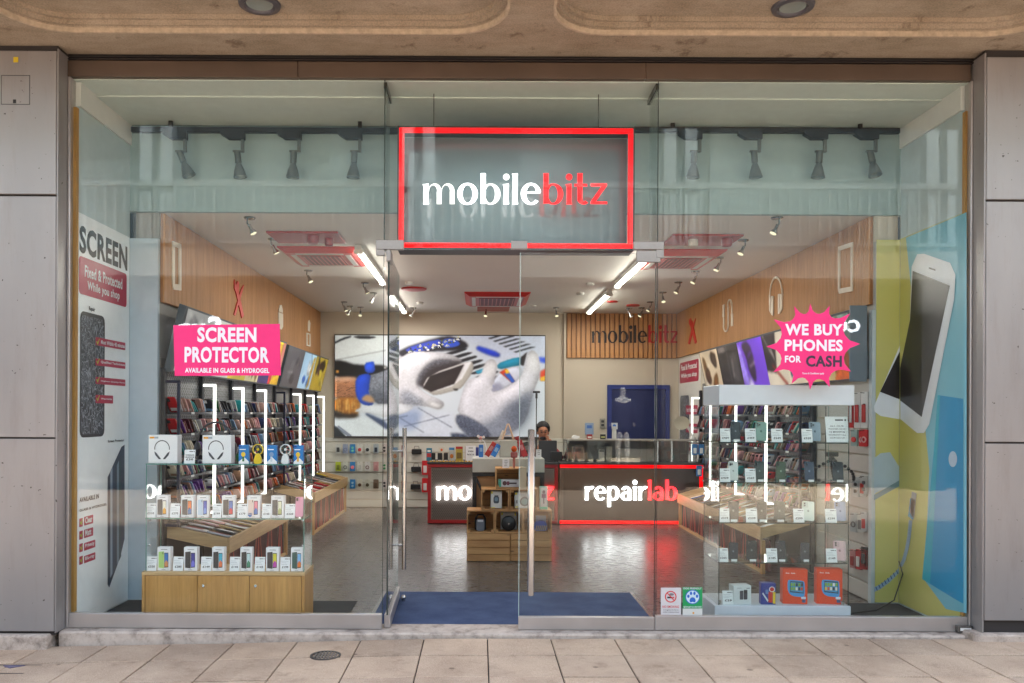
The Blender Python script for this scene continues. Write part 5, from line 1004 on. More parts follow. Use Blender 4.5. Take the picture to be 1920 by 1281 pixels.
# white slat wall under the picture, goods on hooks
SLATP = mt((206, 202, 192), 0.5, 0, 0, 0.03, 3); x0, x1, z0, z1 = rect(597, 824, 801, 948, YB - 0.02)
t = thing('slat_wall', 'white grooved slat wall panel below the lit picture, hung with accessories', 'slat wall', ((x0 + x1) / 2, YB, 0)); zz = 0.01
hgt = [0.17] * 3 + [0.2] * 3; k = 0; z = 0.01
for h_ in [0.13, 0.135, 0.135, 0.167, 0.167, 0.167, 0.167, 0.08]:
    b = B(); b.box(x0 - 0.02, 1.4, YB - 0.02, YB - 0.001, z, z + h_ - 0.012, SLATP, 0.003); b.obj('plank', t); z += h_
def pack(name, lab, w_, h_, d_, cb, motif, grp):
    t = thing(name, lab, 'accessory', (0, 0, 0), grp, local=True)
    b = B(); b.cyl((0, 0.035, -0.012), (0, -d_ - 0.04, -0.008), 0.003, DCHROME, n=6); b.obj('hook', t)
    b = B(); b.ext(rr(-w_ / 2, w_ / 2, -h_, 0, 0.008, 2), -d_, -0.001, mt(cb, 0.35, 0, 0, 0.05)); b.obj('card', t)
    b = B(); cm, kind = motif
    if kind == 'disc': b.lathe([(0, 0.012), (w_ * 0.33, 0.01), (w_ * 0.33, 0)], mt(cm, 0.4), (0, -d_ - 0.0005, -h_ * 0.6), 'Y', 14)
    elif kind == 'ring': b.tube([(w_ * 0.3 * math.cos(R(a)), -d_ - 0.006, -h_ * 0.6 + w_ * 0.3 * math.sin(R(a))) for a in range(0, 360, 24)], 0.006, mt(cm, 0.4), 6, True)
    elif kind == 'two':
        for zq in (0.38, 0.72): b.lathe([(0, 0.01), (w_ * 0.22, 0.008), (w_ * 0.22, 0)], mt(cm, 0.4), (0, -d_ - 0.0005, -h_ * zq), 'Y', 12)
    else: b.box(-w_ * 0.28, w_ * 0.28, -d_ - 0.012, -d_ - 0.0005, -h_ * 0.85, -h_ * 0.35, mt(cm, 0.4), 0.003)
    b.obj('product', t, True); return t
kinds = [('pale grey accessory card', (196, 196, 192), ((60, 60, 62), 'box')), ('blue grey accessory card', (150, 160, 184), ((110, 120, 150), 'ring')), ('bright blue accessory card', (40, 130, 196), ((120, 200, 170), 'two')), ('white accessory card with small red product', (214, 212, 206), ((200, 60, 60), 'disc')), ('white accessory card with black disc', (206, 204, 200), ((30, 30, 32), 'disc')), ('silver accessory card with dark screen', (170, 178, 186), ((36, 44, 60), 'box')), ('pale accessory card with small dark clip', (196, 186, 180), ((60, 50, 50), 'two'))]
row2 = [('lime green accessory card', (176, 190, 40), ((110, 120, 20), 'box')), ('white accessory card with grey ring', (206, 206, 196), ((110, 116, 110), 'ring')), ('bright blue accessory card with pink disc', (40, 130, 196), ((236, 130, 140), 'disc')), ('plain white accessory card', (214, 212, 206), ((190, 190, 186), 'box')), ('white accessory card with brown ring', (212, 210, 208), ((130, 90, 90), 'ring')), ('dusty pink accessory card', (200, 150, 150), ((186, 130, 130), 'box')), ('pale accessory card with two green clips', (200, 196, 186), ((60, 130, 80), 'two'))]
row3 = [('pale accessory card hidden behind tray edge', (190, 186, 170), ((120, 120, 100), 'box')), ('cream accessory card with olive ring', (206, 200, 180), ((90, 84, 60), 'ring')), ('bright blue accessory card with pale discs', (40, 130, 196), ((170, 200, 220), 'two')), ('cream accessory card with brown disc', (212, 206, 190), ((90, 60, 40), 'disc')), ('cream accessory card with dark olive disc', (200, 196, 180), ((70, 66, 50), 'disc')), ('brown accessory card', (120, 100, 84), ((104, 86, 70), 'box')), ('pale accessory card with small black clip', (206, 196, 194), ((40, 36, 40), 'two'))]
for r_, (row, py) in enumerate(((kinds, 833), (row2, 866), (row3, 899))):
    for c_, (nm, cb, mo) in enumerate(row):
        px = (634, 647.5, 661, 674.5, 689, 705, 721)[c_]; X, Z = Wp(px, py, YB - 0.08); t = pack('hanging_pack', '%s on the %s row of the white slat wall' % (nm, ('top', 'middle', 'bottom')[r_]), 0.085, 0.15, 0.02, cb, mo, 'accessories hanging on the white slat wall'); t.location = (X, YB - 0.06, Z)
    X, Z = Wp(756.5, py + 2, YB - 0.08); t = pack('hanging_pack', '%s narrow pack on the %s row behind the door handle' % (('dark red', 'black', 'tan')[r_], ('top', 'middle', 'bottom')[r_]), 0.06, 0.2, 0.03, ((130, 30, 34), (34, 30, 34), (176, 110, 60))[r_], (((150, 40, 44), (44, 44, 50), (150, 96, 60))[r_], 'box'), 'accessories hanging on the white slat wall'); t.location = (X, YB - 0.06, Z)
    X, Z = Wp((781, 780, 779)[r_], py + 4, YB - 0.1); t = thing('handbag', 'small black handbag shaped pouch hanging on the %s row of the slat wall' % ('top', 'middle', 'bottom')[r_], 'bag', (X, YB - 0.05, Z), 'black pouches on the slat wall', local=True)
    b = B(); b.box(-0.08, 0.08, -0.05, 0.0, -0.13, -0.045, BLACK, 0.01); b.obj('pouch', t); b = B(); b.tube([(-0.04, -0.02, -0.045), (-0.035, -0.02, 0.0), (0.035, -0.02, 0.0), (0.04, -0.02, -0.045)], 0.005, mt((90, 80, 74), 0.5), 6); b.obj('handle', t)
    if r_:
        X, Z = Wp(797, py - 2, YB - 0.1); t = pack('hanging_pack', 'red and white cable pack on the %s row beside the counter' % ('', 'middle', 'bottom')[r_], 0.1, 0.23, 0.03, (196, 28, 36), ((206, 200, 200), 'box'), 'accessories hanging on the white slat wall'); t.location = (X, YB - 0.06, Z)
# wall details: blue door, intercom, posters on the right end
x0, x1, z0, z1 = rect(1138, 722, 1255, 990, YB - 0.03); BLUE = mt((16, 30, 84), 0.45, 0, 0, 0.06, 2)
t = thing('blue_door', 'dark blue door with blue frame in the back wall', 'door', ((x0 + x1) / 2, YB, 0))
b = B(); b.ring([(x0, 0.001), (x1, 0.001), (x1, z1), (x0, z1)], [(x0 + 0.07, 0.002), (x1 - 0.07, 0.002), (x1 - 0.07, z1 - 0.07), (x0 + 0.07, z1 - 0.07)], YB - 0.05, YB - 0.001, mt((20, 42, 116), 0.4)); b.obj('door_frame', t)
b = B(); b.box(x0 + 0.072, x1 - 0.072, YB - 0.03, YB - 0.002, 0.01, z1 - 0.072, BLUE, 0.003); o = b.obj('door_panel', t)
b = B(); b.cyl((x0 + 0.14, YB - 0.0305, 1.05), (x0 + 0.14, YB - 0.07, 1.05), 0.012, CHROME); b.cyl((x0 + 0.14, YB - 0.07, 1.05), (x0 + 0.24, YB - 0.07, 1.05), 0.01, CHROME); b.obj('handle', o)
pbk = front(YB - 0.012)
for (a, lab, c, nm, cat) in (((1097, 793, 1113, 815), 'pale blue notice on the back wall beside the blue door', (140, 160, 190), 'wall_notice', 'notice'), ((1125, 785, 1135, 803), 'small grey intercom with keypad on the back wall by the blue door', (150, 146, 136), 'intercom', 'intercom'), ((1146, 793, 1158, 805), 'white notice with blue circle on the blue door', (206, 212, 220), 'door_notice', 'notice')):
    yy = YB - 0.03 if nm != 'door_notice' else YB - 0.034
    x0, x1, z0, z1 = rect(*a, yy); b = B(); b.box(x0, x1, yy, yy + (0.003 if nm == 'door_notice' else 0.028), z0, z1, mt(c, 0.5), 0.001)
    if nm == 'intercom':
        for k in range(2): b.box(x0 + 0.02, x1 - 0.02, yy - 0.004, yy - 0.0005, z0 + 0.03 + 0.06 * k, z0 + 0.07 + 0.06 * k, DARK)
    elif nm == 'door_notice': b.add([((x0 + x1) / 2 + 0.03 * math.cos(R(q)), yy - 0.001, (z0 + z1) / 2 + 0.03 * math.sin(R(q))) for q in range(0, 360, 24)], [tuple(range(15))], mt((50, 110, 190), 0.5))
    else: b.box(x0 + 0.03, x1 - 0.03, yy - 0.001, yy - 0.0003, z1 - 0.09, z1 - 0.04, mt((70, 110, 180), 0.5))
    tag(b.obj(nm), lab, cat)
b = B(); x0, x1, z0, z1 = rect(1024, 600, 1060, 985, YB - 0.05); b.box(x1 - 0.03, x1, YB - 0.1, YB - 0.001, 0, ZC - 0.003, CREAM); tag(b.obj('wall_pilaster'), 'cream pilaster edge between the lit picture and the blue door', 'pilaster')
pR = side(XR); t = thing('wall_poster', 'white repair poster with crimson banners at the back of the right wall', 'poster', (XR, 6.9, 0.6))
ya, yb = 6.25, 7.55; b = B(); b.box(XR - 0.006, XR - 0.001, ya, yb, 0.5, 2.44, mt((216, 212, 206), 0.4)); b.obj('poster_sheet', t)
b = B(); b.add([(XR - 0.0075, y, z) for y, z in rr(6.36, 7.5, 2.05, 2.38, 0.04, 3)], [tuple(range(16))], CRIM)
b.obj('crimson_banner', t); b = B(); b.add([(XR - 0.0075, y, z) for y, z in rr(6.9, 7.48, 0.8, 1.85, 0.08, 3)], [tuple(range(16))], CRACK); b.obj('cracked_phone_picture', t)
for k, s in enumerate(('Most Within 45 minutes', 'Qualified Technicians', 'Highest Quality Parts')):
    b = B(); z = 1.62 - 0.28 * k; b.add([(XR - 0.0085, y, z_) for y, z_ in rr(6.4, 7.1, z - 0.07, z + 0.07, 0.02, 3)], [tuple(range(16))], CRIM); V, Fc = text_mesh(s, 0.015); b.add([(XR - 0.0095, 7.05 - 0.6 * u, z - 0.035 + 0.07 * v) for u, v, _ in V], Fc, PSC); b.obj('feature_banner', t)
b = B()
for s, z in (('Fixed & Protected', 2.25), ('While you shop', 2.11)):
    V, Fc = text_mesh(s, 0.015); b.add([(XR - 0.009, 7.42 - 0.96 * u, z + 0.09 * v) for u, v, _ in V], Fc, PSC)
b.obj('lettering', t)
# ================================================================== counters
YC = 5.66; s_c = S(YC); HONEY = mt((112, 102, 94), 0.55, 0, 0, 0.2, 60, name='honeycomb_panel')
GEM = mt((48, 44, 42), 0.35, 0, 0, 0.1)
def honey(b, x0, x1, z0, z1, y):
    p = 0.028; n = int((x1 - x0) / p); m_ = int((z1 - z0) / (p * 0.8))
    for j in range(m_):
        for i in range(n):
            cx = x0 + (i + 0.5 + 0.5 * (j % 2)) * p; cz = z0 + (j + 0.5) * p * 0.8
            if cx > x1 - 0.012: continue
            b.add([(cx + 0.0125 * math.cos(R(60 * q + 30)), y, cz + 0.0125 * math.sin(R(60 * q + 30))) for q in range(6)], [(0, 1, 2, 3, 4, 5)], HONEY2)
HONEY2 = mt((78, 70, 66), 0.6)
def counter(lab, px0, px1, lit, words_):
    x0, _ = Wp(px0, 900, YC); x1, _ = Wp(px1, 900, YC); t = thing('service_counter', lab, 'counter', ((x0 + x1) / 2, YC, 0)); zt_ = 0.87
    b = B(); b.box(x0, x1, YC + 0.03, YC + 0.6, 0.01, zt_ - 0.03, mt((80, 74, 70), 0.5)); b.obj('carcass', t)
    b = B(); b.box(x0 - 0.01, x1 + 0.01, YC - 0.02, YC + 0.62, zt_ - 0.029, zt_, DARK, 0.004); b.obj('worktop', t)
    m = LEDR if lit else RED; w_ = 0.045
    for a in ((x0, x1, zt_ - 0.03 - w_, zt_ - 0.031), (x0, x1, 0.012, 0.012 + w_), (x0, x0 + w_, 0.013 + w_, zt_ - 0.032 - w_), (x1 - w_, x1, 0.013 + w_, zt_ - 0.032 - w_)):
        if lit and a[0] == x0 and a[1] == x0 + w_: continue
        b = B(); b.box(a[0], a[1], YC - 0.005, YC + 0.0295, a[2], a[3], m if not (lit and a[1] == x1 and a[0] == x0) else LEDR); b.obj('frame_light' if lit else 'frame_bar', t)
    b = B(); b.box(x0 + w_ + 0.001, x1 - w_ - 0.001, YC + 0.012, YC + 0.029, 0.06, zt_ - 0.08, HONEY if not lit else GEM)
    if not lit: honey(b, x0 + w_ + 0.01, x1 - w_ - 0.01, 0.07, zt_ - 0.09, YC + 0.0113)
    b.obj('honeycomb_panel' if not lit else 'dark_front_panel', t); return t
LETWC = mt((255, 255, 255), 0.4, 0, 1.8, 0.01, name='lit_counter_letter'); LETRC = mt((255, 24, 30), 0.4, 0, 1.3, 0.02, name='lit_red_counter_letter')
t = counter('counter with grey honeycomb front, red frame and lit white logo letters', 802, 1046, False, None)
logo('mobilebitz', 818, 1039, 937, 912, front(YC), 0.012, (LETWC, LETRC), t, 6, d=0.006)
t = counter('dark repair counter with glowing red lines and lit white and red letters', 1050, 1318, True, None)
logo('repairlab', 1096, 1270, 937.5, 912.5, front(YC), 0.012, (LETWC, LETRC), t, 6, d=0.006, gap=0.09)
# glass case standing on the repair counter
x0, _ = Wp(1062, 860, 5.75); x1, _ = Wp(1306, 860, 5.75); t = thing('glass_display_case', 'low glass display case standing on the repair counter', 'display case', ((x0 + x1) / 2, 5.75, 0.871))
b = B(); b.box(x0, x1, 5.75, 5.756, 0.872, 1.17, ACRYL); b.box(x0, x0 + 0.006, 5.757, 6.2, 0.872, 1.17, ACRYL); b.box(x1 - 0.006, x1, 5.757, 6.2, 0.872, 1.17, ACRYL); b.obj('glass', t)
b = B(); b.box(x0, x1, 5.75, 6.2, 1.171, 1.19, mt((150, 144, 136), 0.3)); b.obj('top', t)
b = B(); b.box(x0, x1, 6.17, 6.2, 0.872, 1.169, mt((140, 130, 120), 0.5)); b.obj('back', t)
for x in (x0, x1 - 0.012):
    b = B(); b.box(x, x + 0.012, 5.744, 5.7495, 0.872, 1.19, DCHROME); b.obj('corner_post', t)
def cards_on(pxs, Y, zb, labs):
    pass
# ================================================================== left window display: oak base and glass shelves
YA, DA = 0.113, 0.29; xa0, xa1, _, _ = rect(268, 1075, 572, 1152, YA); ZB1, ZB2, ZB3 = 0.398, 0.785, 1.178
t = thing('display_cabinet', 'glass shelf cabinet on oak base with three doors, left window', 'display cabinet', ((xa0 + xa1) / 2, YA, 0))
b = B(); b.box(xa0, xa1, YA, YA + DA, 0.012, ZB1 - 0.025, OAK); b.obj('carcass', t)
b = B(); b.box(xa0 - 0.002, xa1 + 0.002, YA - 0.02, YA + DA + 0.002, ZB1 - 0.0245, ZB1, OAKX, 0.002); b.obj('base_top', t)
b = B(); b.box(xa0 - 0.001, xa0 + 0.02, YA - 0.0185, YA - 0.0005, 0.012, ZB1 - 0.025, OAK); b.box(xa1 - 0.02, xa1 + 0.001, YA - 0.0185, YA - 0.0005, 0.012, ZB1 - 0.025, OAK); b.obj('side_edge', t)
w3 = (xa1 - xa0 - 0.044) / 3
for k in range(3):
    x = xa0 + 0.022 + k * w3; b = B(); b.box(x + 0.002, x + w3 - 0.002, YA - 0.018, YA - 0.001, 0.03, ZB1 - 0.028, OAK, 0.0015); o = b.obj('door', t)
    if k: b = B(); b.lathe([(0.011, 0), (0.011, 0.004), (0.006, 0.006), (0, 0.003)], CHROME, (x + 0.045, YA - 0.018, ZB1 - 0.1), 'Y', 14); b.obj('lock', o, True)
b = B(); xi0, xi1 = xa0 + 0.02, xa1 - 0.005
def shelf_glass(b, x0, x1, y0, y1, z, edge):
    b.box(x0 + 0.002, x1 - 0.002, y0 + 0.002, y1 - 0.002, z - 0.008, z, CGLASS)
    for a in ((x0, x1, y0, y0 + 0.0015), (x0, x0 + 0.0015, y0 + 0.002, y1), (x1 - 0.0015, x1, y0 + 0.002, y1)): b.box(a[0], a[1], a[2], a[3], z - 0.008, z, edge)
for z in (ZB2, ZB3):
    b = B(); shelf_glass(b, xi0, xi1, YA - 0.012, YA + DA - 0.02, z, GEDGE); b.obj('glass_shelf', t)
for x in (xi0 + 0.001, xi1 - 0.007):
    b = B(); b.box(x, x + 0.006, YA - 0.004, YA + DA - 0.025, ZB1 + 0.001, ZB3 - 0.009, CGLASS); b.box(x, x + 0.006, YA - 0.006, YA - 0.0045, ZB1 + 0.001, ZB3 - 0.009, GEDGE); b.box(x, x + 0.006, YA + DA - 0.0245, YA + DA - 0.023, ZB1 + 0.001, ZB3 - 0.009, GEDGE); b.obj('side_glass', t)
b = B()
for x in (xi0 + 0.012, xi1 - 0.022):
    for z in (ZB2 - 0.02, ZB2 - 0.2): b.cyl((x, YA + 0.02, z), (x + 0.01, YA + 0.02, z), 0.008, CHROME, n=8)
b.obj('shelf_clip', t)
YI = YA + 0.02; pY = S(YI)
def W0(px, z, Y=None): Y = YI if Y is None else Y; return (Wp(px, 900, Y)[0], Y, z)
def price_card(px0, px1, h, z, price, where, Y=None, lines=3, size=None):
    Y = YI if Y is None else Y
    x0, _ = Wp(px0, 950, Y); x1, _ = Wp(px1, 950, Y); w_ = x1 - x0; t = thing('price_card', 'white price card reading %s %s' % (price, where), 'price card', ((x0 + x1) / 2, Y - 0.005, z + 0.0005), 'price cards in the window displays', local=True)
    M = Matrix.Rotation(R(-10), 4, 'X')
    b = B(); b.box(-w_ / 2, w_ / 2, 0.0, 0.002, 0, h, CARD); b.box(-w_ / 2, w_ / 2, 0.0022, 0.03, 0.0, 0.002, CARD); b.xf(M); b.obj('card', t)
    b = B(); b.box(-w_ * 0.06, w_ * 0.3, -0.0008, -0.0002, h * 0.84, h * 0.89, INK); b.box(w_ * 0.36, w_ * 0.43, -0.0008, -0.0002, h * 0.83, h * 0.9, INK)
    for k in range(lines): b.box(-w_ * 0.42, w_ * (0.1 + 0.12 * ((k * 7 + len(where)) % 3)), -0.0008, -0.0002, h * (0.7 - 0.11 * k), h * (0.715 - 0.11 * k), mt((110, 112, 120), 0.6))
    b.txt(price, -w_ * 0.32, w_ * 0.34, h * 0.22, h * 0.37, -0.0008, INK, 0.02); b.xf(M); b.obj('printed_text', t); return t
def carton(px0, px1, h, z, lab, arts, cat='phone box', body=(228, 228, 232), d=0.05, Y=None, rz=0, grp='boxed phones in the left window cabinet', name='phone_box', texts=()):
    Y = YI if Y is None else Y; x0, _ = Wp(px0, 950, Y); x1, _ = Wp(px1, 950, Y); w_ = x1 - x0
    t = thing(name, lab, cat, ((x0 + x1) / 2, Y, z + 0.0005), grp, local=True, rz=R(rz))
    b = B(); b.box(-w_ / 2, w_ / 2, 0, d, 0, h, mt(body, 0.35, 0, 0, 0.03), 0.0015); b.obj('carton', t)
    for nm, polys in arts:
        b = B()
        for k, (c, pts) in enumerate(polys): b.flat([(w_ * (u - 0.5), h * v) for u, v in pts], mt(c, 0.3, 0, 0, 0.08), -0.0006 - 0.0004 * k)
        b.obj(nm, t)
    for s, u0, u1, v0, v1, c in texts:
        b = B(); b.txt(s, w_ * (u0 - 0.5), w_ * (u1 - 0.5), h * v0, h * v1, -0.0008, mt(c, 0.4), 0.01); b.obj('printed_text', t)
    return t
R4 = lambda x0, x1, y0, y1, r=0.0: rr(x0, x1, y0, y1, r, 3) if r else [(x0, y0), (x1, y0), (x1, y1), (x0, y1)]
def phone_art(back, screen, s2):
    return [('printed_phone', [(back, [(0.1, 0.13), (0.52, 0.1), (0.52, 0.83), (0.1, 0.8)]), ((26, 26, 30), [(0.54, 0.13), (0.86, 0.15), (0.86, 0.77), (0.54, 0.77)]), (screen, [(0.57, 0.17), (0.83, 0.18), (0.83, 0.74), (0.57, 0.74)]), (s2, [(0.57, 0.17), (0.83, 0.18), (0.83, 0.36), (0.7, 0.46), (0.57, 0.34)]), ((50, 52, 58), [(0.42, 0.7), (0.47, 0.7), (0.47, 0.8), (0.42, 0.8)])]), ('printed_text', [((120, 122, 130), R4(0.28, 0.78, 0.89, 0.915)), ((130, 132, 140), R4(0.34, 0.64, 0.035, 0.055))])]
hb = (1074 - 1030) / pY; hm = 41.5 / pY; ht = (871 - 818) / pY; hc = 26.5 / pY
G = 'price cards'
for a, b_, pr in ((275, 294, '£320'), (325, 344, '£285'), (377, 397, '£149'), (431, 450, '£145'), (478, 497, '£145'), (526, 544, '£199')):
    price_card(a, b_, hc, ZB1, pr, 'on the oak base, ' + {275: 'before the green phone box', 325: 'left of the second phone box', 377: 'left of the third phone box', 431: 'left of the fourth phone box', 478: 'left of the fifth phone box', 526: 'left of the blue bubble box'}[a])
for a, b_, lab, art in ((295, 320, 'white phone box with lime green phone, on the oak base', phone_art((170, 206, 120), (60, 120, 190), (210, 140, 90))), (345, 370, 'white phone box with black phone and violet screen, on the oak base', phone_art((46, 48, 54), (60, 60, 150), (120, 120, 220))), (398, 421, 'white phone box with black phone and orange blue screen, on the oak base', phone_art((54, 56, 60), (60, 170, 200), (226, 120, 80))), (451, 473, 'white phone box with black phone and pale teal screen, on the oak base', phone_art((54, 56, 60), (190, 216, 220), (70, 140, 110))), (499, 523, 'white phone box with black phone and yellow pink screen, on the oak base', phone_art((56, 56, 60), (220, 210, 60), (190, 70, 170))), (546, 568, 'white phone box with dark green phone and bubble patterned screen, on the oak base', phone_art((44, 84, 80), (120, 180, 230), (230, 120, 40)))):
    carton(a, b_, hb, ZB1, lab, art, rz=rnd.uniform(-5, 5))
for a, b_, pr, wh in ((273, 292, '£310', 'leftmost on the middle glass shelf'), (319, 337, '£270', 'second from left on the middle glass shelf'), (398, 415, '£199', 'in the centre of the middle glass shelf'), (445, 463, '£179', 'beside the pink phone box, middle glass shelf'), (491, 508, '£165', 'fifth from left on the middle glass shelf'), (534, 553, '£220', 'beside the pink phone, middle glass shelf')): price_card(a, b_, hc, ZB2, pr, wh)
for a, b_, lab, art in ((293, 315, 'white phone box with grey phone and gold screen, middle glass shelf', phone_art((78, 80, 84), (236, 232, 220), (222, 160, 50))), (339, 363, 'white phone box with charcoal phone and orange screen, middle glass shelf', phone_art((72, 74, 78), (230, 120, 60), (60, 110, 170))), (369, 391, 'white phone box with pale blue phone, middle glass shelf', phone_art((186, 206, 226), (70, 90, 190), (120, 150, 220))), (416, 440, 'white phone box with charcoal phone and red screen, middle glass shelf', phone_art((66, 68, 72), (90, 120, 190), (206, 60, 70))), (463, 487, 'white phone box with pale pink phone and blue shield, middle glass shelf', phone_art((226, 204, 196), (226, 130, 150), (80, 120, 190)) + [('printed_shield', [((40, 110, 190), [(0.08, 0.22), (0.4, 0.22), (0.4, 0.1), (0.24, 0.02), (0.08, 0.1)])])]), (508, 532, 'white phone box with dark grey phone and cream screen, middle glass shelf', phone_art((70, 76, 82), (226, 226, 200), (170, 180, 120)))):
    carton(a, b_, hm, ZB2, lab, art, rz=rnd.uniform(-5, 5))
def phone(px0, px1, h, z, lab, col, cam_=2, Y=None, tag_=True, grp='used phones standing in the window cabinets', lean=-9, roll=0, logo_=True, stand=True):
    Y = YI if Y is None else Y; x0, _ = Wp(px0, 950, Y); x1, _ = Wp(px1, 950, Y); w_ = (x1 - x0) * 0.98
    t = thing('mobile_phone', lab, 'phone', ((x0 + x1) / 2, Y, z + 0.001), grp, local=True); M = Matrix.Rotation(R(lean), 4, 'X') @ Matrix.Rotation(R(roll), 4, 'Y')
    b = B(); b.ext(rr(-w_ / 2, w_ / 2, 0.008, 0.008 + h, 0.011, 4), 0.0, 0.008, mt(col, 0.22, 0, 0, 0.04)); b.xf(M); b.obj('body', t)
    b = B(); dk = mt((30, 30, 34), 0.2); cw = w_ * 0.42
    if cam_: b.ext(rr(-w_ / 2 + 0.005, -w_ / 2 + 0.005 + cw, h - cw * 1.05, h + 0.001, 0.006, 3), -0.0018, -0.0002, mt(tuple(min(255, int(c * 0.85 + 12)) for c in col), 0.25))
    for k in range(cam_): b.lathe([(0, 0.003), (0.006, 0.003), (0.0065, 0)], dk, (-w_ / 2 + 0.005 + cw * (0.3 if k < 2 else 0.7), -0.0018, h - cw * (0.25 + 0.42 * (k % 2) + (0.2 if k == 2 else 0))), 'Y', 10)
    b.xf(M); b.obj('camera', t)
    if logo_:
        lc = mt(tuple(min(255, c + 70) if sum(col) < 330 else max(0, c - 60) for c in col), 0.2); q = B(); cz = h * 0.56; r_ = w_ * 0.1
        q.flat([(r_ * x, cz + r_ * y) for x, y in ((0.0, 0.62), (0.45, 0.8), (0.85, 0.6), (0.62, 0.2), (0.66, -0.1), (0.95, -0.35), (0.6, -0.95), (0.3, -1.05), (0, -0.92), (-0.3, -1.05), (-0.65, -0.9), (-1, -0.1), (-0.9, 0.5), (-0.5, 0.8))], lc, -0.0007)
        q.flat([(r_ * x, cz + r_ * y) for x, y in ((0.02, 0.85), (0.08, 1.2), (0.4, 1.45), (0.36, 1.05))], lc, -0.0007); q.xf(M); q.obj('printed_emblem', t)
    if stand:
        b = B(); b.box(-w_ * 0.45, w_ * 0.45, -0.025, -0.001, 0.0, 0.006, ACRYL); b.box(-w_ * 0.45, w_ * 0.45, 0.012, 0.05, 0.0, 0.006, ACRYL); b.obj('acrylic_stand', t)
        if tag_: b = B(); b.box(-w_ * 0.3, w_ * 0.3, -0.028, -0.0255, 0.002, 0.018, CARD); b.obj('small_ticket', t)
    return t
phone(553, 568, 0.145, ZB2, 'pink phone standing at the right end of the middle glass shelf', (222, 150, 176), 2, tag_=False, logo_=False)
# on top of the left cabinet
def headphone_box(a, b_, lab):
    P = lambda cx, cz, r, a0, a1, n=14: [(cx + r * math.cos(R(a0 + (a1 - a0) * i / n)), cz + r * 1.1 * math.sin(R(a0 + (a1 - a0) * i / n))) for i in range(n + 1)]
    band = P(0.47, 0.52, 0.27, -8, 188) + P(0.47, 0.52, 0.24, 188, -8); cl = [(0.2, 0.42), (0.28, 0.36), (0.4, 0.2), (0.44, 0.14), (0.36, 0.14), (0.24, 0.28)]
    return carton(a, b_, ht, ZB3, lab, [('printed_headphones', [((58, 60, 68), band), ((48, 52, 62), cl), ((48, 52, 62), [(0.94 - x, y) for x, y in cl]), ((86, 90, 100), [(0.23, 0.4), (0.27, 0.37), (0.38, 0.22), (0.33, 0.24)])]), ('printed_label', [((230, 160, 40), R4(0.04, 0.2, 0.87, 0.94)), ((160, 170, 180), R4(0.2, 0.34, 0.87, 0.94))])], 'headphone box', d=0.09, grp='white headphone boxes', name='headphone_box', Y=YI + 0.02)
headphone_box(278, 332, 'white headphone box at the left end of the cabinet top'); headphone_box(379, 433, 'white headphone box in front of the dark headphones on the cabinet top')
t = price_card(345, 365, 26 / pY, ZB3, '£30', 'for the wireless headphones on the cabinet top', lines=0)
w_ = 20 / pY; b = B(); b.txt('WIRELESS', -w_ * 0.42, w_ * 0.42, 0.056, 0.066, -0.0009, INK, 0.02); b.txt('HEADPHONE', -w_ * 0.42, w_ * 0.42, 0.041, 0.051, -0.0009, INK, 0.02); b.xf(Matrix.Rotation(R(-10), 4, 'X')); b.obj('printed_heading', t)
YH = YI + 0.17; t = thing('headphones', 'dark over-ear headphones on a stand behind the second headphone box', 'headphones', W0(404, ZB3, YH)); xh = W0(404, 0, YH)[0]; zh = Wp(404, 792, YH)[1]; sH = S(YH)
b = B(); b.tube([(xh + 37 / sH * math.cos(R(a)) * 0.92, YH, zh - 0.165 + 0.165 * math.sin(R(a))) for a in range(5, 176, 10)], 0.008, mt((58, 52, 54), 0.4), 8); b.obj('headband', t, True)
for sg in (-1, 1):
    b = B(); b.ball((xh + sg * 34 / sH, YH, zh - 0.2), 0.05, mt((44, 44, 52), 0.35), 10, (0.5, 0.8, 1.15)); b.obj('ear_cup', t, True)
b = B(); b.cyl((xh, YH, ZB3 + 0.001), (xh, YH, ZB3 + 0.01), 0.06, BLACK, n=20); b.cyl((xh, YH, ZB3 + 0.0105), (xh, YH, zh - 0.012), 0.007, BLACK, n=8); b.obj('stand', t)
def fan(px, col, lab):
    x = W0(px, 0)[0]; z = ZB3; t = thing('hand_fan', lab, 'fan', (x, YI, z), 'small handheld fans', local=True); m = mt(col, 0.35)
    b = B(); b.ext(chaikin([(-0.024, 0.0), (0.024, 0.0), (0.03, 0.02), (0.014, 0.075), (-0.014, 0.075), (-0.03, 0.02)], 2), -0.012, 0.012, m); b.obj('handle', t)
    b = B(); b.lathe([(0.034, -0.012), (0.04, -0.008), (0.04, 0.008), (0.034, 0.012), (0.034, -0.012)], m, (0, 0, 0.105), 'Y', 24); b.obj('fan_ring', t, True)
    b = B()
    for k in range(6): a = R(60 * k); b.flat([(0.006 * math.cos(a + 1), 0.105 + 0.006 * math.sin(a + 1)), (0.032 * math.cos(a), 0.105 + 0.032 * math.sin(a)), (0.032 * math.cos(a + 0.6), 0.105 + 0.032 * math.sin(a + 0.6))], mt((60, 84, 80), 0.4), 0.001)
    b.lathe([(0.01, 0), (0.01, 0.004), (0, 0.005)], m, (0, 0, 0.105), 'Y', 12); b.obj('blades', t)
fan(483.5, (222, 190, 30), 'yellow handheld fan between two blue fan boxes on the cabinet top'); fan(535, (216, 220, 224), 'white handheld fan between two blue fan boxes on the cabinet top')
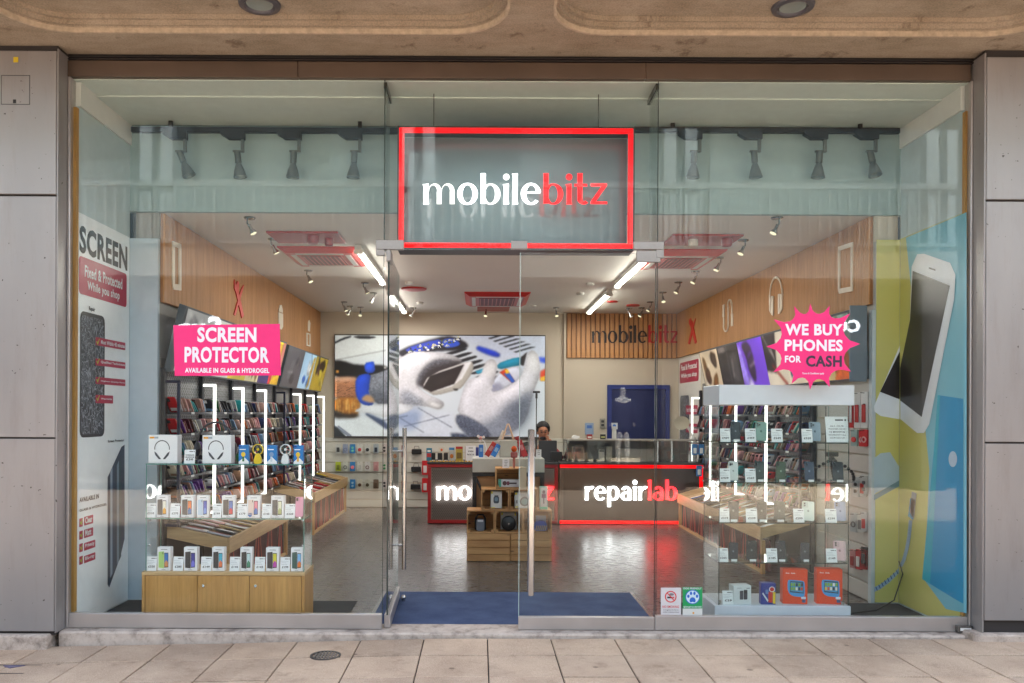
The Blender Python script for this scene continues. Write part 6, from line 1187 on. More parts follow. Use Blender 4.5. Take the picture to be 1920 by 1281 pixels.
for a, b_, c, lab in ((447, 466, (40, 110, 60), 'blue box picturing a yellow green fan, leftmost on the cabinet top'), (500, 518.5, (200, 210, 220), 'blue box picturing a white fan, between the two fans'), (550, 568, (226, 170, 60), 'blue box picturing an orange fan, right end of the cabinet top')):
    carton(a, b_, 35 / pY, ZB3, lab, [('printed_fan', [((236, 236, 240), [(0.0, 0.0), (1, 0.0), (1, 0.12), (0.55, 0.35), (0.0, 0.1)]), ((226, 190, 60) if c[1] < 180 else (120, 150, 190), circ(0.46, 0.5, 0.22, 0.13)), (c, R4(0.36, 0.56, 0.12, 0.38, 0.03))]), ('printed_text', [((226, 236, 246), R4(0.1, 0.7, 0.74, 0.79)), ((40, 60, 150), R4(0.04, 0.3, 0.9, 0.96))])], 'fan box', (26, 118, 190), 0.04, grp='blue fan boxes', name='fan_box')
# ================================================================== pink window signs
PWH = mt((224, 224, 238), 0.4); YK = -0.006; pk = front(YK)
x0, x1, z0, z1 = rect(326, 609, 526, 704, YK); t = thing('window_sign', 'pink rectangular sign reading screen protector hung inside the left pane', 'sign', ((x0 + x1) / 2, YK, z0))
b = B(); b.add([pk(*p) for p in ((325, 610), (524.5, 607.5), (526.5, 704), (327.5, 705))] + [pk(*p, -0.003) for p in ((325, 610), (524.5, 607.5), (526.5, 704), (327.5, 705))], [(0, 1, 2, 3), (7, 6, 5, 4), (0, 4, 5, 1), (1, 5, 6, 2), (2, 6, 7, 3), (3, 7, 4, 0)], PINK); b.obj('sheet', t)
b = B(); b.tpic(pk, 'SCREEN', (370, 642), (481, 614), PWH, 0.001, 0.05); b.tpic(pk, 'PROTECTOR', (346, 680), (505, 651), PWH, 0.001, 0.05); b.tpic(pk, 'AVAILABLE IN GLASS & HYDROGEL', (347, 699), (505, 690.5), PWH, 0.001, 0.03); b.obj('lettering', t)
c0 = (1524, 650); pts = []
tips = [(1519, 569), (1556, 573), (1594, 588), (1613, 645), (1596, 697), (1556, 726), (1519, 731), (1484, 720), (1450, 698), (1437, 650), (1451, 599), (1489, 574)]
for i, (x, y) in enumerate(tips):
    x2, y2 = tips[(i + 1) % 12]; mx_, my_ = (x + x2) / 2, (y + y2) / 2; ix, iy = c0[0] + (mx_ - c0[0]) * 0.74, c0[1] + (my_ - c0[1]) * 0.78
    pts.append((x, y))
    for q in (0.22, 0.42, 0.58, 0.78):
        e = 1 - (2 * q - 1) ** 2; bx_, by_ = x + (x2 - x) * q, y + (y2 - y) * q; k = min(1, e * 1.12); pts.append((bx_ + (ix - mx_) * k, by_ + (iy - my_) * k))
t = thing('window_sign', 'pink starburst sign reading we buy phones for cash, right window', 'sign', pk(1524, 650)); b = B(); n = len(pts)
b.add([pk(*p) for p in pts] + [pk(*p, -0.003) for p in pts], [tuple(range(n)), tuple(range(n, 2 * n))[::-1]] + [(i, n + i, n + (i + 1) % n, (i + 1) % n) for i in range(n)], PINK); b.obj('sheet', t)
b = B(); b.tpic(pk, 'WE BUY', (1472, 629), (1580, 608), PWH, 0.001, 0.035); b.tpic(pk, 'PHONES', (1471, 658.5), (1580, 637), PWH, 0.001, 0.035); b.tpic(pk, 'FOR', (1471.5, 680), (1502, 667), PWH, 0.001, 0.035); b.tpic(pk, 'CASH', (1511, 688), (1578.5, 667), mt((50, 30, 60), 0.5), 0.001, 0.035); b.tpic(pk, 'Terms & Conditions apply', (1504, 703), (1545, 698.5), PWH, 0.001, 0.01); b.obj('lettering', t)
# stickers inside the right pane
YQ = -0.0015; pq = front(YQ)
def sheet(b, a, m, d=0.0): b.pic(pq, [(a[0], a[1]), (a[2], a[1]), (a[2], a[3]), (a[0], a[3])], m, d)
NRED = mt((206, 40, 44), 0.5); t = thing('window_sticker', 'white no smoking sticker at the foot of the right pane', 'sticker', pq(1258, 1153)); b = B(); b.pic(pq, [(1239, 1102), (1277, 1102), (1277, 1153), (1239, 1153)], mt((206, 206, 208), 0.5)); b.obj('sheet', t)
b = B()
for k in range(24):
    a0, a1 = R(15 * k), R(15 * k + 15); b.pic(pq, [(1257.5 + 11 * math.cos(a0), 1119 + 11 * math.sin(a0)), (1257.5 + 11 * math.cos(a1), 1119 + 11 * math.sin(a1)), (1257.5 + 9 * math.cos(a1), 1119 + 9 * math.sin(a1)), (1257.5 + 9 * math.cos(a0), 1119 + 9 * math.sin(a0))], NRED, 0.001)
b.pic(pq, [(1251, 1119), (1261, 1119), (1261, 1122), (1251, 1122)], INK, 0.001); b.pic(pq, [(1261.5, 1119), (1264, 1119), (1264, 1122), (1261.5, 1122)], NRED, 0.001); b.pic(pq, chaikin([(1253, 1117), (1256, 1112), (1264, 1113), (1263, 1117)], 2), mt((120, 120, 124), 0.5), 0.001); b.pic(pq, [(1250, 1112), (1251.5, 1111), (1265, 1126), (1263.5, 1127)], NRED, 0.0015); b.obj('no_smoking_symbol', t)
b = B(); b.tpic(pq, 'NO SMOKING', (1242, 1140), (1273, 1135.5), NRED, 0.001, 0.0); b.tpic(pq, 'It is against the law to', (1244, 1145.5), (1272, 1142.5), INK, 0.001); b.tpic(pq, 'smoke in these premises', (1243, 1149.5), (1273, 1146.5), INK, 0.001); b.obj('lettering', t)
t = thing('window_sticker', 'green dog friendly sticker with blue paw print at the foot of the right pane', 'sticker', pq(1298, 1153)); b = B(); b.pic(pq, [(1280, 1101), (1317, 1101), (1317, 1141), (1280, 1141)], mt((16, 150, 84), 0.5)); b.pic(pq, [(1280, 1141.2), (1317, 1141.2), (1317, 1154), (1280, 1154)], mt((206, 210, 206), 0.5)); b.obj('sheet', t)
b = B(); b.pic(pq, circ(1298.5, 1119.5, 13.5, n=28), mt((36, 100, 196), 0.5), 0.001); b.pic(pq, circ(1298.5, 1119.5, 12, n=28), mt((200, 222, 232), 0.5), 0.0015)
for x, y, rx, ry in ((1290.5, 1118, 2.4, 3.2), (1295.5, 1112.5, 2.3, 3.4), (1302, 1112.5, 2.3, 3.4), (1306.8, 1118, 2.4, 3.2)): b.pic(pq, circ(x, y, rx, ry, 12), mt((36, 100, 196), 0.5), 0.002)
b.pic(pq, chaikin([(1292, 1127), (1295, 1120), (1302, 1120), (1305, 1127), (1302, 1130), (1298.5, 1128), (1295, 1130)], 2), mt((36, 100, 196), 0.5), 0.002); b.obj('paw_symbol', t)
b = B(); b.tpic(pq, 'DOG FRIENDLY', (1281.5, 1105), (1315.5, 1101.8), PWH, 0.001, 0.01); b.tpic(pq, '@dogfriendlyGSE', (1281.5, 1140), (1315.5, 1136.5), PWH, 0.001); b.pic(pq, circ(1300, 1149.5, 2, n=10), mt((226, 160, 50), 0.5), 0.001); b.obj('lettering', t)
# ================================================================== right window: white tower cabinet
YR_ = 0.136; x0r, _ = Wp(1348, 900, YR_); x1r, _ = Wp(1592, 900, YR_); DR = 0.4; ZT1, ZH0, ZH1 = 0.165, 1.622, 1.768; YI2 = YR_ + 0.03
t = thing('tower_cabinet', 'tall glass cabinet with white base and white header, right window', 'display cabinet', ((x0r + x1r) / 2, YR_, 0)); WHG = mt((206, 210, 218), 0.35)
b = B(); b.box(x0r - 0.03, x1r + 0.012, YR_ - 0.012, YR_ + DR + 0.01, 0.012, ZT1, WHG, 0.003); b.obj('base', t)
b = B(); b.box(x0r - 0.006, x1r + 0.03, YR_ - 0.015, YR_ + DR + 0.01, ZH0, ZH1, WHG, 0.004); b.obj('header', t)
SZ = []
for py in (829.5, 905, 980.5, 1055.5):
    z = Wp(1470, py, YR_)[1]; SZ.append(z); b = B(); shelf_glass(b, x0r + 0.007, x1r - 0.007, YR_ + 0.006, YR_ + DR - 0.01, z, GEDGED); b.obj('glass_shelf', t)
for xx in (x0r, x1r - 0.006):
    b = B(); b.box(xx, xx + 0.006, YR_ + 0.0062, YR_ + DR, ZT1 + 0.001, ZH0 - 0.001, CGLASS); b.box(xx, xx + 0.006, YR_ - 0.001, YR_ + 0.0005, ZT1 + 0.001, ZH0 - 0.001, GEDGED); b.box(xx, xx + 0.006, YR_ + DR + 0.0005, YR_ + DR + 0.002, ZT1 + 0.001, ZH0 - 0.001, GEDGED); b.obj('side_glass', t)
xm = Wp(1435, 900, YR_)[0]
b = B(); b.box(x0r + 0.0065, x1r - 0.0065, YR_ + 0.001, YR_ + 0.0055, ZT1 + 0.001, ZH0 - 0.001, CGLASS); b.obj('front_glass', t)
b = B(); b.box(x0r + 0.008, x1r - 0.008, YR_ + DR - 0.004, YR_ + DR, ZT1 + 0.001, ZH0 - 0.001, CGLASS); xq = Wp(1552, 900, YR_ + DR)[0]; b.box(xq, xq + 0.003, YR_ + DR - 0.005, YR_ + DR - 0.0042, ZT1 + 0.001, ZH0 - 0.001, GEDGE); b.obj('back_glass', t)
for xx in (x0r + 0.02, x1r - 0.03):
    b = B(); b.cyl((xx, YR_ + 0.03, ZT1), (xx, YR_ + 0.03, ZT1 + 0.03), 0.012, CHROME, n=10); b.obj('hinge', t, True)
s2 = S(YI2); hp = 36.5 / s2; hc2 = 25.5 / s2; UG = 'used phones standing in the right tower cabinet'
for z, row, cards_, wh in ((SZ[0], ((1369, 1388, 'black phone', (30, 32, 42), 2), (1415, 1437, 'pale green phone', (122, 152, 142), 3), (1517, 1539, 'pale silver blue phone', (134, 148, 162), 3)), ((1350, 1369, '£469'), (1397, 1417, '£459'), (1446, 1467, '£549'), (1503, 1523, '£529')), 'top shelf'),
        (SZ[1], ((1366, 1384, 'white phone', (200, 204, 202), 3), (1415, 1433, 'black green phone', (44, 56, 56), 2), (1455, 1473, 'dark green phone', (58, 74, 54), 2), (1509, 1527, 'dark blue phone', (34, 52, 78), 2), (1562, 1582, 'midnight black phone', (28, 36, 46), 2)), ((1348, 1369, '£429'), (1397, 1417, '£369')), 'second shelf'),
        (SZ[2], ((1364, 1385, 'grey black phone', (52, 56, 60), 1), (1418, 1438, 'black phone', (48, 52, 56), 1), (1451, 1472, 'dark teal phone', (44, 58, 58), 2), (1504, 1527, 'white phone', (206, 216, 210), 2), (1566, 1587, 'lilac phone', (146, 156, 186), 2)), ((1349, 1368, '£319'), (1399, 1420, '£239'), (1488, 1508, '£299'), (1548, 1569, '£299')), 'third shelf'),
        (SZ[3], ((1366, 1384, 'small dark blue phone', (36, 44, 54), 0), (1400, 1420, 'black phone', (38, 44, 48), 1), (1455, 1474, 'black phone', (40, 44, 50), 1), (1501, 1518, 'smallest black phone', (34, 38, 46), 0), (1564, 1587, 'rose pink phone', (218, 180, 182), 2)), ((1347, 1366, '£265'), (1438, 1458, '£185'), (1550, 1570, '£149')), 'fourth shelf')):
    for i, (a, b_, nm, col, cm) in enumerate(row):
        phone(a, b_, hp * (0.9 if 'small' in nm else 1), z, '%s, %s from left on the %s of the right tower' % (nm, ORD[i], wh), col, cm, Y=YI2 + 0.03, tag_=cm < 3 and sum(col) < 330, grp=UG, lean=-11, roll=rnd.uniform(2, 5))
    for i, (a, b_, pr) in enumerate(cards_): price_card(a, b_, hc2, z, pr, '%s from left on the %s of the tower' % (ORD[i], wh), Y=YI2)
t = price_card(1549, 1591, 49 / s2, SZ[0], '', 'x', Y=YI2 + 0.02, lines=0); t['label'] = 'large white notice about phone warranty on the top shelf of the tower cabinet'; t.name = 'warranty_notice'; t['category'] = 'notice'; del t['group']
w_ = 42 / s2; h_ = 49 / s2; b = B()
for k, s in enumerate(('ALL OUR', 'PHONES HAVE', '12 MONTHS', 'WARRANTY ALL', 'ACROSS UK')): b.txt(s, -w_ * (0.2 + 0.016 * len(s)), w_ * (0.2 + 0.016 * len(s)), h_ * (0.6 - 0.115 * k), h_ * (0.66 - 0.115 * k), -0.0009, INK, 0.02 if k == 2 else -0.008)
b.xf(Matrix.Rotation(R(-10), 4, 'X')); b.obj('printed_notice', t)
price_card(1356, 1376, hc2, ZT1, '£29', 'beside the white handset box on the tower base', Y=YI2)
carton(1376, 1410, 35 / s2, ZT1, 'white box picturing two grey handsets on the tower cabinet base', [('printed_handset', [((70, 70, 84), R4(0.34, 0.54, 0.26, 0.74, 0.04)), ((60, 60, 74), R4(0.56, 0.78, 0.26, 0.78, 0.04)), ((30, 30, 40), R4(0.6, 0.74, 0.6, 0.72, 0.01))]), ('printed_text', [((150, 152, 160), R4(0.18, 0.44, 0.86, 0.89)), ((60, 60, 70), R4(0.72, 0.92, 0.85, 0.88))])], 'handset box', (214, 216, 218), 0.09, YI2, 6, None, 'handset_box')
carton(1428, 1455, 40 / s2, ZT1, 'small dark blue console box with red and yellow print on the tower base', [('printed_art', [((200, 210, 220), [(0.08, 0.5), (0.45, 0.12), (0.5, 0.2), (0.14, 0.56)]), ((200, 44, 40), R4(0.5, 0.78, 0.1, 0.6, 0.03)), ((226, 190, 40), R4(0.8, 0.98, 0.05, 0.6, 0.02)), ((236, 236, 236), circ(0.74, 0.72, 0.2, 0.13)), ((206, 44, 44), circ(0.74, 0.72, 0.15, 0.1)), ((90, 130, 190), R4(0.3, 0.5, 0.5, 0.7, 0.03))])], 'console box', (40, 56, 140), 0.06, YI2, -4, None, 'console_box')
for i, (a, b_, h_, rz) in enumerate(((1469, 1514, 65, -7), (1533, 1579, 66, -9))):
    tab = [(0.22, 0.24), (0.82, 0.2), (0.9, 0.26), (0.88, 0.62), (0.84, 0.68), (0.3, 0.7), (0.18, 0.68)]; r_ = random.Random(i)
    scr = [((r_.choice([(226, 220, 210), (230, 190, 60), (40, 60, 70), (120, 170, 60), (206, 90, 60), (230, 230, 236)])), R4(0.32 + 0.1 * (k % 5), 0.40 + 0.1 * (k % 5), 0.4 + 0.12 * (k // 5), 0.49 + 0.12 * (k // 5), 0.01)) for k in range(10)]
    carton(a, b_, h_ / s2, ZT1, 'orange box picturing a blue childrens tablet, %s one on the tower base' % ('left hand', 'right hand')[i], [('printed_tablet', [((56, 150, 214), chaikin(tab, 2)), ((24, 32, 44), [(0.3, 0.34), (0.84, 0.31), (0.82, 0.65), (0.3, 0.66)]), ((60, 150, 200), [(0.32, 0.37), (0.81, 0.34), (0.8, 0.62), (0.32, 0.63)])] + scr), ('printed_label', [((214, 220, 236), R4(0.74, 0.93, 0.15, 0.22, 0.02)), ((50, 80, 130), R4(0.78, 0.92, 0.05, 0.14, 0.02))])], 'tablet box', (226, 66, 22), 0.08, YI2 + 0.02, rz, 'orange tablet boxes', 'tablet_box', (('fire', 0.12, 0.27, 0.875, 0.91, (240, 240, 240)), ('kids', 0.34, 0.5, 0.875, 0.91, (240, 240, 240))))
# right slat wall with hanging goods, end of the racks
t = thing('slat_wall', 'white grooved slat wall hung with red packs beside the yellow mural', 'slat wall', (XR, 1.5, 0)); z = 0.01
SLR = mt((176, 172, 166), 0.5, 0, 0, 0.03, 3)
while z < 1.78:
    b = B(); b.box(XR - 0.02, XR - 0.001, 0.97, 2.03, z, z + 0.138, SLR, 0.003); b.obj('plank', t); z += 0.152
b = B(); b.box(XR - 0.03, XR, YS - 0.004, 0.969, 0.0, 2.42, mt((186, 196, 200), 0.4)); tag(b.obj('wall_end_strip'), 'pale blue grey upright strip between the right slat wall and yellow mural', 'trim')
psr = side(XR - 0.05)
for px, py, h_, w_, cb, mo, lab in ((1632, 734, 0.3, 0.07, (208, 206, 206), ((40, 40, 44), 'two'), 'tall white and red pack with black tripod, nearest the mural'), (1619, 735, 0.3, 0.07, (214, 212, 212), ((170, 30, 30), 'box'), 'tall white and red pack, second from the mural'), (1606, 736, 0.3, 0.07, (206, 204, 204), ((176, 36, 36), 'box'), 'tall white and red pack, third from the mural'), (1594, 737, 0.3, 0.06, (190, 34, 36), ((210, 206, 206), 'box'), 'tall red pack, fourth from the mural, top row'),
        (1630, 806, 0.14, 0.07, (190, 28, 34), ((214, 150, 150), 'ring'), 'short red pack nearest the mural, second row'), (1615, 806, 0.14, 0.07, (196, 30, 36), ((220, 160, 160), 'ring'), 'short red pack second from the mural, second row'), (1600, 806, 0.14, 0.07, (150, 170, 166), ((200, 60, 60), 'disc'), 'grey green pack third from the mural, second row'),
        (1628, 893, 0.16, 0.07, (186, 184, 182), ((90, 90, 94), 'two'), 'grey earphone pack nearest the mural, third row'), (1616, 893, 0.17, 0.07, (200, 196, 194), ((190, 40, 40), 'box'), 'grey pack with red product, third row'), (1603, 894, 0.17, 0.07, (190, 190, 190), ((60, 60, 64), 'two'), 'grey earphone pack beside the tower cabinet, third row'),
        (1626, 962, 0.16, 0.06, (190, 190, 192), ((186, 30, 34), 'box'), 'grey pack with red strip nearest the mural, fourth row'), (1612, 962, 0.16, 0.07, (196, 194, 190), ((100, 100, 104), 'box'), 'plain grey pack second from the mural, fourth row'), (1599, 962, 0.16, 0.07, (170, 174, 176), ((80, 80, 84), 'ring'), 'blue grey pack third from the mural, fourth row'),
        (1631, 1030, 0.16, 0.06, (36, 34, 38), ((60, 60, 64), 'box'), 'black pack nearest the mural, bottom row'), (1620, 1030, 0.17, 0.06, (150, 30, 34), ((34, 34, 36), 'ring'), 'dark red pack with black headset, bottom row'), (1608, 1030, 0.17, 0.06, (176, 40, 44), ((206, 200, 196), 'box'), 'red pack third from the mural, bottom row'), (1597, 1030, 0.16, 0.06, (180, 120, 120), ((150, 36, 40), 'box'), 'faded red pack fourth from the mural, bottom row')):
    X, Y, Z = psr(px, py); Y = max(Y, 1.02); t = pack('hanging_pack', lab, w_, h_, 0.02, cb, mo, 'packs hanging on the right slat wall'); t.location = (XR - 0.028, Y, Z); t.rotation_euler = (0, 0, R(-70))
t = thing('phone_tripod', 'black flexible phone tripod with bent beaded legs behind the tower cabinet', 'tripod', (3.0, 1.15, 1.02)); xx, yy, zz = 2.98, 1.12, 1.0
b = B(); b.box(xx - 0.25, xx + 0.25, yy - 0.1, yy + 0.12, zz - 0.012, zz - 0.002, ACRYL); b.obj('shelf', t)
b = B(); b.box(xx - 0.05, xx + 0.05, yy - 0.02, yy + 0.02, zz + 0.2, zz + 0.24, BLACK, 0.005); b.box(xx - 0.012, xx + 0.012, yy - 0.012, yy + 0.012, zz + 0.17, zz + 0.199, BLACK); b.obj('clamp', t)
for dx_ in (-0.16, 0.02, 0.17):
    b = B()
    for k in range(9): q = k / 8; b.ball((xx + dx_ * (q * 1.0 + 0.35 * math.sin(q * 3.1)), yy + 0.03 * math.sin(q * 3 + dx_ * 9), zz + 0.17 * (1 - q) + 0.012), 0.015, BLACK, 5)
    b.obj('leg', t, True)
# ================================================================== crates in the middle of the shop
YV = 2.77; sv = S(YV); CRD = 0.3
def crate(px0, px1, py0, py1, lab, open_, Y=YV):
    x0, x1, z0, z1 = rect(px0, py0, px1, py1, Y); x0 += 0.001; x1 -= 0.001; z0 += 0.001; z1 -= 0.001; th = 0.012
    t = thing('wooden_crate', lab, 'crate', ((x0 + x1) / 2, Y, z0), 'stacked pine crates')
    if open_:
        for (za, zb) in ((z0, z0 + th), (z1 - th, z1)):
            b = B(); b.box(x0, x1, Y, Y + CRD, za, zb, PINE, 0.001); b.obj('board', t)
        for (xa, xb) in ((x0, x0 + th), (x1 - th, x1)):
            b = B(); b.box(xa, xb, Y, Y + CRD, z0 + th + 0.0005, z1 - th - 0.0005, PINE, 0.001); b.obj('board', t)
        n = 3; hh = (z1 - z0 - 2 * th) / n
        for k in range(n):
            b = B(); b.box(x0 + th + 0.001, x1 - th - 0.001, Y + CRD - 0.012, Y + CRD, z0 + th + hh * k + 0.002, z0 + th + hh * (k + 1) - 0.002, PINE); b.obj('board', t)
        for xa in (x0 + th + 0.001, x1 - th - 0.024):
            for za in (z0 + th + 0.001, z1 - th - 0.024):
                b = B(); b.box(xa, xa + 0.023, Y + 0.01, Y + 0.033, za, za + 0.023, PINE); b.obj('corner_block', t)
    else:
        n = 4; hh = (z1 - z0) / n
        for k in range(n):
            b = B(); b.box(x0 + 0.001, x1 - 0.001, Y, Y + 0.012, z0 + hh * k + 0.003, z0 + hh * (k + 1) - 0.003, PINE, 0.002); b.obj('board', t)
        b = B(); b.box(x0, x0 + 0.012, Y + 0.0125, Y + CRD, z0, z1, PINE); b.box(x1 - 0.012, x1, Y + 0.0125, Y + CRD, z0, z1, PINE); b.box(x0 + 0.0125, x1 - 0.0125, Y + 0.03, Y + CRD, z1 - 0.012, z1, PINE); b.box(x0 + 0.0125, x1 - 0.0125, Y + CRD - 0.012, Y + CRD, z0, z1 - 0.0125, PINE); b.obj('side_boards', t)
        for xa in (x0 + 0.013, x1 - 0.036):
            b = B(); b.box(xa, xa + 0.023, Y + 0.013, Y + 0.036, z0, z1 - 0.013, PINE); b.obj('corner_block', t)
    return z0 + th
zb0 = crate(875, 956.5, 1000, 1053, 'closed pine crate with four front boards, bottom left of the stack', False); crate(957, 1035, 1000, 1053, 'closed pine crate with four front boards, bottom right of the stack', False)
zr2 = crate(875, 927.5, 957, 1000, 'open pine crate holding a grey handled speaker', True); crate(928, 980.5, 957, 1000, 'open pine crate holding a round black speaker', True); crate(981, 1035, 957, 1000, 'open pine crate holding a blue striped speaker', True)
zr3 = crate(902, 955, 917, 957, 'open pine crate holding a white boxed handle speaker', True); crate(955.5, 1008, 917, 957, 'open pine crate holding a white boxed round speaker', True)
zr4 = crate(929, 982, 878, 917, 'topmost open pine crate holding a microphone box', True)
yv = YV + 0.08; sy = S(yv)
def wx(px, Y=None): return Wp(px, 920, yv if Y is None else Y)[0]
MIC = [((90, 50, 60), circ(0.3, 0.5, 0.1, 0.3)), ((120, 60, 80), R4(0.4, 0.52, 0.25, 0.75)), ((60, 50, 64), R4(0.52, 0.86, 0.4, 0.6))]
carton(934, 974, 14 / sy, zr4, 'white and teal microphone box lying in the topmost crate', [('printed_microphone', [((60, 170, 150), R4(0, 0.14, 0, 1))] + MIC)], 'microphone box', (206, 208, 214), 0.08, yv, 0, 'microphone boxes', 'microphone_box')
carton(920, 941, 32 / sy, zr3, 'white speaker box with yellow corner in the left crate of the third tier', [('printed_speaker', [((222, 206, 40), R4(0.02, 0.18, 0.84, 0.98)), ((70, 80, 92), R4(0.25, 0.75, 0.28, 0.7, 0.12)), ((110, 140, 156), circ(0.5, 0.52, 0.16, 0.12)), ((60, 64, 70), R4(0.32, 0.68, 0.7, 0.75)), ((222, 206, 40), R4(0.06, 0.4, 0.02, 0.06))])], 'speaker box', (212, 210, 206), 0.1, yv, 0, 'white speaker boxes', 'speaker_box')
carton(965, 993, 30 / sy, zr3, 'white speaker box showing a round grey speaker, third tier right crate', [('printed_speaker', [((222, 206, 40), R4(0.02, 0.16, 0.84, 0.98)), ((90, 96, 100), circ(0.66, 0.42, 0.32, 0.3)), ((120, 150, 150), circ(0.66, 0.42, 0.22, 0.2)), ((222, 206, 40), R4(0.04, 0.24, 0.04, 0.12)), ((120, 120, 120), R4(0.08, 0.2, 0.3, 0.5))])], 'speaker box', (206, 206, 204), 0.1, yv, 0, 'white speaker boxes', 'speaker_box')
x = wx(901); t = thing('portable_speaker', 'grey portable speaker with thick black carrying handle in lower left crate', 'speaker', (x, yv, zr2), local=True)
b = B(); b.ext(rr(-0.042, 0.042, 0.0, 0.12, 0.02, 4), 0.0, 0.08, mt((112, 116, 126), 0.6)); b.obj('body', t); b = B(); b.tube([(-0.05, 0.04, 0.012), (-0.05, 0.04, 0.13), (-0.03, 0.04, 0.165), (0.03, 0.04, 0.165), (0.05, 0.04, 0.13), (0.05, 0.04, 0.012), (0, 0.04, 0.006)], 0.011, BLACK, 8, True); b.obj('handle', t, True)
b = B(); b.ext(rr(-0.03, 0.03, 0.095, 0.118, 0.006, 3), -0.003, -0.0005, mt((206, 206, 210), 0.4)); b.obj('control_panel', t)
carton(939, 969, 33 / sy, zr2, 'white speaker box standing behind the round black speaker', [('printed_label', [((222, 206, 40), R4(0.02, 0.14, 0.84, 0.98)), ((222, 206, 40), R4(0.86, 0.96, 0.8, 0.98))])], 'speaker box', (196, 196, 194), 0.06, yv + 0.1, 0, 'white speaker boxes', 'speaker_box')
x = wx(954); t = thing('round_speaker', 'round matt black speaker standing in the lower middle crate', 'speaker', (x, yv, zr2), local=True)
b = B(); b.lathe([(0, 0.03), (0.055, 0.028), (0.076, 0.015), (0.08, 0.0), (0.076, -0.03), (0, -0.04)], BLACK, (0, 0, 0.081), 'Y', 28); b.obj('body', t, True); b = B(); b.lathe([(0.01, 0.034), (0.008, 0.037), (0, 0.037)], CHROME, (0, 0, 0.081), 'Y', 10); b.obj('centre_stud', t)
carton(1005, 1024, 26 / sy, zr2, 'pale blue box behind the striped blue speaker in the lower right crate', [], 'speaker box', (140, 160, 190), 0.05, yv + 0.1, 0, 'white speaker boxes', 'speaker_box')
x = wx(1014); t = thing('striped_speaker', 'blue barrel speaker with yellow diagonal stripes in the lower right crate', 'speaker', (x, yv, zr2), local=True); BL = mt((50, 76, 150), 0.5)
b = B(); b.ext(chaikin([(-0.07, 0.02), (-0.05, 0.0), (0.05, 0.0), (0.07, 0.02), (0.07, 0.07), (0.04, 0.11), (-0.04, 0.11), (-0.07, 0.07)], 1), 0.0, 0.08, BL); b.obj('body', t)
for k in range(6): b = B(); q = -0.055 + k * 0.02; b.ext([(q, 0.012), (q + 0.007, 0.012), (q + 0.02, 0.06), (q + 0.013, 0.06)], -0.003, -0.0005, mt((206, 176, 50), 0.5)); b.obj('stripe', t)
carton(1012, 1027, 43 / sy, rect(0, 917, 10, 957, YV)[3] * 0 + Wp(950, 957, YV)[1], 'pale teal microphone box standing upright at the right end of the third tier', [('printed_microphone', [((206, 210, 212), R4(0.1, 0.9, 0.04, 0.96)), ((90, 60, 90), circ(0.5, 0.76, 0.18, 0.08)), ((110, 60, 100), R4(0.24, 0.76, 0.5, 0.68)), ((70, 60, 84), R4(0.42, 0.58, 0.26, 0.5)), ((90, 190, 160), R4(0.1, 0.9, 0.04, 0.12))])], 'microphone box', (130, 190, 180), 0.05, yv, 0, 'microphone boxes', 'microphone_box')
zt4 = Wp(950, 878, YV)[1]; zt3 = Wp(950, 917, YV)[1]
carton(973.5, 987, 41 / sy, zt3 + (0.0 if True else 0), 'plain beige upright box beside the topmost crate', [], 'carton', (196, 176, 150), 0.06, YV - 0.07, 0, None, 'plain_carton')
bpy.data.objects[-1] if False else None
x = wx(963.5); t = thing('karaoke_microphone', 'pink handheld microphone with orange foam top standing on the topmost crate', 'microphone', (x, yv, zt4), local=True)
b = B(); b.lathe([(0, 0.0), (0.013, 0.0), (0.014, 0.1), (0.016, 0.105)], mt((186, 120, 110), 0.35, 0.4), n=14); b.obj('handle', t, True); b = B(); b.box(-0.036, 0.036, -0.03, 0.03, 0.106, 0.165, mt((150, 84, 84), 0.35, 0.3), 0.008); b.obj('speaker_body', t); b = B(); b.ball((0, 0, 0.198), 0.03, mt((206, 84, 36), 0.9), 8, (1, 1, 1.1)); b.obj('foam_top', t, True)
def sign_card(px0, px1, py0, py1, Y, lab, lines, z=None):
    x0, x1, z0, z1 = rect(px0, py0, px1, py1, Y); z0 = z if z is not None else z0
    t = thing('sign_card', lab, 'sign', ((x0 + x1) / 2, Y, z0)); b = B(); b.box(x0, x1, Y, Y + 0.004, z0 + 0.001, z1, CARD); b.box(x0, x1, Y + 0.0045, Y + 0.03, z0 + 0.001, z0 + 0.004, CARD); b.obj('card', t); b = B(); w_ = x1 - x0; h_ = z1 - z0
    b.box(x0 + w_ * 0.3, x0 + w_ * 0.72, Y - 0.001, Y - 0.0004, z0 + h_ * 0.84, z0 + h_ * 0.88, INK)
    for k, s in enumerate(lines): b.txt(s, x0 + w_ * (0.42 - 0.03 * len(s)), x0 + w_ * (0.58 + 0.03 * len(s)), z0 + h_ * (0.6 - 0.2 * k), z0 + h_ * (0.7 - 0.2 * k), Y - 0.001, INK, 0.02)
    b.obj('printed_text', t)
sign_card(942, 955, 861, 877.5, YV + 0.04, 'small white price sign on the topmost crate beside the microphone', ('PRICE', '£35', 'EACH'), zt4)
